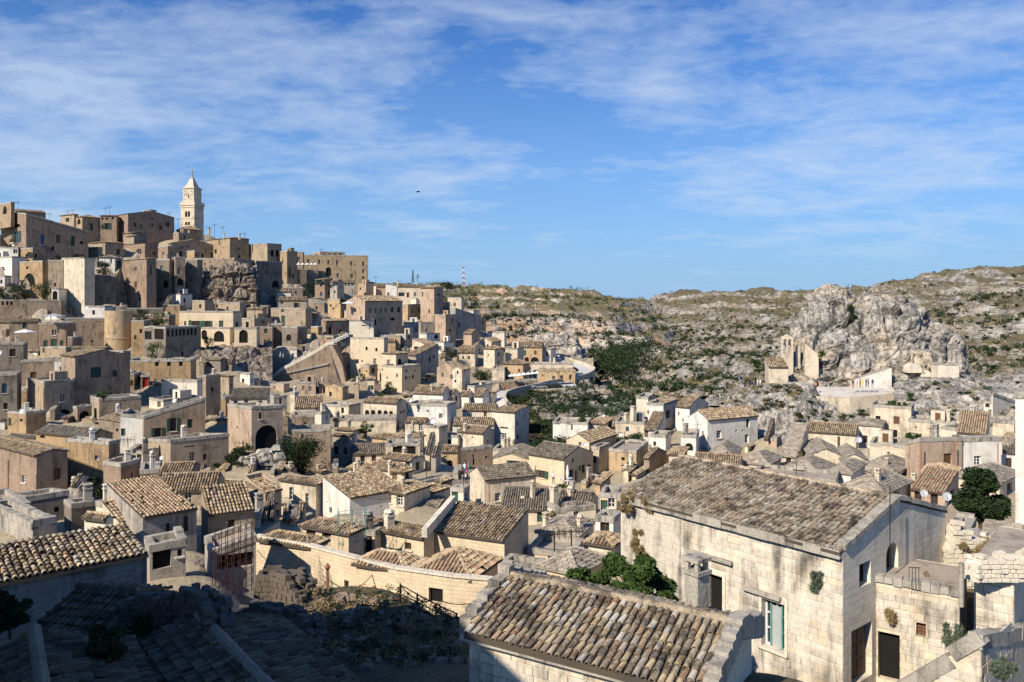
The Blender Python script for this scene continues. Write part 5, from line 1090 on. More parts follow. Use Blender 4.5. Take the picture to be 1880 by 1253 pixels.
def rubble(name, label, cat, pts, th, zb, mat='grey', size=.3, limit=0):
    """rough dry wall along a top line of (px, py, distance): rows of uneven stones over a solid core"""
    Ps = [P(*p) for p in pts]; R = Root(name, label, cat, (sum(p.x for p in Ps)/len(Ps), sum(p.y for p in Ps)/len(Ps), zb)); core = MB(); st = MB(); up = Vector((0, 0, 1))
    for a, b in zip(Ps[:-1], Ps[1:]):
        d = Vector((b.x-a.x, b.y-a.y, 0)); l = d.length; d.normalize(); n = Vector((d.y, -d.x, 0))
        if n.y > 0: n = -n
        q = lambda p, o, z: Vector((p.x, p.y, 0))+n*o+up*z
        core.face([q(a, 0, zb), q(b, 0, zb), q(b, 0, b.z-.15), q(a, 0, a.z-.15)]); core.face([q(a, 0, a.z-.15), q(b, 0, b.z-.15), q(b, -th, b.z-.15), q(a, -th, a.z-.15)]); core.face([q(a, -th, zb), q(b, -th, zb), q(b, -th, b.z-.15), q(a, -th, a.z-.15)])
        core.face([q(a, 0, zb), q(a, -th, zb), q(a, -th, a.z-.15), q(a, 0, a.z-.15)]); core.face([q(b, 0, zb), q(b, -th, zb), q(b, -th, b.z-.15), q(b, 0, b.z-.15)])
        nrow = max(1, int((max(a.z, b.z)-zb)/(size*.7)))
        for r in range(nrow+1):
            u = random.uniform(-.3, 0)*size
            while u < l:
                w = size*random.uniform(.6, 1.5); h = size*.7; zz = zb+r*size*.7; top = a.z+(b.z-a.z)*min(1, max(0, u/l))
                if zz < top+random.uniform(-.1, .12):
                    c = Vector((a.x, a.y, 0))+d*(u+w/2)+up*(zz+h/2)+n*random.uniform(-.06, .03)
                    t = random.uniform(-.12, .12); dd = (d+up*t).normalized()
                    st.box(c, dd, n, dd.cross(n), w/2-.015, .14, h/2-.012)
                if r >= nrow-1 or zz > top-size*.8:
                    c = Vector((a.x, a.y, 0))+d*(u+w/2)+up*(min(zz, top-.05)+h*.2)-n*random.uniform(.1, th); dd = (d+up*random.uniform(-.2, .2)).normalized(); st.box(c, dd, n, dd.cross(n), w/2, size*.4, h/2)
                u += w
    R.add(core, 'core', M[mat]); R.add(st, 'stonework', M[mat], kind='stuff'); return R
rubble('ruined_wall', 'broken rubble wall in shade rising between the dark tile roofs, bottom left', 'wall', [(180, 1168, 23), (215, 1120, 23), (255, 1098, 23), (300, 1104, 22.5), (330, 1085, 22.5), (372, 1100, 22), (384, 1150, 21)], .7, -12, 'shade_stone', .24)
rubble('ruined_pier', 'tall ruined pier of cut stone blocks in front of the long cream wall', 'ruin', [(470, 1062, 38), (500, 1052, 38), (527, 1056, 37.5), (536, 1080, 37), (546, 1100, 36.5), (552, 1128, 36)], 1.2, -17.5, 'shade_stone', .36)
rubble('ruined_wall', 'low ruined block wall in shade at the foot of the tall ruined pier', 'wall', [(440, 1120, 33), (470, 1112, 33), (520, 1125, 32), (560, 1140, 31), (568, 1180, 30), (560, 1215, 28)], .8, -15.5, 'shade_stone', .32)
# ---- long curved cream wall and the tile roofs behind it
zt_ = -16.9
cur = [(p, 16.9*1440/(y-HY)) for p, y in ((469, 985), (560, 1001), (655, 1026), (725, 1044), (832, 1059), (880, 1063), (925, 1067))]
cp = [Vector(((p-HX)/F*Y_, Y_, 0)) for p, Y_ in cur]
cr = Root('curved_house', 'long curved building of fresh cream stone with a few small openings, centre foreground', 'house', (cp[3].x, cp[3].y, -22)); mb = MB(); up = Vector((0, 0, 1))
CW = [(548, 1076, 9, 22, 'o'), (574, 1115, 14, 30, 'o'), (636, 1076, 8, 20, 'd'), (800, 1094, 26, 27, 'e')]
GP += [(p.x-1, p.y-1.5, -21.5) for p in cp]
GP += [tuple(P(*q)) for q in ((700, 1000, 72), (760, 1000, 72), (820, 990, 74), (640, 1000, 72), (880, 990, 74))]
for i in range(len(cp)-1):
    a, b = cp[i], cp[i+1]; d = (b-a); l = d.length; d.normalize(); n = Vector((d.y, -d.x, 0)); hs = []
    for (x, y, w, h, k) in CW:
        def uu(px): rx = (px-HX)/F; return (rx*a.y-a.x)/(d.x-rx*d.y)
        u0, u1 = uu(x-w/2), uu(x+w/2)
        if 0 < u0 < u1 < l:
            Yp = a.y+d.y*(u0+u1)/2; hs.append(((u0, u1, (HY-y-h/2)/F*Yp, (HY-y+h/2)/F*Yp, False), k, h))
    wall_face(mb, a, d, n, l, -24, zt_, zt_, [h[0] for h in hs], .3)
    for h, k, hp in hs: opening(cr, a, d, n, h, k, hp, .3)
for a, b in ((cp[0], cp[0]+Vector((.6, 4, 0))), (cp[-1]+Vector((.6, 4, 0)), cp[-1])):
    d = b-a; mb.face([a+up*-24, b+up*-24, b+up*zt_, a+up*zt_], [(0, -24), (d.length, -24), (d.length, zt_), (0, zt_)])
cr.add(mb, 'wall', M['fine'])
for a, b in zip(cp[:-1], cp[1:]):
    d = (b-a); l = d.length; d.normalize(); n = Vector((d.y, -d.x, 0)); k = int(l/.75)+1
    for i in range(k): m_ = MB(); m_.box(a+d*(l*(i+.5)/k)-n*.12+up*(zt_+.04), d, n, up, l/k/2-.008, .24, .07); cr.add(m_, 'coping_stone', M['pale'])
mb = MB(); q = [p+up*(zt_-2.2) for p in cp]+[p+Vector((.6, 4, zt_-2.2)) for p in cp[::-1]]; mb.face(q); cr.add(mb, 'roof', M['deck'])
H('little hipped roof of new tiles at the left end of the long curved wall', 'fine', 478, 568, 598, 1003, 1012, 24, 'hip', '', Y=54.6, rs=.42, tm='tile', gz=False)
H('tile roof beside the teal scaffolding, above the long curved wall', 'fine', 556, 640, 668, 978, 1000, 28, 'hip', '', Y=58, rs=.42, tm='tile', gz=False)
H('orange-red tile roof peeping over the middle of the long curved wall', 'fine', 654, 742, 776, 1046, 1060, 24, 'hip', '', Y=50, rs=.5, tm='tileo', gz=False)
H('patched red and dark tile roof over the right end of the long curved wall', 'fine', 765, 862, 914, 1061, 1072, 24, 'hip', '', Y=48.4, rs=.5, tm='tileo', gz=False)
H('restored cream house with a broad brown tile roof, left one of the joined pair', 'fine', 665, 778, 797, 987, 1050, 30, 'mL', 'L 749 1003 12 13 d', Y=61, rs=.26, tm='tile')
H('restored cream house with a broad brown tile roof, right one of the joined pair', 'fine', 791, 926, 970, 991, 1062, 24, 'mL', 'R 957 985 9 46 n', Y=60, rs=.24, tm='tile')
H('half-built cream annex with two open doorways under the teal scaffolding', 'fine', 630, 688, 700, 976, 1040, 20, 'flat', 'L 657 990 12 18 e; L 676 1000 14 34 e', Y=62)
rubble('stepped_wall', 'stepped end wall of cut blocks beside the teal scaffolding', 'wall', [(596, 1008, 59), (606, 990, 59), (614, 978, 59), (622, 966, 59), (630, 962, 59)], .6, -21, 'fine', .4)
# sloping white parapet between the pair
mb = MB(); a, b = P(779, 984, 60), P(832, 922, 66.5); d = (b-a); l = d.length; d.normalize(); s = d.cross(up).normalized()
mb.box((a+b)/2+up*.2, d, s, s.cross(d), l/2, .22, .35); tag(mb.build('parapet', M['pale']), 'sloping pale parapet dividing the two broad tile roofs of the restored pair', 'parapet')
H('flat reddish terrace with a low cream parapet right of the restored pair', 'fine', 968, 1052, 1072, 1016, 1060, 18, 'flat', '', Y=62)
H('', 'pale', 920, 985, 1000, 1040, 1075, 22, 'flat', '', Y=56)
# ---- right foreground: terrace block, pale mass, sloping parapet
W5 = 'L 1691 1157 18 25 n; L 1632 1206 40 86 e'
b5 = H('patched stone block with a ragged doorway and one small square hatch, right of the gable', 'cream', 1607, 1762, 1775, 1088, 1290, 30, 'flat', W5, Y=28, cope=False)
blocks(b5, b5.C, b5.eL, b5.nL, b5.WL, b5.z0+2, b5.zt-.5, face_holes(b5, W5, 'L'), .55, .27, 120)
m_ = MB()
for i in range(9): m_.box(b5.L2(b5.WL*(i+.5)/9, .15, b5.zt-.02), b5.eL, b5.eR, up, b5.WL/18-.01, .2+random.random()*.05, .10+random.random()*.07)
b5.add(m_, 'coping', M['cope'], kind='stuff')
b6 = H('tall pale block of crumbling plaster with a fallen corner, at the right edge', 'pale', 1788, 1862, 1900, 1040, 1290, 24, 'flat', '', Y=27, cope=False)
blocks(b6, b6.C, b6.eL, b6.nL, b6.WL, b6.z0+3, b6.zt-.5, [], .5, .3, 90)
b7 = H('sloping parapet wall of yellowish blocks, lowest thing at the bottom right corner', 'cream', 1645, 1800, 1905, 1172, 1300, 20, 'flat', '', Y=24, tops=(1262, 1150), cope=True)
blocks(b7, b7.C, b7.eL, b7.nL, b7.WL, b7.z0+2, b7.zt-.3, [], .6, .3, 80, ztop=lambda u: b7.zt-.25-u*1.05)
blocks(b7, b7.C, b7.eR, b7.nR, min(3, b7.WR), b7.z0+2, b7.zt-.3, [], .6, .3, 60)
H('', 'grey', 1738, 1792, 1800, 1020, 1060, 25, 'flat', '', Y=33)
H('', 'grey', 1744, 1778, 1790, 975, 1010, 20, 'flat', '', Y=40)
H('rough stone-covered roof with dry weeds at the right edge, above the tall pale block', 'grey', 1795, 1870, 1920, 1010, 1040, 38, 'mL', '', Y=35, rs=.25, dR=2.4, **CB)
rubble('ruined_wall', 'jagged pale wall fragments with dry grass behind the patched block, at the right', 'wall', [(1738, 1010, 33), (1752, 962, 33), (1768, 985, 33), (1790, 990, 33), (1808, 1006, 33), (1830, 985, 34)], .5, -17, 'pale', .28)
rubble('ruined_wall', 'crumbled top courses on the tall pale block at the right edge', 'wall', [(1792, 1044, 26.9), (1802, 1026, 27), (1822, 1034, 27), (1846, 1020, 27), (1870, 1030, 27), (1890, 1010, 27)], .5, -9.6, 'pale', .22)
# ================================================================ LANDMARKS
up = Vector((0, 0, 1))
def sq(mb, c, h, z0, z1, ax, ay, mi=0):
    mb.box((c.x, c.y, (z0+z1)/2), ax, ay, up, h, h, (z1-z0)/2, mi)
# ---- cathedral bell tower
Yt = 345.; s = Yt/F; c = P(353, 440, Yt); tx = math.radians(13); ax = Vector((math.cos(tx), -math.sin(tx), 0)); ay = Vector((math.sin(tx), math.cos(tx), 0))
# left face looks left and towards us, front face faces us
def Z(py): return (HY-py)/F*Yt
bt = Root('bell_tower', 'tall pale cathedral bell tower with paired arched windows and a pointed spire', 'bell tower', (c.x, c.y, Z(440)))
w1, w2 = 28*s/2, 22.5*s/2
cc = Vector((c.x, c.y, 0))
for (hw, za, zb_, wins) in ((w1, 460, 377, [(-.42, .42)]), (w2, 377, 346, [])):
    mb = MB(); c0 = cc+ay*-hw; z0, z1 = Z(za), Z(zb_)
    # front face: starts at its left corner
    O = cc-ax*hw-ay*hw; hs = []
    if wins: hs = [(hw-.62*2.0, hw-.12, Z(400), Z(389.5), True), (hw+.12, hw+.62*2.0, Z(400), Z(389.5), True), (hw-.62*2.0, hw-.12, Z(415), Z(409), True), (hw+.12, hw+.62*2.0, Z(415), Z(409), True)]
    else: hs = [(hw-.28, hw+.28, Z(366), Z(359), False)]
    wall_face(mb, O, ax, -ay, hw*2, z0, z1, z1, hs, .6)
    O2 = cc-ax*hw+ay*hw; hl_ = [(hw-.7, hw+.7, Z(401), Z(390), True)] if wins else []
    wall_face(mb, O2, -ay, -ax, hw*2, z0, z1, z1, hl_, .6)
    wall_face(mb, cc+ax*hw-ay*hw, ay, ax, hw*2, z0, z1, z1, [], .6); wall_face(mb, cc+ax*hw+ay*hw, -ax, ay, hw*2, z0, z1, z1, [], .6)
    mb.face([cc+ax*sx*hw+ay*sy*hw+up*z1 for sx, sy in ((-1, -1), (1, -1), (1, 1), (-1, 1))])
    bt.add(mb, 'shaft' if wins else 'upper_shaft', M['cream'])
    for h in hs: opening(bt, O, ax, -ay, h, 'a', 5, .6)
    for h in hl_: opening(bt, O2, -ay, -ax, h, 'a', 5, .6)
for py, hw, t in ((402.5, w1+.12, .14), (377.5, w1+.35, .35), (381.5, w1+.22, .35), (374.5, w1+.22, .5), (357, w2+.1, .12), (347, w2+.3, .25)):
    mb = MB(); sq(mb, cc, hw, Z(py)-t, Z(py)+t, ax, ay); bt.add(mb, 'string_course', M['cream'])
mb = MB()
for (h0, p0, h1, p1) in ((w2*.98, 347, w2*.62, 341), (w2*.66, 341, w2*.20, 328)):
    A_ = [cc+ax*sx*h0+ay*sy*h0+up*Z(p0) for sx, sy in ((-1, -1), (1, -1), (1, 1), (-1, 1))]; B_ = [cc+ax*sx*h1+ay*sy*h1+up*Z(p1) for sx, sy in ((-1, -1), (1, -1), (1, 1), (-1, 1))]
    for i in range(4): mb.face([A_[i], A_[(i+1) % 4], B_[(i+1) % 4], B_[i]])
    mb.face(B_)
bt.add(mb, 'spire', M['cream'])
mb = MB(); mb.lathe(cc, [(.75, Z(329)), (.8, Z(328)), (.5, Z(326.6)), (.5, Z(325)), (.28, Z(324)), (.32, Z(318)), (.16, Z(316)), (.55, Z(315.2)), (.4, Z(314)), (.08, Z(313.4)), (.05, Z(309))], 10); bt.add(mb, 'finial', M['cope'])
for sx in (-1, 1):
    for py in (353, 360.5, 367.5):
        mb = MB(); mb.box(cc-ay*(w2+.03)+ax*sx*w2*.62+up*Z(py), ax, ay, up, .16, .05, .16); bt.add(mb, 'putlog_hole', M['dark'])
H('hipped church roof over a cream wall, at the foot of the bell tower', 'ochre', 324, 348, 370, 421, 440, 30, 'hip', 'L 337 425 6 3 d', Y=332, rs=.55)
H('', 'brown', 318, 328, 350, 427, 445, 40, 'flat', '', Y=318)
# ---- round bastion
Yb = 205.; cb = P(218, 648, Yb+3.3); rb = 24*Yb/F; bs = Root('round_bastion', 'round ochre stone bastion with a string course, left of the loggia house', 'bastion', (cb.x, cb.y, cb.z))
mb = MB(); z1 = P(218, 571, Yb).z; zm = P(218, 622, Yb).z; mb.lathe((cb.x, cb.y, 0), [(rb*1.03, cb.z-4), (rb*1.0, zm), (rb*.97, z1)], 40)
mb.lathe((cb.x, cb.y, 0), [(rb*.97, z1), (rb*.80, z1), (rb*.80, z1-.5), (.01, z1-.5)], 40); bs.add(mb, 'wall', M['ochre'])
mb = MB(); mb.lathe((cb.x, cb.y, 0), [(rb*1.0, zm-.12), (rb*1.04, zm), (rb*1.0, zm+.12)], 40); bs.add(mb, 'string_course', M['cope'])
GP.append((cb.x, cb.y-rb, cb.z))
# ---- great buttress wall with the stairway on its top edge
Yw = 208.
def prism(R, name, pts, n, th, mat, kind=None):
    """solid wall from an outline of world points, thickened away from the viewer"""
    mb = MB(); n = Vector(n); uo = pts[0]
    e_ = (pts[1]-pts[0]).normalized()
    mb.face(pts, [((p-uo).x, p.z) for p in pts])
    for i in range(len(pts)):
        a, b = pts[i], pts[(i+1) % len(pts)]; d = (b-a).length; mb.face([a, b, b+n*th, a+n*th], [(0, 0), (d, 0), (d, th), (0, th)])
    mb.face([p+n*th for p in pts[::-1]])
    return R.add(mb, name, mat, kind=kind)
def WP(px, py): # the wall's plane recedes a little to the right
    return P(px, py, Yw+(px-480)*.02)
bw = Root('buttress_wall', 'great battered retaining wall of brown cut stone under the sloping stairway', 'wall', WP(560, 745))
prism(bw, 'wall', [WP(476, 722), WP(492, 704), WP(515, 683), WP(540, 670), WP(575, 652), WP(603, 634), WP(612, 634), WP(622, 660), WP(640, 732), WP(640, 760), WP(476, 760)], (0, 1, 0), 6, M['brown'])
prism(bw, 'string_course', [WP(521, 685), WP(604, 667), WP(604, 669.5), WP(521, 687.5)], (0, -1, 0), .35, M['grey'])
prism(bw, 'corner_pier', [P(606, 636, Yw+1.2), P(612, 633, Yw+1.2), P(630, 668, Yw+1.6), P(643, 735, Yw+1.2), P(643, 748, Yw+1), P(628, 748, Yw), P(621, 690, Yw+.4)], (0, -1, 0), 1.4, M['pink'])
prism(bw, 'lower_wall', [P(520, 722, Yw-2), P(545, 718, Yw-2), P(612, 706, Yw-2), P(616, 710, Yw-2), P(616, 750, Yw-2), P(520, 750, Yw-2)], (0, 1, 0), 2, M['brown'])
mb = MB(); pts = [(476, 721), (492, 702), (515, 681), (540, 668), (575, 650), (603, 632), (613, 632)]
for a, b in zip(pts[:-1], pts[1:]):
    A_, B_ = WP(*a), WP(*b); d = (B_-A_); l = d.length; d.normalize(); k = max(1, int(l/1.5)); sd_ = Vector((0, 1, 0))
    for i in range(k): mb.box(A_+d*(l*(i+.5)/k)+up*.25+sd_*.35, d, sd_, sd_.cross(d), l/k/2-.02, .35, .38)
bw.add(mb, 'parapet', M['pale'], kind='stuff')
GP += [tuple(P(x, y, Yw+2)) for x, y in ((500, 745), (560, 745), (620, 745))]
# the stair street behind the parapet: broad shallow steps climbing to the right
st_ = Root('stairway', 'long broad stone stairway climbing behind the parapet of the great retaining wall', 'stairs', P(540, 668, Yw+6)); pl = [(462, 722), (492, 698), (515, 677), (540, 664), (575, 646), (603, 629), (640, 610)]
n_ = 0
for a, b in zip(pl[:-1], pl[1:]):
    for i in range(7):
        t = i/7; px, py = a[0]+(b[0]-a[0])*t, a[1]+(b[1]-a[1])*t; px2, py2 = a[0]+(b[0]-a[0])*(t+1/7), a[1]+(b[1]-a[1])*(t+1/7); Y0 = Yw+.9+(px-480)*.06
        p, q = P(px, py+1.2, Y0), P(px2, py+1.2, Y0+(px2-px)*.06); q.z = p.z; mb = MB(); dp = Vector((-.25, 1, 0))*6.5; dz = up*.8
        mb.face([p, q, q+dp+up*.1, p+dp+up*.1], [(0, 0), (1, 0), (1, 6), (0, 6)]); mb.face([p, p+dp, p+dp-dz, p-dz]); mb.face([p, q, q-dz, p-dz]); st_.add(mb, 'step', M['paving'])
        if i % 3 == 0: GP.append((p.x, p.y+3, p.z-.7)); GP.append((p.x-1.5, p.y+8, p.z-.6))
# ---- rock church: the great limestone rock
r_top = [(1428, 690), (1434, 660), (1441, 640), (1452, 622), (1466, 600), (1474, 575), (1482, 555), (1492, 540), (1515, 533), (1538, 534), (1552, 541), (1562, 548), (1580, 549), (1600, 552), (1625, 548), (1650, 552), (1672, 562), (1690, 566), (1701, 580), (1705, 604), (1722, 596), (1738, 600), (1741, 622), (1756, 615), (1764, 640), (1768, 690)]
def col(f): return [(px, *f(px, py)) for px, py in r_top]
c_back = col(lambda x, y: (HY+(740-HY)*155/200, 200.)); c_beh = col(lambda x, y: (y+14, 184.))
c_top = col(lambda x, y: (y+3, 172.)); c_f1 = col(lambda x, y: (y+(712-y)*.14, 164.5)); c_f2 = col(lambda x, y: (y+(712-y)*.42, 161.)); c_led = col(lambda x, y: (y+(712-y)*.60, 158.)); c_f3 = col(lambda x, y: (y+(712-y)*.82, 157.)); c_base = col(lambda x, y: (716, 155.2))
o, GRK, NRK = loft('limestone_rock', [c_base, c_f3, c_led, c_f2, c_f1, c_top, c_beh, c_back], 1428, 1768, 300, [22, 22, 22, 30, 20, 10, 4], M['rock'], 3.1, .05, .16, step=6.5, terr=.35, bould=5.5, seed=9, smoothx=1, label='huge bare limestone rock holding the cave church, right of centre', cat='rock')
lr_top = [(1325, 745), (1345, 722), (1375, 712), (1420, 706), (1480, 700), (1520, 735), (1560, 740), (1640, 736), (1700, 745)]
def lcol(f): return [(px, *f(px, py)) for px, py in lr_top]
loft('rock_outcrop', [lcol(lambda x, y: (836, 133.)), lcol(lambda x, y: (800, 137.)), lcol(lambda x, y: (y+28, 141.)), lcol(lambda x, y: (y+2, 146.)), lcol(lambda x, y: (y+8, 151.))], 1325, 1700, 220, [18, 18, 18, 8], M['rock'], 1.1, .08, .2, step=3, terr=.4, bould=3.5, seed=12, smoothx=1, label='grey rock shelf below the church terrace, with houses cut into its foot', cat='rock')
loft('rock_outcrop', [[(1600, 780, 134), (1880, 790, 126)], [(1600, 735, 140), (1700, 728, 140), (1880, 735, 136)], [(1600, 712, 147), (1700, 700, 148), (1760, 696, 148), (1820, 696, 148), (1880, 694, 148)], [(1600, 712, 153), (1760, 694, 156), (1880, 692, 158)], [(1600, 716, 175), (1880, 716, 175)]], 1640, 1905, 150, [16, 14, 6, 4], M['rock'], 1.0, .09, .2, step=3, terr=.4, bould=3.5, seed=15, smoothx=1, label='low grey boulders right of the church terrace at the right edge', cat='rock')
# cliff with an overhang in the old town
loft('cliff', [[(366, 580, 252), (470, 575, 252)], [(366, 530, 256), (400, 528, 252), (470, 525, 254)], [(366, 505, 262), (385, 492, 255), (420, 490, 252), (455, 488, 254), (470, 500, 260)], [(366, 498, 268), (470, 488, 268)]], 366, 472, 110, [26, 20, 5], M['rockw'], 2.6, .10, .2, step=5, terr=.4, bould=4, seed=21, smoothx=1, label='dark overhanging cliff with a hollow below the long brown retaining wall', cat='cliff')
loft('cliff', [[(300, 690, 196), (480, 700, 194)], [(300, 650, 200), (420, 642, 205), (480, 645, 212)], [(300, 640, 208), (420, 636, 214), (500, 632, 222)]], 350, 500, 90, [26, 8], M['rockw'], 1.2, .10, .2, step=3, terr=.4, bould=3, seed=25, smoothx=1, label='dark rock face with caves under the twin arched terrace house', cat='cliff')
# knob in the ravine below the canyon
loft('rock_outcrop', [[(970, 700, 300), (1090, 700, 300)], [(960, 665, 305), (1000, 630, 305), (1040, 625, 302), (1080, 668, 300)], [(960, 645, 320), (985, 622, 318), (1010, 612, 315), (1040, 610, 315), (1062, 630, 315), (1085, 668, 312)], [(960, 660, 335), (1020, 625, 335), (1085, 680, 330)]], 970, 1085, 110, [26, 22, 6], M['canyon'], 3.0, .05, .25, step=7, terr=.4, bould=6, seed=31, smoothx=1, label='grey rock spur with a dark shaded right side, behind the orange house', cat='rock')
# ---- rock church buildings
ch = H('small cream chapel block left of the great rock, with a sloping tiled top', 'cream', 1411, 1447, 1450, 674, 712, 8, 'mL', '', Y=150, rs=.35, dR=4, name='chapel', cat='chapel')
f_ = H('whitewashed church front with an arched brown door set into the rock', 'white', 1562, 1637, 1642, 676, 712, 4, 'flat', 'L 1617 696 11 17 b; L 1617 677 5 6 d', Y=153.6, tops=(700, None), name='church', cat='church', cope=False, dR=2.5)
H('pale smooth buttress wall at the right foot of the great rock', 'pale', 1722, 1761, 1764, 668, 704, 4, 'flat', '', Y=152.5, name='buttress', cat='wall', dR=3)
H('cream wall running along the right side of the church terrace', 'cream', 1672, 1795, 1798, 703, 714, 2, 'flat', '', Y=151, name='terrace_wall', cat='wall', dR=1.2)
H('small sunlit walled recess on the left flank of the great rock', 'cream', 1478, 1503, 1506, 651, 684, 10, 'mR', '', Y=156.5, rs=.9, name='wall', cat='wall', dR=2)
for (x, y, w, h) in ((1680, 676, 26, 18), (1701, 686, 17, 13)):
    p = P(x, y, 155.5); mb = MB(); pr = [(math.cos(math.pi*i/10)*w/2*155/F, math.sin(math.pi*i/10)*h*.75*155/F) for i in range(11)]
    mb.face([p+Vector((a, 0, b-h*.3*155/F)) for a, b in pr]+[p+Vector((-w/2*155/F, 0, -h*.5*155/F)), p+Vector((w/2*155/F, 0, -h*.5*155/F))]); q = [v for v in mb.v]; mb.face([(v[0], v[1]+2, v[2]) for v in q[::-1]])
    for i in range(len(q)): a_, b_ = q[i], q[(i+1) % len(q)]; mb.face([a_, b_, (b_[0], b_[1]+2, b_[2]), (a_[0], a_[1]+2, a_[2])])
    tag(mb.build('blind_arch', M['pale']), 'larger pale blind arch on the face of the great rock' if w > 20 else 'smaller pale blind arch on the face of the great rock, right of the larger', 'arch')
# bell gable on the rock's left shoulder
bg_ = Root('bell_gable', 'little two-arched bell gable on the left shoulder of the great rock', 'bell gable', P(1448, 665, 158)); mb = MB(); p0 = P(1435.5, 668, 158); L_ = 21*158/F; zt_b = P(1448, 621, 158).z
sc_ = 158/F
hs = [(.28, .28+6.5*sc_, P(0, 650, 158).z, P(0, 620.5, 158).z-.25, True), (.28+8.7*sc_, .28+15.2*sc_, P(0, 650, 158).z, P(0, 620.5, 158).z-.25, True)]
wall_face(mb, p0, (1, 0, 0), (0, -1, 0), L_, p0.z-3, zt_b, zt_b, hs, .7); wall_face(mb, p0+Vector((L_, .7, 0)), (-1, 0, 0), (0, 1, 0), L_, p0.z-3, zt_b, zt_b, [(L_-h[1], L_-h[0], h[2], h[3], True) for h in hs], .01)
for x in (0, L_): mb.face([p0+Vector((x, 0, -3)), p0+Vector((x, .7, -3)), Vector((p0.x+x, p0.y+.7, zt_b)), Vector((p0.x+x, p0.y, zt_b))])
for y in (0, .7): mb.face([Vector((p0.x-.1, p0.y+y, zt_b)), Vector((p0.x+L_+.1, p0.y+y, zt_b)), Vector((p0.x+L_/2, p0.y+y, zt_b+.75))])
mb.face([Vector((p0.x-.1, p0.y, zt_b)), Vector((p0.x-.1, p0.y+.7, zt_b)), Vector((p0.x+L_/2, p0.y+.7, zt_b+.75)), Vector((p0.x+L_/2, p0.y, zt_b+.75))]); mb.face([Vector((p0.x+L_+.1, p0.y, zt_b)), Vector((p0.x+L_+.1, p0.y+.7, zt_b)), Vector((p0.x+L_/2, p0.y+.7, zt_b+.75)), Vector((p0.x+L_/2, p0.y, zt_b+.75))])
bg_.add(mb, 'wall', M['cream'])
for h in hs: mb = MB(); mb.lathe(p0+Vector(((h[0]+h[1])/2, .35, h[3]-p0.z-1.2)), [(.30, 0), (.2, .2), (.16, .42), (.01, .5)], 10); bg_.add(mb, 'bell', M['iron'])
mb = MB(); q = P(1465, 655, 160); mb.box(q-up*1.0, (1, 0, 0), (0, 1, 0), up, .35, .35, 3.2); tag(mb.build('stone_pillar', M['cream']), 'short stone pillar beside the little bell gable', 'pillar')
# iron cross on the rock's summit
mb = MB(); q = P(1557, 560, 172); mb.bar(q, q+up*4.6, .06); mb.bar(q+up*3.7-Vector((.7, 0, 0)), q+up*3.7+Vector((.7, 0, 0)), .05)
for a in range(7): mb.bar(q+up*(.5*a+.6)-Vector((.35, 0, 0)), q+up*(.5*a+.6)+Vector((.35, 0, 0)), .03)
tag(mb.build('iron_cross', M['iron']), 'thin dark iron cross on the summit of the great rock', 'cross')
# church terrace
tr = Root('church_terrace', 'paved terrace in front of the rock church where people stand', 'terrace', P(1540, 722, 150)); mb = MB()
tq = [(1395, 716, 152.5), (1445, 710, 154), (1665, 711, 154), (1650, 728, 146.5), (1560, 737, 144), (1470, 733, 145.5)]
zt2 = P(1560, 722, 149.5).z; tp = [Vector((P(*q).x, P(*q).y, P(*q).z)) for q in tq]; mb.face(tp, [(p.x, p.y) for p in tp]); tr.add(mb, 'paving', M['paving'])
mb = MB()
for a, b in zip(tp[2:], tp[3:]): d = b-a; d2 = Vector((d.x, d.y, 0)).normalized(); mb.box((a+b)/2-up*1.4, d.normalized(), d2.cross(up), up, (b-a).length/2, .2, 2.1)
tr.add(mb, 'parapet', M['cream'])
GP += [(p.x, p.y, p.z-.5) for p in tp]
# ---- the road that bends round above the ravine, with its parapet
rd = [(905, 733, 196), (880, 722, 200), (915, 716, 205), (960, 711, 214), (1000, 702, 226), (1040, 694, 240), (1065, 689, 250), (1080, 680, 258), (1060, 670, 268), (1030, 664, 275), (1010, 655, 285)]
mb = MB(); R_ = [P(*q) for q in [(940, 755, 183), (925, 735, 192), (935, 722, 202), (975, 712, 213), (1010, 704, 225), (1050, 697, 238), (1078, 690, 249), (1090, 680, 260), (1070, 670, 270), (1040, 662, 280)]]
L_ = [P(*q) for q in [(915, 757, 185), (890, 738, 198), (900, 722, 210), (960, 711, 221), (1003, 700, 234), (1040, 692, 246), (1058, 686, 254), (1062, 679, 262), (1048, 672, 270), (1010, 665, 282)]]
def catmull(pts, k=5):
    out = []
    for i in range(len(pts)-1):
        p0, p1, p2, p3 = pts[max(i-1, 0)], pts[i], pts[i+1], pts[min(i+2, len(pts)-1)]
        for j in range(k):
            t = j/k; out.append(.5*((2*p1)+(p2-p0)*t+(2*p0-5*p1+4*p2-p3)*t*t+(3*p1-p0-3*p2+p3)*t**3))
    out.append(pts[-1]); return out
Ls, Rs = catmull(L_), catmull(R_)
for i in range(len(Ls)-1): mb.face([Ls[i], Rs[i], Rs[i+1], Ls[i+1]]); GP.append((Ls[i].x, Ls[i].y, Ls[i].z-.6)); GP.append((Rs[i].x-.5, Rs[i].y, Rs[i].z-.6))
o = mb.build('road', M['asphalt']); o['kind'] = 'structure'
pw_ = Root('road_parapet', 'low curving stone parapet on the ravine side of the bending road', 'wall', Rs[20]); mb = MB()
for i in range(len(Rs)-1):
    a, b = Rs[i], Rs[i+1]; d = (b-a); l = d.length; d.normalize(); n = d.cross(up).normalized(); mb.box((a+b)/2-up*1.4+n*.25, d, n, n.cross(d), l/2+.03, .25, 2.3)
pw_.add(mb, 'wall', M['cream'], kind='stuff')
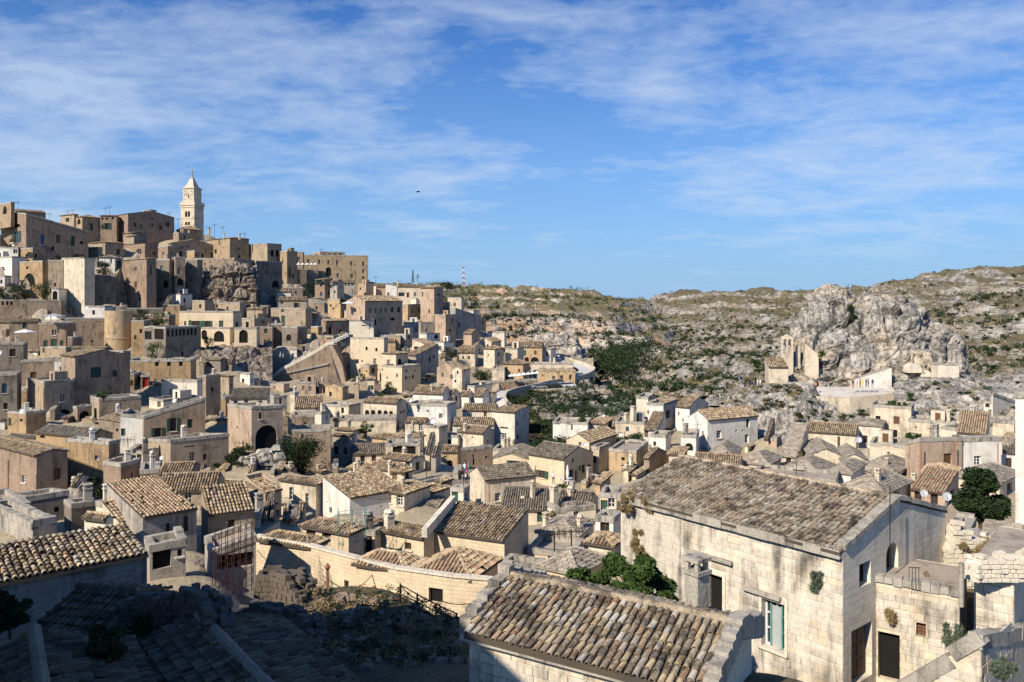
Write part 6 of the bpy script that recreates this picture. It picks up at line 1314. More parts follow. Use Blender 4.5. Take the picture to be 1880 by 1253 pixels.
# ---- bay for parked cars outside the parapet
mb = MB(); q = [P(972, 717, 201), P(1052, 713, 203.5), P(1053, 707, 213), P(985, 711, 209)]; mb.face(q); o = mb.build('pavement', M['asphalt']); o['kind'] = 'structure'; GP += [(p.x, p.y, p.z-.5) for p in q]
for a, b in ((0, 1), (1, 2)):
    mb = MB(); d = q[b]-q[a]; l = d.length; d.normalize(); n = d.cross(up).normalized(); mb.box((q[a]+q[b])/2-up*1.45, d, n, n.cross(d), l/2, .2, 1.6); tag(mb.build('bay_wall', M['cream']), 'low stone wall along the front of the small car bay' if a == 0 else 'low stone wall closing the right end of the small car bay', 'wall')
# retaining wall behind the road, under the awnings
H('tall dark retaining wall behind the road under the cafe awnings', 'brown', 890, 987, 992, 697, 724, -14, 'flat', 'L 919 705 4 9 a; L 948 704 3 7 a', Y=226, name='retaining_wall', cat='wall', tops=(702, None), dR=3)
H('', 'cream', 975, 1052, 1056, 668, 684, 5, 'flat', '', Y=245, name='terrace_wall', cat='wall', dR=6)
# ---- shaded building beside the viewpoint: it casts the shade over the bottom left
mb = MB(); A_ = [(-34, 13.4, 2.9), (-17.2, 20.2, 4.8), (-12.6, 4.6, 5.3), (-36, -6, 6)]
sh = Root('neighbour_house', 'tall stone house beside the viewpoint, outside the left edge', 'house', (-22, 8, -14)); n = 4
for i in range(n):
    a, b = A_[i], A_[(i+1) % n]; d = math.hypot(b[0]-a[0], b[1]-a[1]); mb.face([(a[0], a[1], -16), (b[0], b[1], -16), b, a], [(0, -16), (d, -16), (d, b[2]), (0, a[2])])
sh.add(mb, 'wall', M['grey']); mb = MB(); mb.face(A_); sh.add(mb, 'roof', M['tiled'])
# ================================================================ TERRAIN of the town, draped under everything placed so far
g = np.array(GP); g = g[g[:, 1] > 5]
def ground_z(X, Y):
    s = np.maximum(Y, 12.)
    d2 = ((g[:, 0]-X)/s)**2+((g[:, 1]-Y)/s)**2+8e-6
    w = d2**-2.0; return float((w*g[:, 2]).sum()/w.sum())
ny, nx = 230, 240; ys = np.geomspace(13, 400, ny); V = []
for Y_ in ys:
    xr_ = np.linspace(-.80, .80, nx)*Y_
    d2 = ((g[None, :, 0]-xr_[:, None])/Y_)**2+((g[None, :, 1]-Y_)/Y_)**2+8e-6; w = d2**-2.0; zz = (w*g[None, :, 2]).sum(1)/w.sum(1)
    for x_, z_ in zip(xr_, zz):
        pxx = x_/Y_*F+HX
        if 1325 < pxx < 1720 and 127 < Y_ < 156: z_ -= 3.2
        if pxx > 1640 and 127 < Y_ < 180: z_ -= 2.5
        h = noise.fractal(Vector((x_, Y_, 0))*.25, 1., 2., 3)*.25+noise.noise(Vector((x_, Y_, 3))*.06)*.5
        if pxx > 925 and Y_ > 150: h += noise.fractal(Vector((x_, Y_, 7))*.12, 1., 2.1, 5)*2.4-(2.3 if pxx < 1100 and Y_ < 222 else 1.0)
        V.append((x_, Y_, z_-.15+h*min(1.3, Y_/90)))
V = np.array(V); idx = np.arange(nx*ny).reshape(ny, nx); Q = np.stack([idx[:-1, :-1], idx[:-1, 1:], idx[1:, 1:], idx[1:, :-1]], -1).reshape(-1, 4)
me = mesh_np('ground', V, Q, M['ground'])
me.materials.append(M['slope']); me.materials.append(M['yard'])
cx = V[Q].mean(1); px_ = cx[:, 0]/cx[:, 1]*F+HX; py_ = HY-cx[:, 2]/cx[:, 1]*F
mi = np.zeros(len(Q), dtype=np.int32)
mi[(cx[:, 1] > 152) & (px_ > 925) & (px_ < 1420) & (py_ > 690) & ~((px_ > 1165) & (py_ > 742))] = 1
mi[(px_ > 1330) & (cx[:, 1] > 128)] = 1
mi[(cx[:, 1] < 46)] = 2
keep = ~(((px_ > 1085) & (cx[:, 1] > 197)) | ((px_ > 880) & (cx[:, 1] > 300)) | ((px_ > 1240) & (cx[:, 1] > 186)))
me = mesh_np('ground', V, Q[keep], M['ground']); me.materials.append(M['slope']); me.materials.append(M['yard']); mi = mi[keep]
me.polygons.foreach_set('material_index', mi); o = bpy.data.objects.new('ground', me); link(o); o['kind'] = 'structure'
mb = MB(); mb.face([(-4000, -3000, -75), (4000, -3000, -75), (4000, 1600, -75), (-4000, 1600, -75)]); o = mb.build('land', M['hill']); o['kind'] = 'structure'
Hland = MB()
# ================================================================ VEGETATION
def leaf_quads(centers, radii, n, size, flat=.6, thin=.45):
    """n leaf faces spread through ellipsoid clumps"""
    c = np.array(centers); r = np.array(radii); k = RNG.integers(0, len(c), n)
    d = RNG.normal(size=(n, 3)); d /= np.linalg.norm(d, axis=1)[:, None]; rr = RNG.random(n)**.45
    p = c[k]+d*r[k]*rr[:, None]
    a = RNG.normal(size=(n, 3)); a[:, 2] *= flat; a /= np.linalg.norm(a, axis=1)[:, None]; b = np.cross(a, RNG.normal(size=(n, 3))); b /= np.linalg.norm(b, axis=1)[:, None]
    s = size*RNG.uniform(.5, 1.3, n)[:, None]
    V = np.stack([p-a*s, p-b*s*thin, p+a*s, p+b*s*thin], 1).reshape(-1, 3)
    return V, np.arange(4*n).reshape(-1, 4), RNG.random(n)
def plant(name, label, cat, px, py, Y, w, h, mat='leaf', n=600, size=None, clumps=9, trunk=.25, group=None, squash=1.):
    clumps = int(clumps*1.7)
    """tree or bush by the pixel of its foot, with width and height in pixels"""
    p = P(px, py, Y); Wd, Hh = w/F*Y, h/F*Y; R = Root(name, label, cat, p, group)
    tr_ = trunk*Hh; weed = cat == 'weed'; tr_ = 0 if weed else tr_; mb = MB(); top = p+up*(tr_+Hh*.25); mb.bar(p-up*(.05 if weed else .8), p+up*(tr_+.02), max(.04, Wd*.04), sides=6, r2=max(.03, Wd*.03)); cs = []; rs_ = []
    for i in range(clumps):
        a = random.uniform(0, 6.28); rr = math.sqrt(random.random())*Wd*.40; z = random.uniform(.08, .88)*(Hh-tr_); f = 1 if weed else (1.15-1.0*z/(Hh-tr_)) if name == 'conifer' else 1-abs(z/(Hh-tr_)-.45)*.7
        q = p+Vector((math.cos(a)*rr*f, math.sin(a)*rr*f*.9, tr_+z)); cs.append(tuple(q)); k = random.uniform(.13, .25)*min(Wd, Hh*1.3)*squash*(.55 if weed else .75 if Y < 50 else 1); rs_.append((k, k, k*.8))
        if trunk > .02 and not weed: mb.bar(p+up*tr_*.8, q, max(.02, Wd*.02), sides=4, r2=.015)
    R.add(mb, 'trunk', M['bark']); V, Q, T = leaf_quads(cs, rs_, n, size or max(.06, .9/F*Y), 1.4 if weed else .6, .14 if weed else .45); R.addmesh('crown', mesh_np('crown', V, Q, M[mat], tint=T)); return R
G_ = 'garden shrubs among the houses'
PL = [  # name, label, cat, px, py(foot), Y, w, h, mat, n
('bush', 'dense green oleander bush between the low tiled roof and the huge weathered house', 'bush', 1165, 1120, 26, 190, 92, 'leaf', 11000),
('bush', 'upright green bush at the left end of the oleander, before the cobbled roof', 'bush', 1062, 1092, 27, 70, 50, 'leaf', 1400),
('conifer', 'dark green tree standing among the walls at the right edge', 'tree', 1800, 972, 44, 120, 118, 'leafd', 10000),
('tree', 'tall dark tree growing in the ruins right of the broken arch', 'tree', 548, 876, 112, 112, 78, 'leafd', 5200),
('tree', 'dark tree in the shade just left of the collapsed masonry', 'tree', 440, 874, 108, 60, 60, 'leafd', 2600),
('bush', 'round green bush beside the round bastion, before the loggia house', 'bush', 285, 662, 193, 46, 34, 'leaf', 900),
('bush', 'dark shrubs on the ledge behind the round bastion', 'bush', 258, 592, 215, 44, 26, 'leafd', 800),
('bush', 'green bushes on the ledge above the loggia house', 'bush', 292, 596, 212, 40, 24, 'leaf', 700),
('tree', 'big dark bush on the terrace garden in front of the large ochre arch', 'tree', 45, 552, 226, 70, 32, 'leafd', 1500),
('tree', 'leafy tree right of the large ochre arch, on the terrace garden', 'tree', 82, 550, 225, 40, 34, 'leafd', 900),
('tree', 'dark bush at the left edge on the terrace garden', 'tree', 6, 549, 226, 24, 22, 'leafd', 500),
('bush', 'hanging garden greenery between the stone tower and the tower house', 'bush', 190, 505, 240, 34, 26, 'leafd', 800),
('bush', 'dark shrubs under the outer stair of the palace', 'bush', 105, 482, 240, 34, 14, 'leafd', 500),
('bush', 'dark creepers under the stair at the right end of the palace', 'bush', 142, 482, 245, 40, 16, 'leafd', 500),
('tree', 'dark cypress-like tree in the shadow below the ochre convent', 'tree', 565, 556, 288, 28, 40, 'leafd', 900),
('tree', 'small green tree beside the white parasol on the hill', 'tree', 628, 562, 262, 14, 16, 'leafd', 300),
('bush', 'green bush on the terrace of the twin arched house', 'bush', 382, 636, 208, 24, 18, 'leaf', 400),
('tree', 'round dark tree right of the white walled house, lower hill', 'tree', 825, 664, 252, 38, 26, 'leafd', 1000),
('tree', 'large dark green tree left of the orange-lit hipped house', 'tree', 884, 702, 232, 40, 30, 'leafd', 1100),
('bush', 'low green creeper spreading over the wall right of the large dark tree', 'bush', 908, 698, 228, 36, 14, 'leaf', 500),
('bush', 'small green tree by the gabled church-like house', 'bush', 832, 712, 212, 22, 16, 'leaf', 400),
('bush', 'green tree at the foot of the planted ledge', 'bush', 804, 700, 210, 16, 12, 'leaf', 300),
('bush', 'bushes along the foot of the sunlit cream block', 'bush', 712, 716, 198, 30, 14, 'leafd', 400),
('bush', 'dark bushes in the shade below the slanting cream house', 'bush', 655, 704, 204, 44, 18, 'leafd', 600),
('bush', 'green shrub on the court above the arcaded house', 'bush', 698, 730, 178, 20, 8, 'leaf', 300),
('bush', 'green garden bushes under the arcaded house', 'bush', 672, 796, 140, 42, 16, 'leaf', 900),
('bush', 'round clipped bush on the terrace of the flat-roofed white house', 'bush', 1069, 778, 150, 17, 15, 'leaf', 500),
('bush', 'round green bush beside the courtyard stair', 'bush', 1227, 798, 141, 14, 12, 'leaf', 300),
('bush', 'small green bush by the stone house with the white door', 'bush', 1169, 808, 142, 12, 10, 'leaf', 250),
('bush', 'potted plants by the side door of the house on the square', 'bush', 1101, 881, 117, 14, 14, 'leafd', 350),
('bush', 'dark climbing plant on the rock beside the little house below the terrace', 'bush', 1466, 778, 136, 20, 20, 'leafd', 600),
('bush', 'green bush in the long cleft on the face of the great rock', 'bush', 1562, 592, 163, 24, 34, 'leafd', 900),
('bush', 'small green bush over the left flank of the great rock', 'bush', 1508, 656, 156, 16, 12, 'leaf', 300),
('hedge', 'row of green shrubs above the cream block under the church terrace', 'hedge', 1645, 748, 131, 62, 12, 'leaf', 1100),
('bush', 'green bush at the corner of the church terrace', 'bush', 1672, 738, 138, 20, 18, 'leaf', 400),
('bush', 'leafy fig bush on the roof terrace at the right', 'bush', 1770, 774, 120, 22, 20, 'leaf', 450),
('bush', 'dark trees on the hillside behind the hill-end houses, left of the red and white mast', 'tree', 820, 532, 700, 44, 14, 'leafd', 700),
('bush', 'dry tuft hanging from the top left corner of the huge weathered house', 'weed', 1156, 940, 35.7, 34, 40, 'dry', 1500),
('bush', 'second hanging tuft, spread lower on the left end of the huge weathered house', 'weed', 1175, 1032, 35.3, 40, 62, 'dry', 2600),
('bush', 'small tuft beside the hanging weeds under the eave of the huge weathered house', 'weed', 1190, 940, 34.9, 20, 24, 'dry', 700),
('bush', 'green weeds rooted in the wall near the corner of the huge weathered house', 'weed', 1500, 1086, 28.72, 22, 40, 'leafg', 1100),
('bush', 'dry twiggy weed above the ragged doorway of the patched block', 'weed', 1636, 1140, 29.2, 30, 22, 'dry', 900),
('bush', 'bushy weed on the wall right of the small square hatch', 'weed', 1752, 1180, 28.0, 50, 44, 'leafg', 1600),
('bush', 'spiky weed growing from the yellowish blocks in the bottom right corner', 'weed', 1842, 1246, 23.8, 46, 34, 'leafg', 1400),
('bush', 'tall dry golden grass on top of the walls at the right', 'weed', 1795, 1030, 33, 110, 56, 'dry', 5000),
('bush', 'dark bush in the shade at the left edge, above the bottom roofs', 'bush', 18, 1150, 22, 80, 72, 'leafd', 1800),
('bush', 'dark shrubs in the gap between the two big shaded roofs, bottom left', 'bush', 196, 1215, 19, 80, 62, 'leafd', 1300),
('bush', 'small ivy clump on the rubble wall above the big shaded roof', 'bush', 262, 1160, 21.5, 44, 30, 'leafd', 500),
('bush', 'potted palm on the roof left of the small cut-stone house', 'plant', 173, 892, 90, 26, 18, 'leafd', 350),
('bush', 'climbing shrub under the potted palm', 'bush', 183, 915, 88, 16, 26, 'leafd', 300),
('bush', 'green plant on the terrace right of the small cut-stone house', 'plant', 437, 912, 80, 22, 18, 'leaf', 350),
('bush', 'dark palm-like plant beside the pinkish house with green doors', 'plant', 482, 968, 78, 18, 20, 'leafd', 350),
('bush', 'roof garden plants over the dark gabled house terrace', 'plant', 190, 732, 136, 44, 14, 'leaf', 600),
('bush', 'green bush below the orange-brown flowers in front of the cobbled roof', 'bush', 1012, 950, 72, 26, 12, 'dry', 300)]
for r_ in PL:
    nm, lb, ct, px, py, Y, w, h, mt, n = r_
    plant(nm if nm != 'bush' or ct != 'tree' else 'tree', lb, ct, px, py, Y, w, h, mt, int(n*(1.6 if Y > 50 else 1.5)), clumps=14 if w > 60 else 10, trunk=.12 if ct == 'tree' else .03, size=(.15 if ct == 'weed' else .13 if Y < 50 else max(.14, 1.25/F*Y)))
bpy.context.view_layer.update(); DG0 = bpy.context.evaluated_depsgraph_get()
# pine wood in the ravine and scrub on the hillsides: nobody could count them
def scrub(name, spots, mat, leaves, size, kind='stuff'):
    cs, rs_ = [], []
    for (x, y, z, r, hh) in spots: cs.append((x, y, z+hh*.5)); rs_.append((r, r, hh*.55))
    V, Q, T = leaf_quads(cs, rs_, leaves, size); me = mesh_np(name, V, Q, mat, tint=T); o = bpy.data.objects.new(name, me); link(o); o['kind'] = kind; return o
def pix(p): return p[0]/p[1]*F+HX, HY-p[2]/p[1]*F
def sample(Gs, dens, n, rng=RNG):
    ny_, nx_ = Gs.shape[:2]; out = []
    while len(out) < n:
        j, i = rng.integers(1, ny_-1), rng.integers(0, nx_); p = Gs[j, i]; 
        if p[1] < 60: continue
        px, py = pix(p)
        if rng.random() < dens(px, py, p): out.append(p)
    return out
def dA(px, py, p):
    n = noise.noise(Vector(p)*.02)*.5+.5
    if py > 700: return .5*n
    if py > 645: return .35*n
    if py > 590: return .10 if px < 1170 else .35*n
    if py > 570: return .5*n
    return .7*n**2 if px > 880 else .95*n
spots = []
for p in sample(GA, dA, 2700):
    far = p[1]/500; r = random.uniform(.6, 1.9)*(1.0+.6*far); spots.append((p[0], p[1], p[2], r*1.1, r*1.3))
for _ in range(300):   # the dense pine wood in the throat of the ravine
    px = random.gauss(1130, 32); py = random.gauss(662, 14)+(px-1135)*-.25
    if 1075 < px < 1230: Y_ = 300+(690-py)*1.9; q = P(px, py, Y_); spots.append((q.x, q.y, q.z-1, random.uniform(2.2, 4), random.uniform(4, 6)))
scrub('hillside_scrub', spots, M['leafd'], 88000, .62)
spots = []
for p in sample(GB, lambda px, py, p: (.25+.6*(noise.noise(Vector(p)*.03)*.5+.5)) if (px < 1420 and py > 600) else .22*(noise.noise(Vector(p)*.025)*.5+.5)**2*2, 2000):
    r = random.uniform(.4, 1.5)*(1+.4*p[1]/400); spots.append((p[0], p[1], p[2], r, r*1.1))
scrub('hillside_scrub', spots, M['leafd'], 52000, .5)
spots = []
for _ in range(2200):   # bushes below the road
    px, py = random.uniform(935, 1175), random.uniform(698, 838)
    if (px < 950 and py < 740) or (py < 716 and px < 1085) or (py < 724 and px < 1050): continue
    Y_ = D(px, py); q = P(px, py, Y_); z = ground_z(q.x, q.y); r = random.uniform(.4, 1.3)
    if noise.noise(Vector((px*.025, py*.04, 1))) > -.3: spots.append((q.x, q.y, z, r, r*1.2))
for _ in range(700):
    px, py = random.uniform(1080, 1420), random.uniform(700, 762)
    if (px > 1180 and py > 745) or (px > 1330 and py > 715): continue
    Y_ = D(px, py)
    if Y_ > 197: continue
    q = P(px, py, Y_); r = random.uniform(.3, 1.2); spots.append((q.x, q.y, ground_z(q.x, q.y), r, r*1.2))
scrub('ravine_bushes', spots, M['leafd'], 80000, .24)
spots = []
for _ in range(30):
    px, py = random.gauss(1125, 14), random.gauss(757, 6); q = P(px, py, D(px, py)); spots.append((q.x, q.y, ground_z(q.x, q.y), 1.2, 1.6))
scrub('prickly_pear_thicket', spots, M['leafg'], 2600, .28)
spots = []
for _ in range(330):
    px, py = random.choice([(random.uniform(1335, 1470), random.uniform(706, 760)), (random.uniform(1480, 1720), random.uniform(738, 775)), (random.uniform(1690, 1880), random.uniform(700, 778))])
    r_ = S.ray_cast(DG0, Vector((0, 0, 0)), Vector(((px-HX)/F, 1, (HY-py)/F)).normalized())
    if r_[0] and r_[4].name.split('.')[0] in ('rock_outcrop', 'ground') and noise.noise(Vector((px*.03, py*.05, 4))) > -.1: q = r_[1]; r = random.uniform(.2, .7); spots.append((q.x, q.y, q.z, r*1.3, r))
scrub('rock_shelf_scrub', spots[::2], M['leafd'], 5200, .17); scrub('dry_shelf_grass', spots[1::2], M['dry'], 5200, .15)
# loose rocks on the hillsides and below the road
def rocks(name, pts, mat, r0, r1):
    V = []; Q = []
    for p in pts:
        r = random.uniform(r0, r1)*(random.random()**.5+.3); k = len(V); sx, sy, sz = (r*random.uniform(.7, 1.5) for _ in range(3)); a = random.uniform(0, 3.1)
        for (x, y, z) in ((-1, -1, -.6), (1, -1, -.6), (1, 1, -.6), (-1, 1, -.6), (-.7, -.8, .5), (.6, -.7, .7), (.7, .6, .55), (-.6, .7, .8)):
            x *= random.uniform(.8, 1.2)*sx; y *= random.uniform(.8, 1.2)*sy; z *= random.uniform(.8, 1.2)*sz*.7; V.append((p[0]+x*math.cos(a)-y*math.sin(a), p[1]+x*math.sin(a)+y*math.cos(a), p[2]+z))
        Q += [(k+4, k+5, k+6, k+7), (k, k+1, k+5, k+4), (k+1, k+2, k+6, k+5), (k+2, k+3, k+7, k+6), (k+3, k, k+4, k+7)]
    me = mesh_np(name, np.array(V), np.array(Q), mat); o = bpy.data.objects.new(name, me); link(o); o['kind'] = 'stuff'; return o
rocks('loose_rocks', sample(GB, lambda px, py, p: .8 if px < 1450 and py > 590 else .3, 3400), M['boulder'], .3, 1.25)
rocks('loose_rocks', sample(GA, lambda px, py, p: .8 if py > 575 else .12, 2600), M['boulder'], .4, 1.5)
pts = []
for _ in range(1500):
    px, py = random.uniform(980, 1400), random.uniform(705, 800)
    if px < 1060 and py < 724: continue
    if px > 1165 and py > 745: continue
    q = P(px, py, D(px, py)); pts.append((q.x, q.y, ground_z(q.x, q.y)+.1))
rocks('loose_rocks', pts, M['boulder'], .25, 1.0)
pts = []
for _ in range(420):
    px, py = random.uniform(560, 850), random.uniform(1095, 1253); Y_ = 37-(py-1095)*.075; q = P(px, py, Y_); pts.append((q.x, q.y, ground_z(q.x, q.y)+.02))
rocks('yard_stones', pts[:260], M['brown'], .04, .22)
spots = []
for _ in range(360):
    px, py = random.uniform(560, 850), random.uniform(1085, 1250); Y_ = 37-(py-1095)*.075; q = P(px, py, Y_); r = random.uniform(.12, .4); spots.append((q.x, q.y, ground_z(q.x, q.y), r, r*1.4))
scrub('yard_weeds', spots[:230], M['leafd'], 10000, .055); scrub('dry_weeds', spots[230:], M['dry'], 9000, .06)
# rubble heap in the broken arch
pts = [tuple(P(480+random.gauss(0, 14), 846+random.gauss(0, 9), 108+random.uniform(-2, 2))) for _ in range(160)]; rocks('rubble_heap', pts, M['rock'], .3, .8)
# ================================================================ PEOPLE
def person_mesh(pose):
    """one continuous skinned body; pose is a dict of joint offsets"""
    J = {'pel': (0, 0, .95), 'chest': (0, 0, 1.32), 'neck': (0, 0, 1.48), 'head': (0, .02, 1.66), 'topp': (0, .01, 1.76), 'kl': (.10, 0, .50), 'al': (.11, .02, .07), 'tl': (.11, -.12, .03), 'kr': (-.10, 0, .50), 'ar': (-.11, .02, .07), 'tr': (-.11, -.12, .03),
         'hl': (.09, 0, .88), 'hr': (-.09, 0, .88), 'sl': (.18, 0, 1.43), 'sr': (-.18, 0, 1.43), 'el': (.24, .02, 1.15), 'er': (-.24, .02, 1.15), 'wl': (.25, -.06, .92), 'wr': (-.25, -.06, .92), 'fl': (.25, -.09, .82), 'fr': (-.25, -.09, .82)}
    J.update(pose); rad = {'pel': .14, 'chest': .15, 'neck': .055, 'head': .095, 'topp': .06, 'kl': .065, 'kr': .065, 'al': .045, 'ar': .045, 'tl': .035, 'tr': .035, 'hl': .10, 'hr': .10, 'sl': .06, 'sr': .06, 'el': .042, 'er': .042, 'wl': .03, 'wr': .03, 'fl': .03, 'fr': .03}
    E = [('pel', 'chest'), ('chest', 'neck'), ('neck', 'head'), ('head', 'topp'), ('pel', 'hl'), ('hl', 'kl'), ('kl', 'al'), ('al', 'tl'), ('pel', 'hr'), ('hr', 'kr'), ('kr', 'ar'), ('ar', 'tr'), ('chest', 'sl'), ('sl', 'el'), ('el', 'wl'), ('wl', 'fl'), ('chest', 'sr'), ('sr', 'er'), ('er', 'wr'), ('wr', 'fr')]
    ks = list(J); me = bpy.data.meshes.new('body'); me.from_pydata([J[k] for k in ks], [(ks.index(a), ks.index(b)) for a, b in E], [])
    o = bpy.data.objects.new('body_rig', me); C.objects.link(o); o.modifiers.new('s', 'SKIN'); sv_ = me.skin_vertices[0].data
    for i, k in enumerate(ks): sv_[i].radius = (rad[k], rad[k]*.8)
    sv_[ks.index('pel')].use_root = True
    o.modifiers.new('d', 'SUBSURF').levels = 1
    dg = bpy.context.evaluated_depsgraph_get(); m2 = bpy.data.meshes.new_from_object(o.evaluated_get(dg)); bpy.data.objects.remove(o)
    zs = [p.center for p in m2.polygons]; mi = []
    for c_ in zs:
        if c_.z > 1.60 and c_.y > -.02 or c_.z > 1.72: mi.append(3)      # hair
        elif c_.z > 1.50: mi.append(0)
        elif c_.z > .98 and abs(c_.x) < .235: mi.append(1)
        elif c_.z > .14 and abs(c_.x) < .20 and c_.z <= .98: mi.append(2)
        elif c_.z <= .14: mi.append(3)
        else: mi.append(0)
    for k in range(4): m2.materials.append(None)
    m2.polygons.foreach_set('material_index', mi); m2.polygons.foreach_set('use_smooth', [True]*len(mi)); return m2
POSES = [person_mesh({}), person_mesh({'kl': (.10, -.16, .52), 'al': (.11, -.10, .10), 'tl': (.11, -.24, .07), 'kr': (-.10, -.02, .50), 'ar': (-.11, .22, .12), 'tr': (-.11, .12, .04), 'wl': (.25, .12, .94), 'fl': (.25, .12, .84)}), person_mesh({'el': (.30, -.08, 1.18), 'wl': (.16, -.26, 1.30), 'fl': (.08, -.30, 1.40)})]
CLO = {n: plain(n+'_cloth', c, .9, var=.12) for n, c in dict(white=(.75, .74, .72), black=(.02, .02, .025), red=(.55, .05, .04), orange=(.80, .22, .05), blue=(.08, .16, .38), yellow=(.75, .50, .05), grey=(.25, .25, .26), beige=(.5, .42, .32), green=(.08, .25, .14)).items()}
SKIN = plain('skin', (.50, .30, .21), .6); HAIR = plain('dark_hair', (.03, .02, .015), .8)
_pc = {}
def person(px, py, Y, top, bot, label, rot=0., pose=0, group=None, h=1.0):
    key = (top, bot, pose)
    if key not in _pc:
        me = POSES[pose].copy(); me.materials[0] = SKIN; me.materials[1] = CLO[top]; me.materials[2] = CLO[bot]; me.materials[3] = HAIR; _pc[key] = me
    o = bpy.data.objects.new('person', _pc[key]); p = P(px, py, Y); o.location = p; o.rotation_euler = (0, 0, rot); o.scale = (h*1.05, h*1.05, h); link(o); tag(o, label, 'person', group); return o
T_ = 'visitors on the church terrace'
for i, (x, y, t, b, l, ps) in enumerate([(1566, 712, 'black', 'red', 'person in dark top and reddish skirt, leftmost of the group before the church door', 0), (1574, 709, 'white', 'beige', 'person in a white top second from the left in the group before the church', 2), (1579, 710, 'red', 'black', 'person in a red top near the middle of the group before the church', 0), (1584, 711, 'yellow', 'yellow', 'person in bright yellow in the group before the church', 2), (1590, 710, 'black', 'black', 'person all in black, taller, right of the one in yellow', 0), (1594, 709, 'blue', 'black', 'person in a blue top just right of the middle of the group before the church', 2), (1602, 711, 'black', 'blue', 'person standing apart at the right of the group, nearest the church door', 0), (1498, 716, 'orange', 'black', 'person in a bright orange top walking alone on the church terrace', 1), (1479, 717, 'red', 'black', 'person in a dark red top left of the one in orange on the church terrace', 0),
    (1376, 710, 'black', 'black', 'person in black left of the small chapel, first of the queue', 0), (1384, 710, 'red', 'blue', 'person in red and blue left of the small chapel', 1), (1391, 710, 'white', 'white', 'person all in white left of the small chapel', 0), (1396, 711, 'white', 'beige', 'person in white top and beige trousers left of the small chapel', 2), (1402, 711, 'black', 'beige', 'person in a black top nearest the small chapel wall', 0), (1358, 703, 'blue', 'grey', 'person in blue on the path left of the chapel, farthest left', 1), (1333, 712, 'black', 'black', 'person in black at the head of the rock steps', 0)]):
    person(x, y+1.5, 148.5 if x > 1420 else 152, t, b, l, random.uniform(-2, 2), ps, T_)
for (x, y, t, b, l, ps) in [(481, 692, 'white', 'blue', 'person in a white shirt on the lowest flight of the long stairway', 0), (477, 694, 'white', 'black', 'person in white and black at the very foot of the long stairway', 1), (487, 688, 'white', 'grey', 'person in white with grey trousers a few steps up the long stairway', 1), (498, 661, 'red', 'black', 'person in red halfway up the long stairway near the wall', 0), (515, 655, 'white', 'white', 'person all in white halfway up the long stairway', 1), (520, 655, 'black', 'white', 'person in a black top and white trousers halfway up the long stairway', 0), (562, 648, 'white', 'white', 'person in white near the top of the great retaining wall', 0), (586, 636, 'blue', 'black', 'person in blue near the upper end of the parapet', 1), (595, 634, 'red', 'grey', 'person in red near the upper end of the parapet', 0)]:
    person(x, y+2, Yw+3, t, b, l, random.uniform(-2, 2), ps, 'people on the long stairway')
for (x, y, t, b, l, ps) in [(914, 722, 'white', 'black', 'person in white walking at the left end of the road', 1), (926, 720, 'red', 'black', 'person in red walking on the road below the dark wall', 1), (929, 727, 'white', 'white', 'person in white near the start of the curving parapet', 0), (951, 718, 'black', 'black', 'person in black walking beside the parapet', 1), (966, 715, 'grey', 'black', 'person in grey walking towards the parked cars', 1), (922, 741, 'black', 'black', 'person in black on the lower lane inside the bend', 0), (935, 745, 'red', 'blue', 'person in red and blue on the lower lane inside the bend', 1), (943, 745, 'orange', 'black', 'person in orange at the end of the lower lane', 0)]:
    person(x, y, D(x, y)-1.5, t, b, l, random.uniform(-2, 2), ps, 'people walking on the road')
for i, (x, y, t, b) in enumerate([(853, 872, 'white', 'blue'), (857, 880, 'red', 'black'), (850, 885, 'black', 'beige'), (860, 868, 'blue', 'grey'), (856, 890, 'white', 'black'), (848, 876, 'grey', 'black')]):
    person(x, y, 108, t, b, 'person in a %s top and %s trousers in the crowded alley' % (t, b), random.uniform(-2, 2), i % 3, 'people in the alley')
person(1016, 888, 114, 'white', 'black', 'person in a white shirt on the little square by the cafe tables', 0, 0)
person(1081, 897, 104, 'black', 'black', 'dark figure perched on the wall at the edge of the little square', 1, 2)
person(1199, 792, 141, 'black', 'black', 'person in black on the stairs left of the white houses', 1, 1)
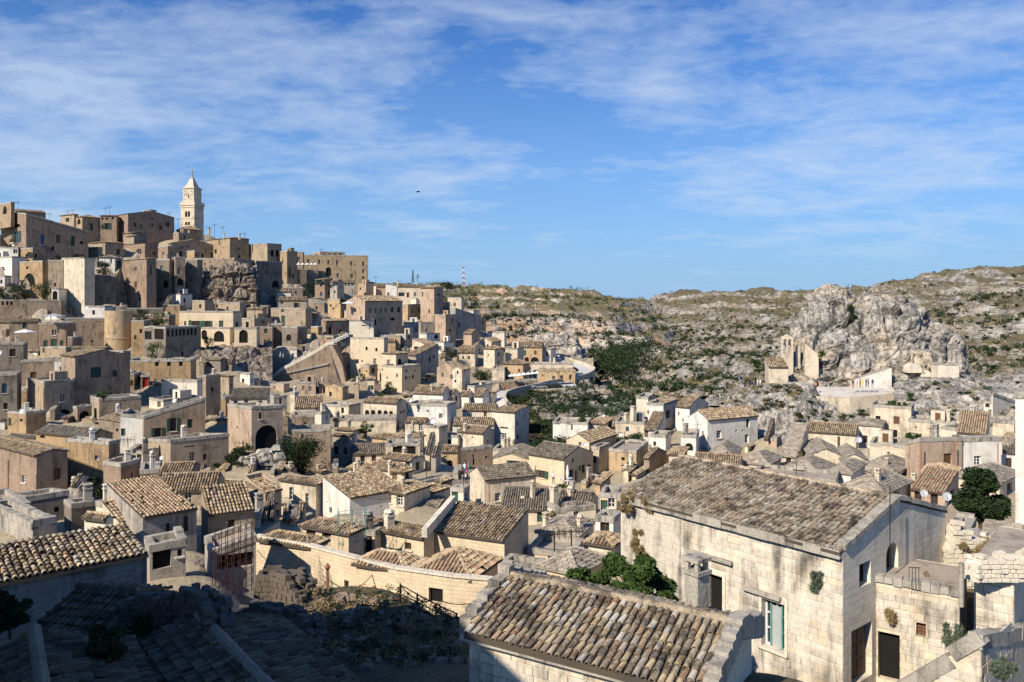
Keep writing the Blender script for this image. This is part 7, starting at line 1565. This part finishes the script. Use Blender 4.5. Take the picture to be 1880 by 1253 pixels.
# ================================================================ CARS
def car(px, py, Y, rot, paint, label, group, s=1.):
    p = P(px, py, Y); R = Root('parked_car', label, 'car', (0, 0, 0), group); L2_, W2 = 2.05, .86
    prof = [(-2.05, .35), (-2.05, .72), (-1.9, .86), (-1.25, .93), (-.75, 1.36), (.55, 1.42), (1.35, .98), (1.95, .84), (2.05, .6), (2.05, .35)]; gl = {3, 5}
    mb = MB()
    def y_(z): return W2 if z < .95 else W2*.80
    for i in range(len(prof)-1):
        (x0, z0), (x1, z1) = prof[i], prof[i+1]; mb.face([(x0, -y_(z0), z0), (x0, y_(z0), z0), (x1, y_(z1), z1), (x1, -y_(z1), z1)], mi=1 if i in gl else 0)
    for sy in (-1, 1):
        lo = [(x, sy*W2, z) for x, z in [(-2.05, .35), (-2.05, .72), (-1.9, .86), (-1.25, .93), (1.35, .98), (1.95, .84), (2.05, .6), (2.05, .35)]]; mb.face(lo)
        mb.face([(-1.25, sy*W2, .93), (1.35, sy*W2, .98), (.55, sy*W2*.8, 1.42), (-.75, sy*W2*.8, 1.36)], mi=1)
    mb.face([(-2.05, -W2, .35), (2.05, -W2, .35), (2.05, W2, .35), (-2.05, W2, .35)])
    b = R.add(mb, 'body', [paint, M['glass']]); 
    for x in (-1.3, 1.3):
        for sy in (-1, 1): mb = MB(); mb.bar((x, sy*W2*.82, .32), (x, sy*W2*1.02, .32), .32, sides=12); R.add(mb, 'wheel', M['dark'])
    for sy in (-1, 1): mb = MB(); mb.box((2.04, sy*.6, .68), (1, 0, 0), (0, 1, 0), up, .03, .16, .08); R.add(mb, 'headlight', M['wpaint'])
    R.o.location = p; R.o.rotation_euler = (0, 0, rot); R.o.scale = (s, s, s); return R
PT = {n: plain(n+'_car_paint', c, .25, .1, .05) for n, c in dict(silver=(.55, .56, .58), dark=(.03, .03, .035), white=(.75, .75, .75), blue=(.04, .12, .30), grey=(.2, .2, .21)).items()}
for m_ in PT.values(): m_.node_tree.nodes['Principled BSDF'].inputs['Specular IOR Level'].default_value = .6
GC = 'cars in the small bay by the ravine'
for x, y, Y, r, c, l in [(990, 714.6, 204, .1, 'grey', 'dark grey car, leftmost in the small bay by the ravine'), (1003, 713.8, 204.5, .2, 'dark', 'black car second from the left in the small bay by the ravine'), (1017, 713.2, 205, .3, 'dark', 'black car in the middle of the small bay, parked at a slant'), (1030, 712.4, 206, .25, 'silver', 'silver car right of the black ones in the small bay'), (1043, 711.8, 207, .2, 'white', 'white car at the right end of the small bay')]: car(x, y, Y, r, PT[c], l, GC)
GC2 = 'cars in the upper car park'
mb = MB(); q = [P(1008, 662, 282), P(1052, 664, 284), P(1045, 650, 302), P(1008, 648, 302)]; mb.face(q); o = mb.build('car_park', M['asphalt']); o['kind'] = 'structure'
for i, (x, y, Y, c, l) in enumerate([(1015, 655, 290, 'blue', 'blue car, leftmost in the upper car park'), (1021, 656, 290, 'white', 'white car beside the blue one in the upper car park'), (1028, 656.5, 291, 'silver', 'silver car in the middle of the upper car park'), (1035, 658, 291, 'dark', 'black car in the upper car park'), (1041, 659, 291, 'grey', 'dark grey car, rightmost in the upper car park')]): car(x, y, Y, 1.0, PT[c], l, GC2)
# ================================================================ SMALL THINGS
def parasol(px, py, Y, w, label, h=2.6, group=None):
    p = P(px, py, Y); R = Root('parasol', label, 'parasol', p, group); r = w/2/F*Y; mb = MB(); mb.lathe(p+up*h, [(r, -.08), (r*.98, 0), (r*.5, .32), (.03, .6)], 8); R.add(mb, 'canopy', M['wpaint']); mb = MB(); mb.bar(p, p+up*(h+.5), .04); R.add(mb, 'pole', M['metal'])
parasol(46, 632, 168, 36, 'large white parasol on the terrace at the left, below the garden pavilion'); parasol(640, 572, 250, 26, 'white parasol on the cafe terrace, centre of the hill')
for i, (x, l) in enumerate([(548, 'leftmost'), (556, 'second from the left'), (564, 'middle'), (572, 'fourth from the left'), (579, 'rightmost')]): parasol(x, 497, 300, 8, '%s of the small white parasols on the terrace before the ochre convent' % l, 2.3, 'convent terrace parasols')
for i in range(7):
    x = 938+i*8; parasol(x, 703-i*.9, 222, 11, '%s of the white awning parasols above the dark road wall' % ['leftmost', 'second from the left', 'third from the left', 'middle', 'third from the right', 'second from the right', 'rightmost'][i], 1.9, 'awnings above the road wall')
# gazebo
p = P(93, 592, 190); R = Root('gazebo', 'white framed garden pavilion with a pointed glass roof, left hill', 'pavilion', p); s_ = 190/F
mb = MB()
for x in (-16, 0, 16): mb.bar(p+Vector((x*s_, 0, 0)), p+Vector((x*s_, 0, 11*s_)), .12); mb.bar(p+Vector((x*s_*.8, 3, 0)), p+Vector((x*s_*.8, 3, 11*s_)), .1)
R.add(mb, 'frame', M['wpaint'], kind='stuff'); mb = MB(); ap = p+Vector((0, 1.5, 16*s_)); rim = [p+Vector((x*s_, y, 11*s_)) for x, y in ((-18, -.4), (18, -.4), (15, 3.4), (-15, 3.4))]
for i in range(4): mb.face([rim[i], rim[(i+1) % 4], ap])
R.add(mb, 'roof', M['metal'])
def dish(px, py, Y, w, label, az=-.3):
    p = P(px, py, Y); R = Root('satellite_dish', label, 'satellite dish', p, 'satellite dishes on the roofs'); r = w/2/F*Y; n = Vector((math.sin(az)*.8, -math.cos(az)*.8, .35)).normalized(); q = n.to_track_quat('Z', 'Y'); mb = MB()
    mb.lathe((0, 0, 0), [(r, r*.28), (r*.7, r*.10), (r*.35, .02), (.01, 0)], 14); mb.v = [tuple(p+q@Vector(v)) for v in mb.v]; R.add(mb, 'reflector', M['metal']); mb = MB(); mb.bar(p, p-up*(r*2.4)-n*.1, .035); mb.bar(p-up*r*.8, p+n*r*.9, .025); R.add(mb, 'arm', M['metal'])
for i, (x, y, Y, w, l) in enumerate([(160, 566, 205, 8, 'grey dish on the white wall at the foot of the rough stone tower'), (41, 756, 128, 12, 'dish on the roofs at the left, above the yellow house'), (321, 736, 140, 10, 'dish on the long pale wall above the dark curved house'), (297, 841, 99, 9, 'dish on the white wall below the bright white wall end'), (795, 774, 146, 12, 'big dish with its back to the tile roof, right of the arcaded house'), (754, 736, 160, 7, 'dish on the low white block'), (882, 705, 206, 5, 'small dish on the cream box house by the road'), (1576, 808, 118, 12, 'white dish on the wall right of the dark-tiled house under the rock'), (1075, 817, 124, 8, 'dish on the gabled front behind the house on the square'), (1738, 912, 45, 17, 'large grey dish nearest the dark tree at the right'), (1696, 906, 50, 14, 'grey dish above the ridge of the huge weathered house'), (205, 812, 98, 9, 'dish on the parapet of the peach-lit house'), (1, 649, 168, 10, 'dish cut by the left edge of the picture'), (706, 622, 222, 6, 'dish above the slanting cream house'), (1602, 842, 105, 6, 'small dish between the stone-slab roofs'), (1108, 764, 148, 5, 'little dish above the orange tiled dome')]): dish(x, y, Y, w, l)
def antenna(px, py, Y, h, label):
    p = P(px, py, Y); H_ = h/F*Y; R = Root('antenna', label, 'antenna', p, 'television antennas on the skyline roofs'); mb = MB(); mb.bar(p-up*.3, p+up*H_, .05); mb.bar(p+up*H_*.85-Vector((1.1, 0, 0)), p+up*H_*.85+Vector((.9, 0, 0)), .04)
    for k in range(5): q = p+up*H_*.85+Vector((-1+k*.45, 0, 0)); mb.bar(q-up*.4, q+up*.4, .025)
    R.add(mb, 'mast', M['iron'])
for x, y, Y, h, l in [(33, 384, 258, 14, 'antenna beside the belfry loggia'), (91, 400, 270, 8, 'low antenna at the end of the palace roof'), (124, 393, 318, 6, 'antenna on the yellow house behind the palace'), (134, 394, 316, 9, 'taller antenna right of the one on the yellow house'), (193, 393, 322, 12, 'left one of two antennas above the small square windows'), (201, 393, 322, 15, 'right one of two antennas above the small square windows'), (311, 398, 322, 8, 'antenna on the long dark flank house'), (327, 420, 318, 20, 'thin tall pole just left of the bell tower'), (394, 434, 302, 24, 'tall pole on the roof right of the bell tower'), (384, 432, 302, 16, 'antenna with a dish just right of the bell tower'), (409, 430, 304, 14, 'antenna in the middle of the hipped skyline roof'), (449, 438, 300, 10, 'antenna at the right end of the hipped skyline roof'), (690, 521, 340, 14, 'antenna right of the ochre convent'), (590, 462, 340, 4, 'little rod on the rooftop loggia'), (300, 578, 205, 24, 'antenna pole over the twin arched house'), (447, 836, 100, 26, 'antenna in the dark gap beside the ruins'), (235, 830, 104, 26, 'pole on the rails above the dark terrace'), (1018, 1006, 58, 30, 'left dark post on the reddish terrace'), (1049, 1004, 58, 32, 'right dark post on the reddish terrace')]: antenna(x, y, Y, h, l)
# radio masts: lattice, red and white
for px, py, Y, h, w, l in ((758, 520, 900, 24, 4, 'grey lattice radio mast above the hill-end houses'), (851, 528, 900, 38, 6, 'red and white lattice radio mast on the far plateau')):
    p = P(px, py, Y); H_ = h/F*Y; R = Root('radio_mast', l, 'mast', p); n = 8
    for i in range(n):
        mb = MB(); a0, a1 = i/n, (i+1)/n; w0, w1 = (w*(1-a0*.75))/2/F*Y, (w*(1-a1*.75))/2/F*Y; cs0 = [p+Vector((sx*w0, sy*w0, H_*a0)) for sx, sy in ((-1, -1), (1, -1), (1, 1), (-1, 1))]; cs1 = [p+Vector((sx*w1, sy*w1, H_*a1)) for sx, sy in ((-1, -1), (1, -1), (1, 1), (-1, 1))]
        for k in range(4): mb.bar(cs0[k], cs1[k], .22); mb.bar(cs0[k], cs1[(k+1) % 4], .15); mb.bar(cs1[k], cs1[(k+1) % 4], .15)
        R.add(mb, 'lattice_section', (M['red'] if i % 2 else M['wpaint']) if w > 5 else M['iron'])
mb = MB(); p = P(767, 519, 880); mb.bar(p, p+up*9, .3); mb.bar(p+up*6-Vector((2.5, 0, 0)), p+up*6+Vector((2.5, 0, 0)), .3); mb.bar(p+up*8-Vector((1.5, 0, 0)), p+up*8+Vector((1.5, 0, 0)), .3); tag(mb.build('antenna', M['iron']), 'short stubby aerial right of the grey radio mast', 'antenna')
p0_, p1_ = P(361, 771, 136), P(373, 767, 137); mb = MB(); n_ = 6
for i in range(n_):
    a_, b_ = p0_.lerp(p1_, i/n_), p0_.lerp(p1_, (i+1)/n_); o1, o2 = Vector((0, -.06*math.sin(i*2.1), 0)), Vector((0, -.06*math.sin((i+1)*2.1), 0)); mb.face([a_+o1, b_+o2, b_+o2*2-up*.75, a_+o1*2-up*.75])
tag(mb.build('hanging_sheet', M['wpaint']), 'white sheet hung out to dry at the right end of the dark curved house', 'laundry')
# bird
p = P(768, 352.5, 60); mb = MB(); mb.lathe((0, 0, 0), [(.01, -.16), (.045, -.08), (.05, .03), (.03, .12), (.01, .17)], 8); mb.v = [(p.x+v[2], p.y+v[1], p.z+v[0]) for v in mb.v]
for sx in (-1, 1): mb.face([p+Vector((.05, 0, .02)), p+Vector((-.05, 0, .02)), p+Vector((-.10, sx*.22, .05)), p+Vector((-.06, sx*.36, .01)), p+Vector((.03, sx*.22, .05))])
tag(mb.build('bird', M['dark']), 'small dark bird flying in the open sky', 'bird')
# fence in the shaded yard
fr = Root('timber_fence', 'dark timber fence falling to the right in front of the long curved wall', 'fence', P(790, 1130, 36)); pp = [(735, 1110, 1072, 37), (766, 1122, 1090, 36.3), (800, 1138, 1108, 35.5), (838, 1150, 1126, 34.8)]
for x, yb_, yt_, Y in pp: mb = MB(); mb.bar(P(x, yb_+8, Y), P(x, yt_, Y), .045); fr.add(mb, 'post', M['iron'])
for k in (.05, .5, .9):
    for a, b in zip(pp[:-1], pp[1:]): mb = MB(); mb.bar(P(a[0], a[2]+(a[1]-a[2])*k, a[3]), P(b[0], b[2]+(b[1]-b[2])*k, b[3]), .035); fr.add(mb, 'rail', M['iron'])
p = P(601, 1116, 41); R = Root('clay_flue', 'tall thin terracotta-coloured flue pipe with a pot on top, centre foreground', 'flue', p); mb = MB(); mb.bar(p-up*1, P(601, 1046, 41), .075, sides=8); R.add(mb, 'pipe', M['pipe']); mb = MB(); mb.lathe(P(601, 1047, 41), [(.07, 0), (.16, .14), (.13, .24), (.05, .3), (.06, .34)], 8); R.add(mb, 'pot', M['pipe'])
def cable(pts, label, r=.025):
    mb = MB()
    for a, b in zip(pts[:-1], pts[1:]):
        for i in range(8):
            t0, t1 = i/8, (i+1)/8; s0, s1 = 4*t0*(1-t0), 4*t1*(1-t1); L_ = (b-a).length*.10; mb.bar(a.lerp(b, t0)-up*L_*s0, a.lerp(b, t1)-up*L_*s1, r)
    tag(mb.build('cable', M['iron']), label, 'cable')
cable([P(472, 1010, 55), P(560, 1046, 50), P(601, 1062, 41), P(683, 1056, 47.5), P(735, 1075, 37)], 'black cable looping along the long curved wall past the clay flue')
cable([P(735, 1075, 37), P(800, 1100, 40), P(880, 1104, 40)], 'black cable sagging from the fence to the low tiled house')
for i_, (a_, b_, l_) in enumerate([((640, 905, 80), (790, 880, 92), 'thin cable over the roofs right of the balcony house'), ((905, 860, 118), (1041, 850, 124), 'thin cable over the roofs left of the house on the square'), ((262, 800, 116), (420, 790, 116), 'thin cable along the front of the dark curved house'), ((452, 905, 80), (515, 925, 84), 'thin cable between the pinkish house and the balcony house'), ((1270, 840, 118), (1440, 830, 118), 'thin cable over the stone-slab roofs below the white gabled houses'), ((68, 870, 88), (122, 905, 85), 'cable slanting across the big house at the left edge'), ((970, 1000, 60), (1130, 985, 58), 'thin cable over the reddish terrace')]): cable([P(*a_), P(*b_)], l_, .022)
# scaffolds
def scaffold(name, label, px0, px1, pyt, pyb, Y0, Y1, cols, rows, mat, dp=1.2):
    R = Root(name, label, 'scaffolding', P((px0+px1)/2, pyb, (Y0+Y1)/2)); mt = P(px0, pyt, Y0).z; zb_ = P(px0, pyb, Y0).z; G2 = []
    for i in range(cols+1):
        t = i/cols; a = P(px0+(px1-px0)*t, pyb, Y0+(Y1-Y0)*t); a.z = zb_; b = a+Vector((-.3, dp, 0))
        for q in (a, b): mb = MB(); mb.bar(q, Vector((q.x, q.y, mt)), .024); R.add(mb, 'standard', mat)
        G2.append((a, b))
    mb = MB()
    for j in range(rows+1):
        z = zb_+(mt-zb_)*(j+.6)/(rows+1)
        for k in (0, 1):
            for (a, b) in zip(G2[:-1], G2[1:]): mb.bar(Vector((a[k].x, a[k].y, z)), Vector((b[k].x, b[k].y, z)), .018)
        for a, b in G2: mb.bar(Vector((a.x, a.y, z)), Vector((b.x, b.y, z)), .018)
        if j < rows: a, b = G2[j % cols][0], G2[j % cols+1][0]; mb.bar(Vector((a.x, a.y, z)), Vector((b.x, b.y, z+(mt-zb_)/(rows+1))), .015)
    R.add(mb, 'ledgers', mat, kind='stuff')
scaffold('scaffold', 'rusty red scaffolding in front of a dark open storey, left of the long curved wall', 390, 462, 985, 1120, 46, 49, 6, 5, M['rust'])
H('building shell behind rusty scaffolding, with one wide dark open storey', 'grey', 376, 388, 470, 1012, 1125, 62, 'flat', 'R 432 1030 66 26 e', Y=50, tops=(None, 985))
scaffold('scaffold', 'teal scaffolding between the stepped wall and the restored houses', 622, 672, 940, 1010, 58, 59, 2, 3, M['teal'], 1.0)
# red door box and stair, left hill
H('small dark red shed at the foot of the ochre wall with three windows', 'brown', 258, 274, 276, 690, 716, 10, 'flat', 'L 267 703 11 20 r', Y=168)
# balconies on the balcony house
for x, y, w, l in ((531, 926, 24, 'left iron balcony of the round-roofed white house'), (561, 942, 26, 'right iron balcony of the round-roofed white house, with plants')):
    Yq = 88.; p = P(x, y, Yq); R = Root('balcony', l, 'balcony', p); e = Vector((.9, -.42, 0)).normalized(); n = Vector((-.42, -.9, 0)); hw = w/2/F*Yq; mb = MB(); mb.box(p+n*.3, e, n, up, hw, .5, .07); R.add(mb, 'slab', M['pale']); mb = MB()
    for k in range(13): q = p+e*(hw*(k/6-1))+n*.78; mb.bar(q, q+up*.95, .015)
    mb.bar(p-e*hw+n*.78+up*.95, p+e*hw+n*.78+up*.95, .02)
    for sx in (-1, 1): mb.bar(p+e*hw*sx+n*.78+up*.95, p+e*hw*sx+up*.95, .02)
    R.add(mb, 'railing', M['iron'], kind='stuff')
p = P(30, 447, 241); R = Root('balcony', 'carved wooden balcony on the lit palace front at the left edge', 'balcony', p); e = Vector((.7, -.7, 0)); n = Vector((-.7, -.7, 0)); mb = MB(); mb.box(p+n*.6, e, n, up, 2.0, .7, .15); mb.box(p+n*.5-up*.5, e, n, up, 1.5, .4, .4); R.add(mb, 'slab', M['pale']); mb = MB()
for k in range(15): q = p+e*(2.0*(k/7-1))+n*1.25; mb.bar(q, q+up*1.2, .06)
mb.bar(p-e*2+n*1.25+up*1.2, p+e*2+n*1.25+up*1.2, .08); R.add(mb, 'railing', M['brownp'], kind='stuff')
# downpipes
for x, y0, y1, Y, l in ((898, 888, 922, 97, 'left clay downpipe on the low house beside the little square'), (960, 882, 918, 104, 'right clay downpipe on the low house beside the little square'), (983, 856, 893, 113, 'clay downpipe at the left corner of the house on the square'), (1691, 815, 870, 92, 'left rusty downpipe on the big pinkish house'), (1752, 810, 856, 93, 'middle rusty downpipe on the big pinkish house'), (1832, 814, 850, 94, 'rusty stepped downpipe on the whitewashed half of the pinkish house'), (15, 845, 898, 86, 'dark downpipe on the big house at the left edge'), (80, 712, 752, 141, 'downpipe on the white-cornered house')):
    mb = MB(); mb.bar(P(x, y0, Y), P(x, y1, Y), .07 if Y > 60 else .05, sides=6); tag(mb.build('downpipe', M['pipe']), l, 'downpipe')
mb = MB(); mb.bar(P(1765, 1114, 26.5), P(1765, 1034, 26.5), .09, sides=10); tag(mb.build('flue_pipe', M['cope']), 'grey cement flue pipe standing against the pale block at the right', 'pipe')
# railing and timber debris beside the gable
R = Root('railing', 'rusty bent railing on the patched block beside the gable', 'railing', P(1680, 1085, 28.6)); mb = MB()
for x in (1669, 1675, 1681, 1687): mb.bar(P(x, 1084, 28.6), P(x, 1042, 28.6), .012)
mb.bar(P(1669, 1042, 28.6), P(1690, 1043, 28.6), .015); R.add(mb, 'bars', M['iron'], kind='stuff')
for a, b, w, l in (((1684, 1082, 29.5), (1716, 1062, 29.7), .12, 'weathered board lying across the debris on the patched block'), ((1698, 1050, 29.7), (1712, 1074, 29.5), .10, 'broken dark board sticking up from the debris on the patched block'), ((1690, 1082, 29.6), (1728, 1074, 29.4), .09, 'lowest board of the debris on the patched block')):
    mb = MB(); A_, B_ = P(*a), P(*b); d = (B_-A_); l_ = d.length; d.normalize(); n = Vector((0, -1, .3)).normalized(); mb.box((A_+B_)/2, d, n, d.cross(n), l_/2, .02, w); tag(mb.build('board', M['wood']), l, 'board')
# cafe things on the square
for i, (x, y) in enumerate(((1030, 887), (1040, 892), (1047, 888))): p = P(x, y, 112); R = Root('table', '%s white table on the little square' % ['left', 'front', 'right'][i], 'table', p, 'cafe tables'); mb = MB(); mb.lathe(p+up*.72, [(.5, 0), (.5, .04), (.01, .04)], 10); R.add(mb, 'table_top', M['wpaint']); mb = MB(); mb.bar(p, p+up*.72, .05); R.add(mb, 'leg', M['wpaint'])
p = P(1042, 890, 111); mb = MB(); mb.lathe(p, [(.06, 0), (.06, .8), (.16, .9), (.24, 1.6), (.1, 2.6), (.02, 2.8)], 8); tag(mb.build('parasol', M['wpaint']), 'closed pale parasol on the little square', 'parasol')
H('', 'white', 1046, 1052, 1056, 886, 905, 25, 'flat', '', Y=96, dR=.7)
# ================================================================ smaller houses that close the gaps between the known ones
bpy.context.view_layer.update(); dg = bpy.context.evaluated_depsgraph_get()
def hit(px, py):
    r = S.ray_cast(dg, Vector((0, 0, 0)), Vector(((px-HX)/F, 1, (HY-py)/F)).normalized()); return (r[4].name.split('.')[0], r[1]) if r[0] else (None, None)
def townzone(x, y):
    if x < 700: return 470 < y < (1000 if 280 < x < 560 else 960)
    if x < 885: return y > 560
    if x < 1060: return y > 842 or (x < 935 and y > 725) or (900 < x < 960 and 640 < y < 690)
    if x < 1180: return y > 780
    if x < 1330: return y > 760
    return y > 800 and y < 900
NF = 0; st_x = 13
grid = {}
for ix in range(0, 1880//st_x):
    for iy in range(0, (1040-480)//5):
        x, y = ix*st_x+6, 480+iy*5
        if not townzone(x, y) or (560 < x < 850 and y > 935): continue
        nme, q = hit(x, y)
        if nme == 'ground': grid[(ix, iy)] = q
done = set()
keys = sorted(grid, key=lambda k: (-k[1], k[0]))
for k in keys:
    if k in done: continue
    ix, iy = k; n_up = 0
    while (ix, iy-n_up-1) in grid and n_up < 7: n_up += 1
    if n_up < 1: continue
    wd = 1
    while wd < 3 and all((ix+wd, iy-j) in grid and (ix+wd, iy-j) not in done for j in range(0, n_up)): wd += 1
    if any((ix+a, iy-b) in done for a in range(wd) for b in range(n_up+1)): continue
    q = grid[k]; Y_ = q.y+1.
    mh = max(2, int(4.5*F/Y_/5)); n2 = min(n_up, random.randint(max(1, mh-1), mh+1))
    for a in range(-1 if random.random() < .3 else 0, wd+(0 if random.random() < .6 else 1)):
        for b in range(n2+1): done.add((ix+a, iy-b))
    if random.random() < .16 or NF > 230: continue
    x0, x1 = ix*st_x+random.uniform(-2, 3), (ix+wd)*st_x+random.uniform(-2, 3); yb_ = 480+iy*5+3; yt_ = yb_-n2*5-2
    side = random.uniform(.15, .4)*(x1-x0); xc_ = x1-side; mt = random.choice(['cream', 'cream', 'pale', 'pink', 'ochre', 'white', 'grey', 'brown', 'cream'] if x0 > 550 else ['cream', 'pink', 'brown', 'grey', 'ochre', 'pink', 'white'])
    rf = random.choice(['flat', 'flat', 'gL', 'gR', 'hip', 'mL']); wh = 2.0*F/Y_*.55; ws = ''
    for j in range(random.choice([0, 1, 1, 2])): 
        wx = x0+(xc_-x0)*(.3+.4*j); ws += 'L %.1f %.1f %.1f %.1f %s;' % (wx, (yt_+yb_)/2-random.uniform(-1, 2), wh*.55, wh, random.choice('dwngod'))
    if random.random() < .5: ws += 'R %.1f %.1f %.1f %.1f %s' % (xc_+side*.5, (yt_+yb_)/2, wh*.3, wh, random.choice('dwn'))
    H('', mt, x0, xc_, x1, yt_, yb_, random.choice([22, 28, 34, 40]), rf, ws, Y=Y_, rs=random.uniform(.25, .5), gz=False, dmax=random.uniform(4, 7.5), tm=random.choice([None, None, 'tiled', 'tilef']) if Y_ < 300 else None, chim=[(xc_-4, yt_-4-300/Y_, yt_-1)] if random.random() < .3 and Y_ < 200 else None); NF += 1
# small shrubs in yards, chimneys on the roofs
NB = 0
for k in keys:
    if k in done or random.random() > .10 or NB >= 45: continue
    q = grid[k]; px_s, py_s = k[0]*st_x+6, 480+k[1]*5; b_ = plant('shrub', '', 'shrub', px_s, py_s+2, q.y, random.uniform(8, 17)*160/max(q.y, 90), random.uniform(6, 11)*160/max(q.y, 90), random.choice(['leaf', 'leafd', 'leafd']), 260, size=.2, trunk=.05); NB += 1
    HOUSES.append(dict(R=b_, label='', mat='shrub', roof='', xc=px_s, yt=py_s, yb=py_s, cover='', nw=0, w=0, Y=q.y))
for h in list(HOUSES):
    R_ = h['R']
    if h['roof'] == '' or not (60 < h['Y'] < 270) or random.random() > .24 or not hasattr(R_, 'L2'): continue
    a_, b_ = random.uniform(.2, .8)*R_.WL, random.uniform(.3, .7)*min(R_.WR, 10); chimney(R_, R_.L2(a_, b_, R_.zt-.2), random.uniform(.8, 1.5), random.uniform(.45, .65), M[random.choice(['cream', 'pale', 'cope', 'white'])], random.randrange(2))
# ================================================================ LABELS for houses left without one
LM = [('the bell tower', 353, 380), ('the ochre convent', 615, 490), ('the rough stone tower', 140, 520), ('the round bastion', 218, 605), ('the loggia house', 320, 625), ('the twin arched house', 420, 600), ('the long stairway', 520, 665), ('the great retaining wall', 570, 690), ('the cliff overhang', 420, 520), ('the slanting cream house', 680, 665), ('the red and white mast', 851, 510), ('the white cafe parasol', 640, 562), ('the road bend', 940, 722), ('the four gabled cave houses', 1020, 690), ('the arcaded house', 705, 755), ('the low white block', 790, 760), ('the tall pale centre house', 930, 790), ('the ruined arch', 485, 800), ('the little square', 1040, 885), ('the house with green shutters', 1030, 860), ('the great rock', 1600, 640), ('the church terrace', 1550, 725), ('the white gabled houses', 1280, 785), ('the big pinkish house', 1750, 840), ('the huge weathered house', 1400, 1000), ('the balcony house', 550, 920), ('the long curved wall', 690, 1060), ('the rusty scaffolding', 425, 1050), ('the dark gabled house', 185, 710), ('the bright white wall end', 244, 800), ('the dark curved house', 320, 790), ('the peach-coloured house', 160, 860), ('the striped-roof house', 345, 905), ('the sagging long roof', 130, 1020), ('the stone portico', 740, 828), ('the dark tree at right', 1800, 910), ('the palace', 60, 430), ('the garden pavilion', 93, 585), ('the wide long shaded house', 310, 965), ('the white parasol at left', 46, 612)]
CW_ = {'tan': 'tan', 'cream': 'cream', 'pink': 'pinkish', 'ochre': 'ochre', 'white': 'white', 'grey': 'grey', 'brown': 'brown', 'pale': 'pale', 'fine': 'cream'}
used_l = {h['label'] for h in HOUSES}
for h in HOUSES:
    if h['label']: continue
    x, y = h['xc'], (h['yt']+h['yb'])/2; R = h['R']
    if h['mat'] == 'shrub': h['mat'] = 'cream'; shr = True
    else: shr = False
    c = CW_[h['mat']]; ty = {'flat': 'flat-topped', 'gL': 'gabled', 'gR': 'gable-fronted', 'hip': 'hip-roofed', 'mL': 'lean-to', 'mR': 'lean-to', '': ''}[h['roof']]; rf = '' if h['roof'] == 'flat' else (' under stone slabs' if h['cover'] == 'cobble' else ' under tiles')
    wn = {0: 'windowless', 1: 'single-windowed', 2: 'two-windowed'}.get(h['nw'], 'many-windowed'); big = h['w']
    sz = 'tiny' if big < 22 else 'small' if big < 45 else 'long' if big > 90 else 'plain'
    ds = sorted(LM, key=lambda l: (l[1]-x)**2+(1.5*(l[2]-y))**2)
    def rel(l):
        dx, dy = x-l[1], y-l[2]; r = []
        if abs(dy) > 12: r.append('above' if dy < 0 else 'below')
        if abs(dx) > 16: r.append('left of' if dx < 0 else 'right of')
        if not r: return 'beside '+l[0]
        if len(r) == 2: return '%s and %s %s' % (r[0], r[1], l[0])
        return r[0]+' '+l[0]
    if shr: CD = ['small green shrub %s' % rel(ds[0]), 'small green shrub %s, %s' % (rel(ds[0]), rel(ds[1])), 'low green shrub between the roofs, %s' % rel(ds[1]), 'low green shrub %s, %s' % (rel(ds[1]), rel(ds[2])), 'little green shrub %s, %s' % (rel(ds[0]), rel(ds[3]))]
    else: CD = ('%s %s %s house%s, %s' % (sz, c, ty, rf, rel(ds[0])), '%s %s %s %s house, %s' % (sz, c, ty, wn, rel(ds[0])), '%s %s %s house, %s, %s' % (sz, c, ty, rel(ds[0]), rel(ds[1])), '%s %s %s %s house, %s, %s' % (sz, wn, c, ty, rel(ds[1]), rel(ds[2])), '%s %s %s house, %s, %s' % (wn, c, ty, rel(ds[2]), rel(ds[3])), '%s %s house near %s' % (wn, c, ds[0][0]), '%s %s house near %s' % (sz, c, ds[1][0]))
    for cand in CD:
        if cand not in used_l and len(cand.split()) <= 16: break
    used_l.add(cand); h['label'] = cand; R.o['label'] = cand

for h in HOUSES:
    if len(h['R'].o['label'].split()) > 16: print('LONG', h['R'].o['label'])
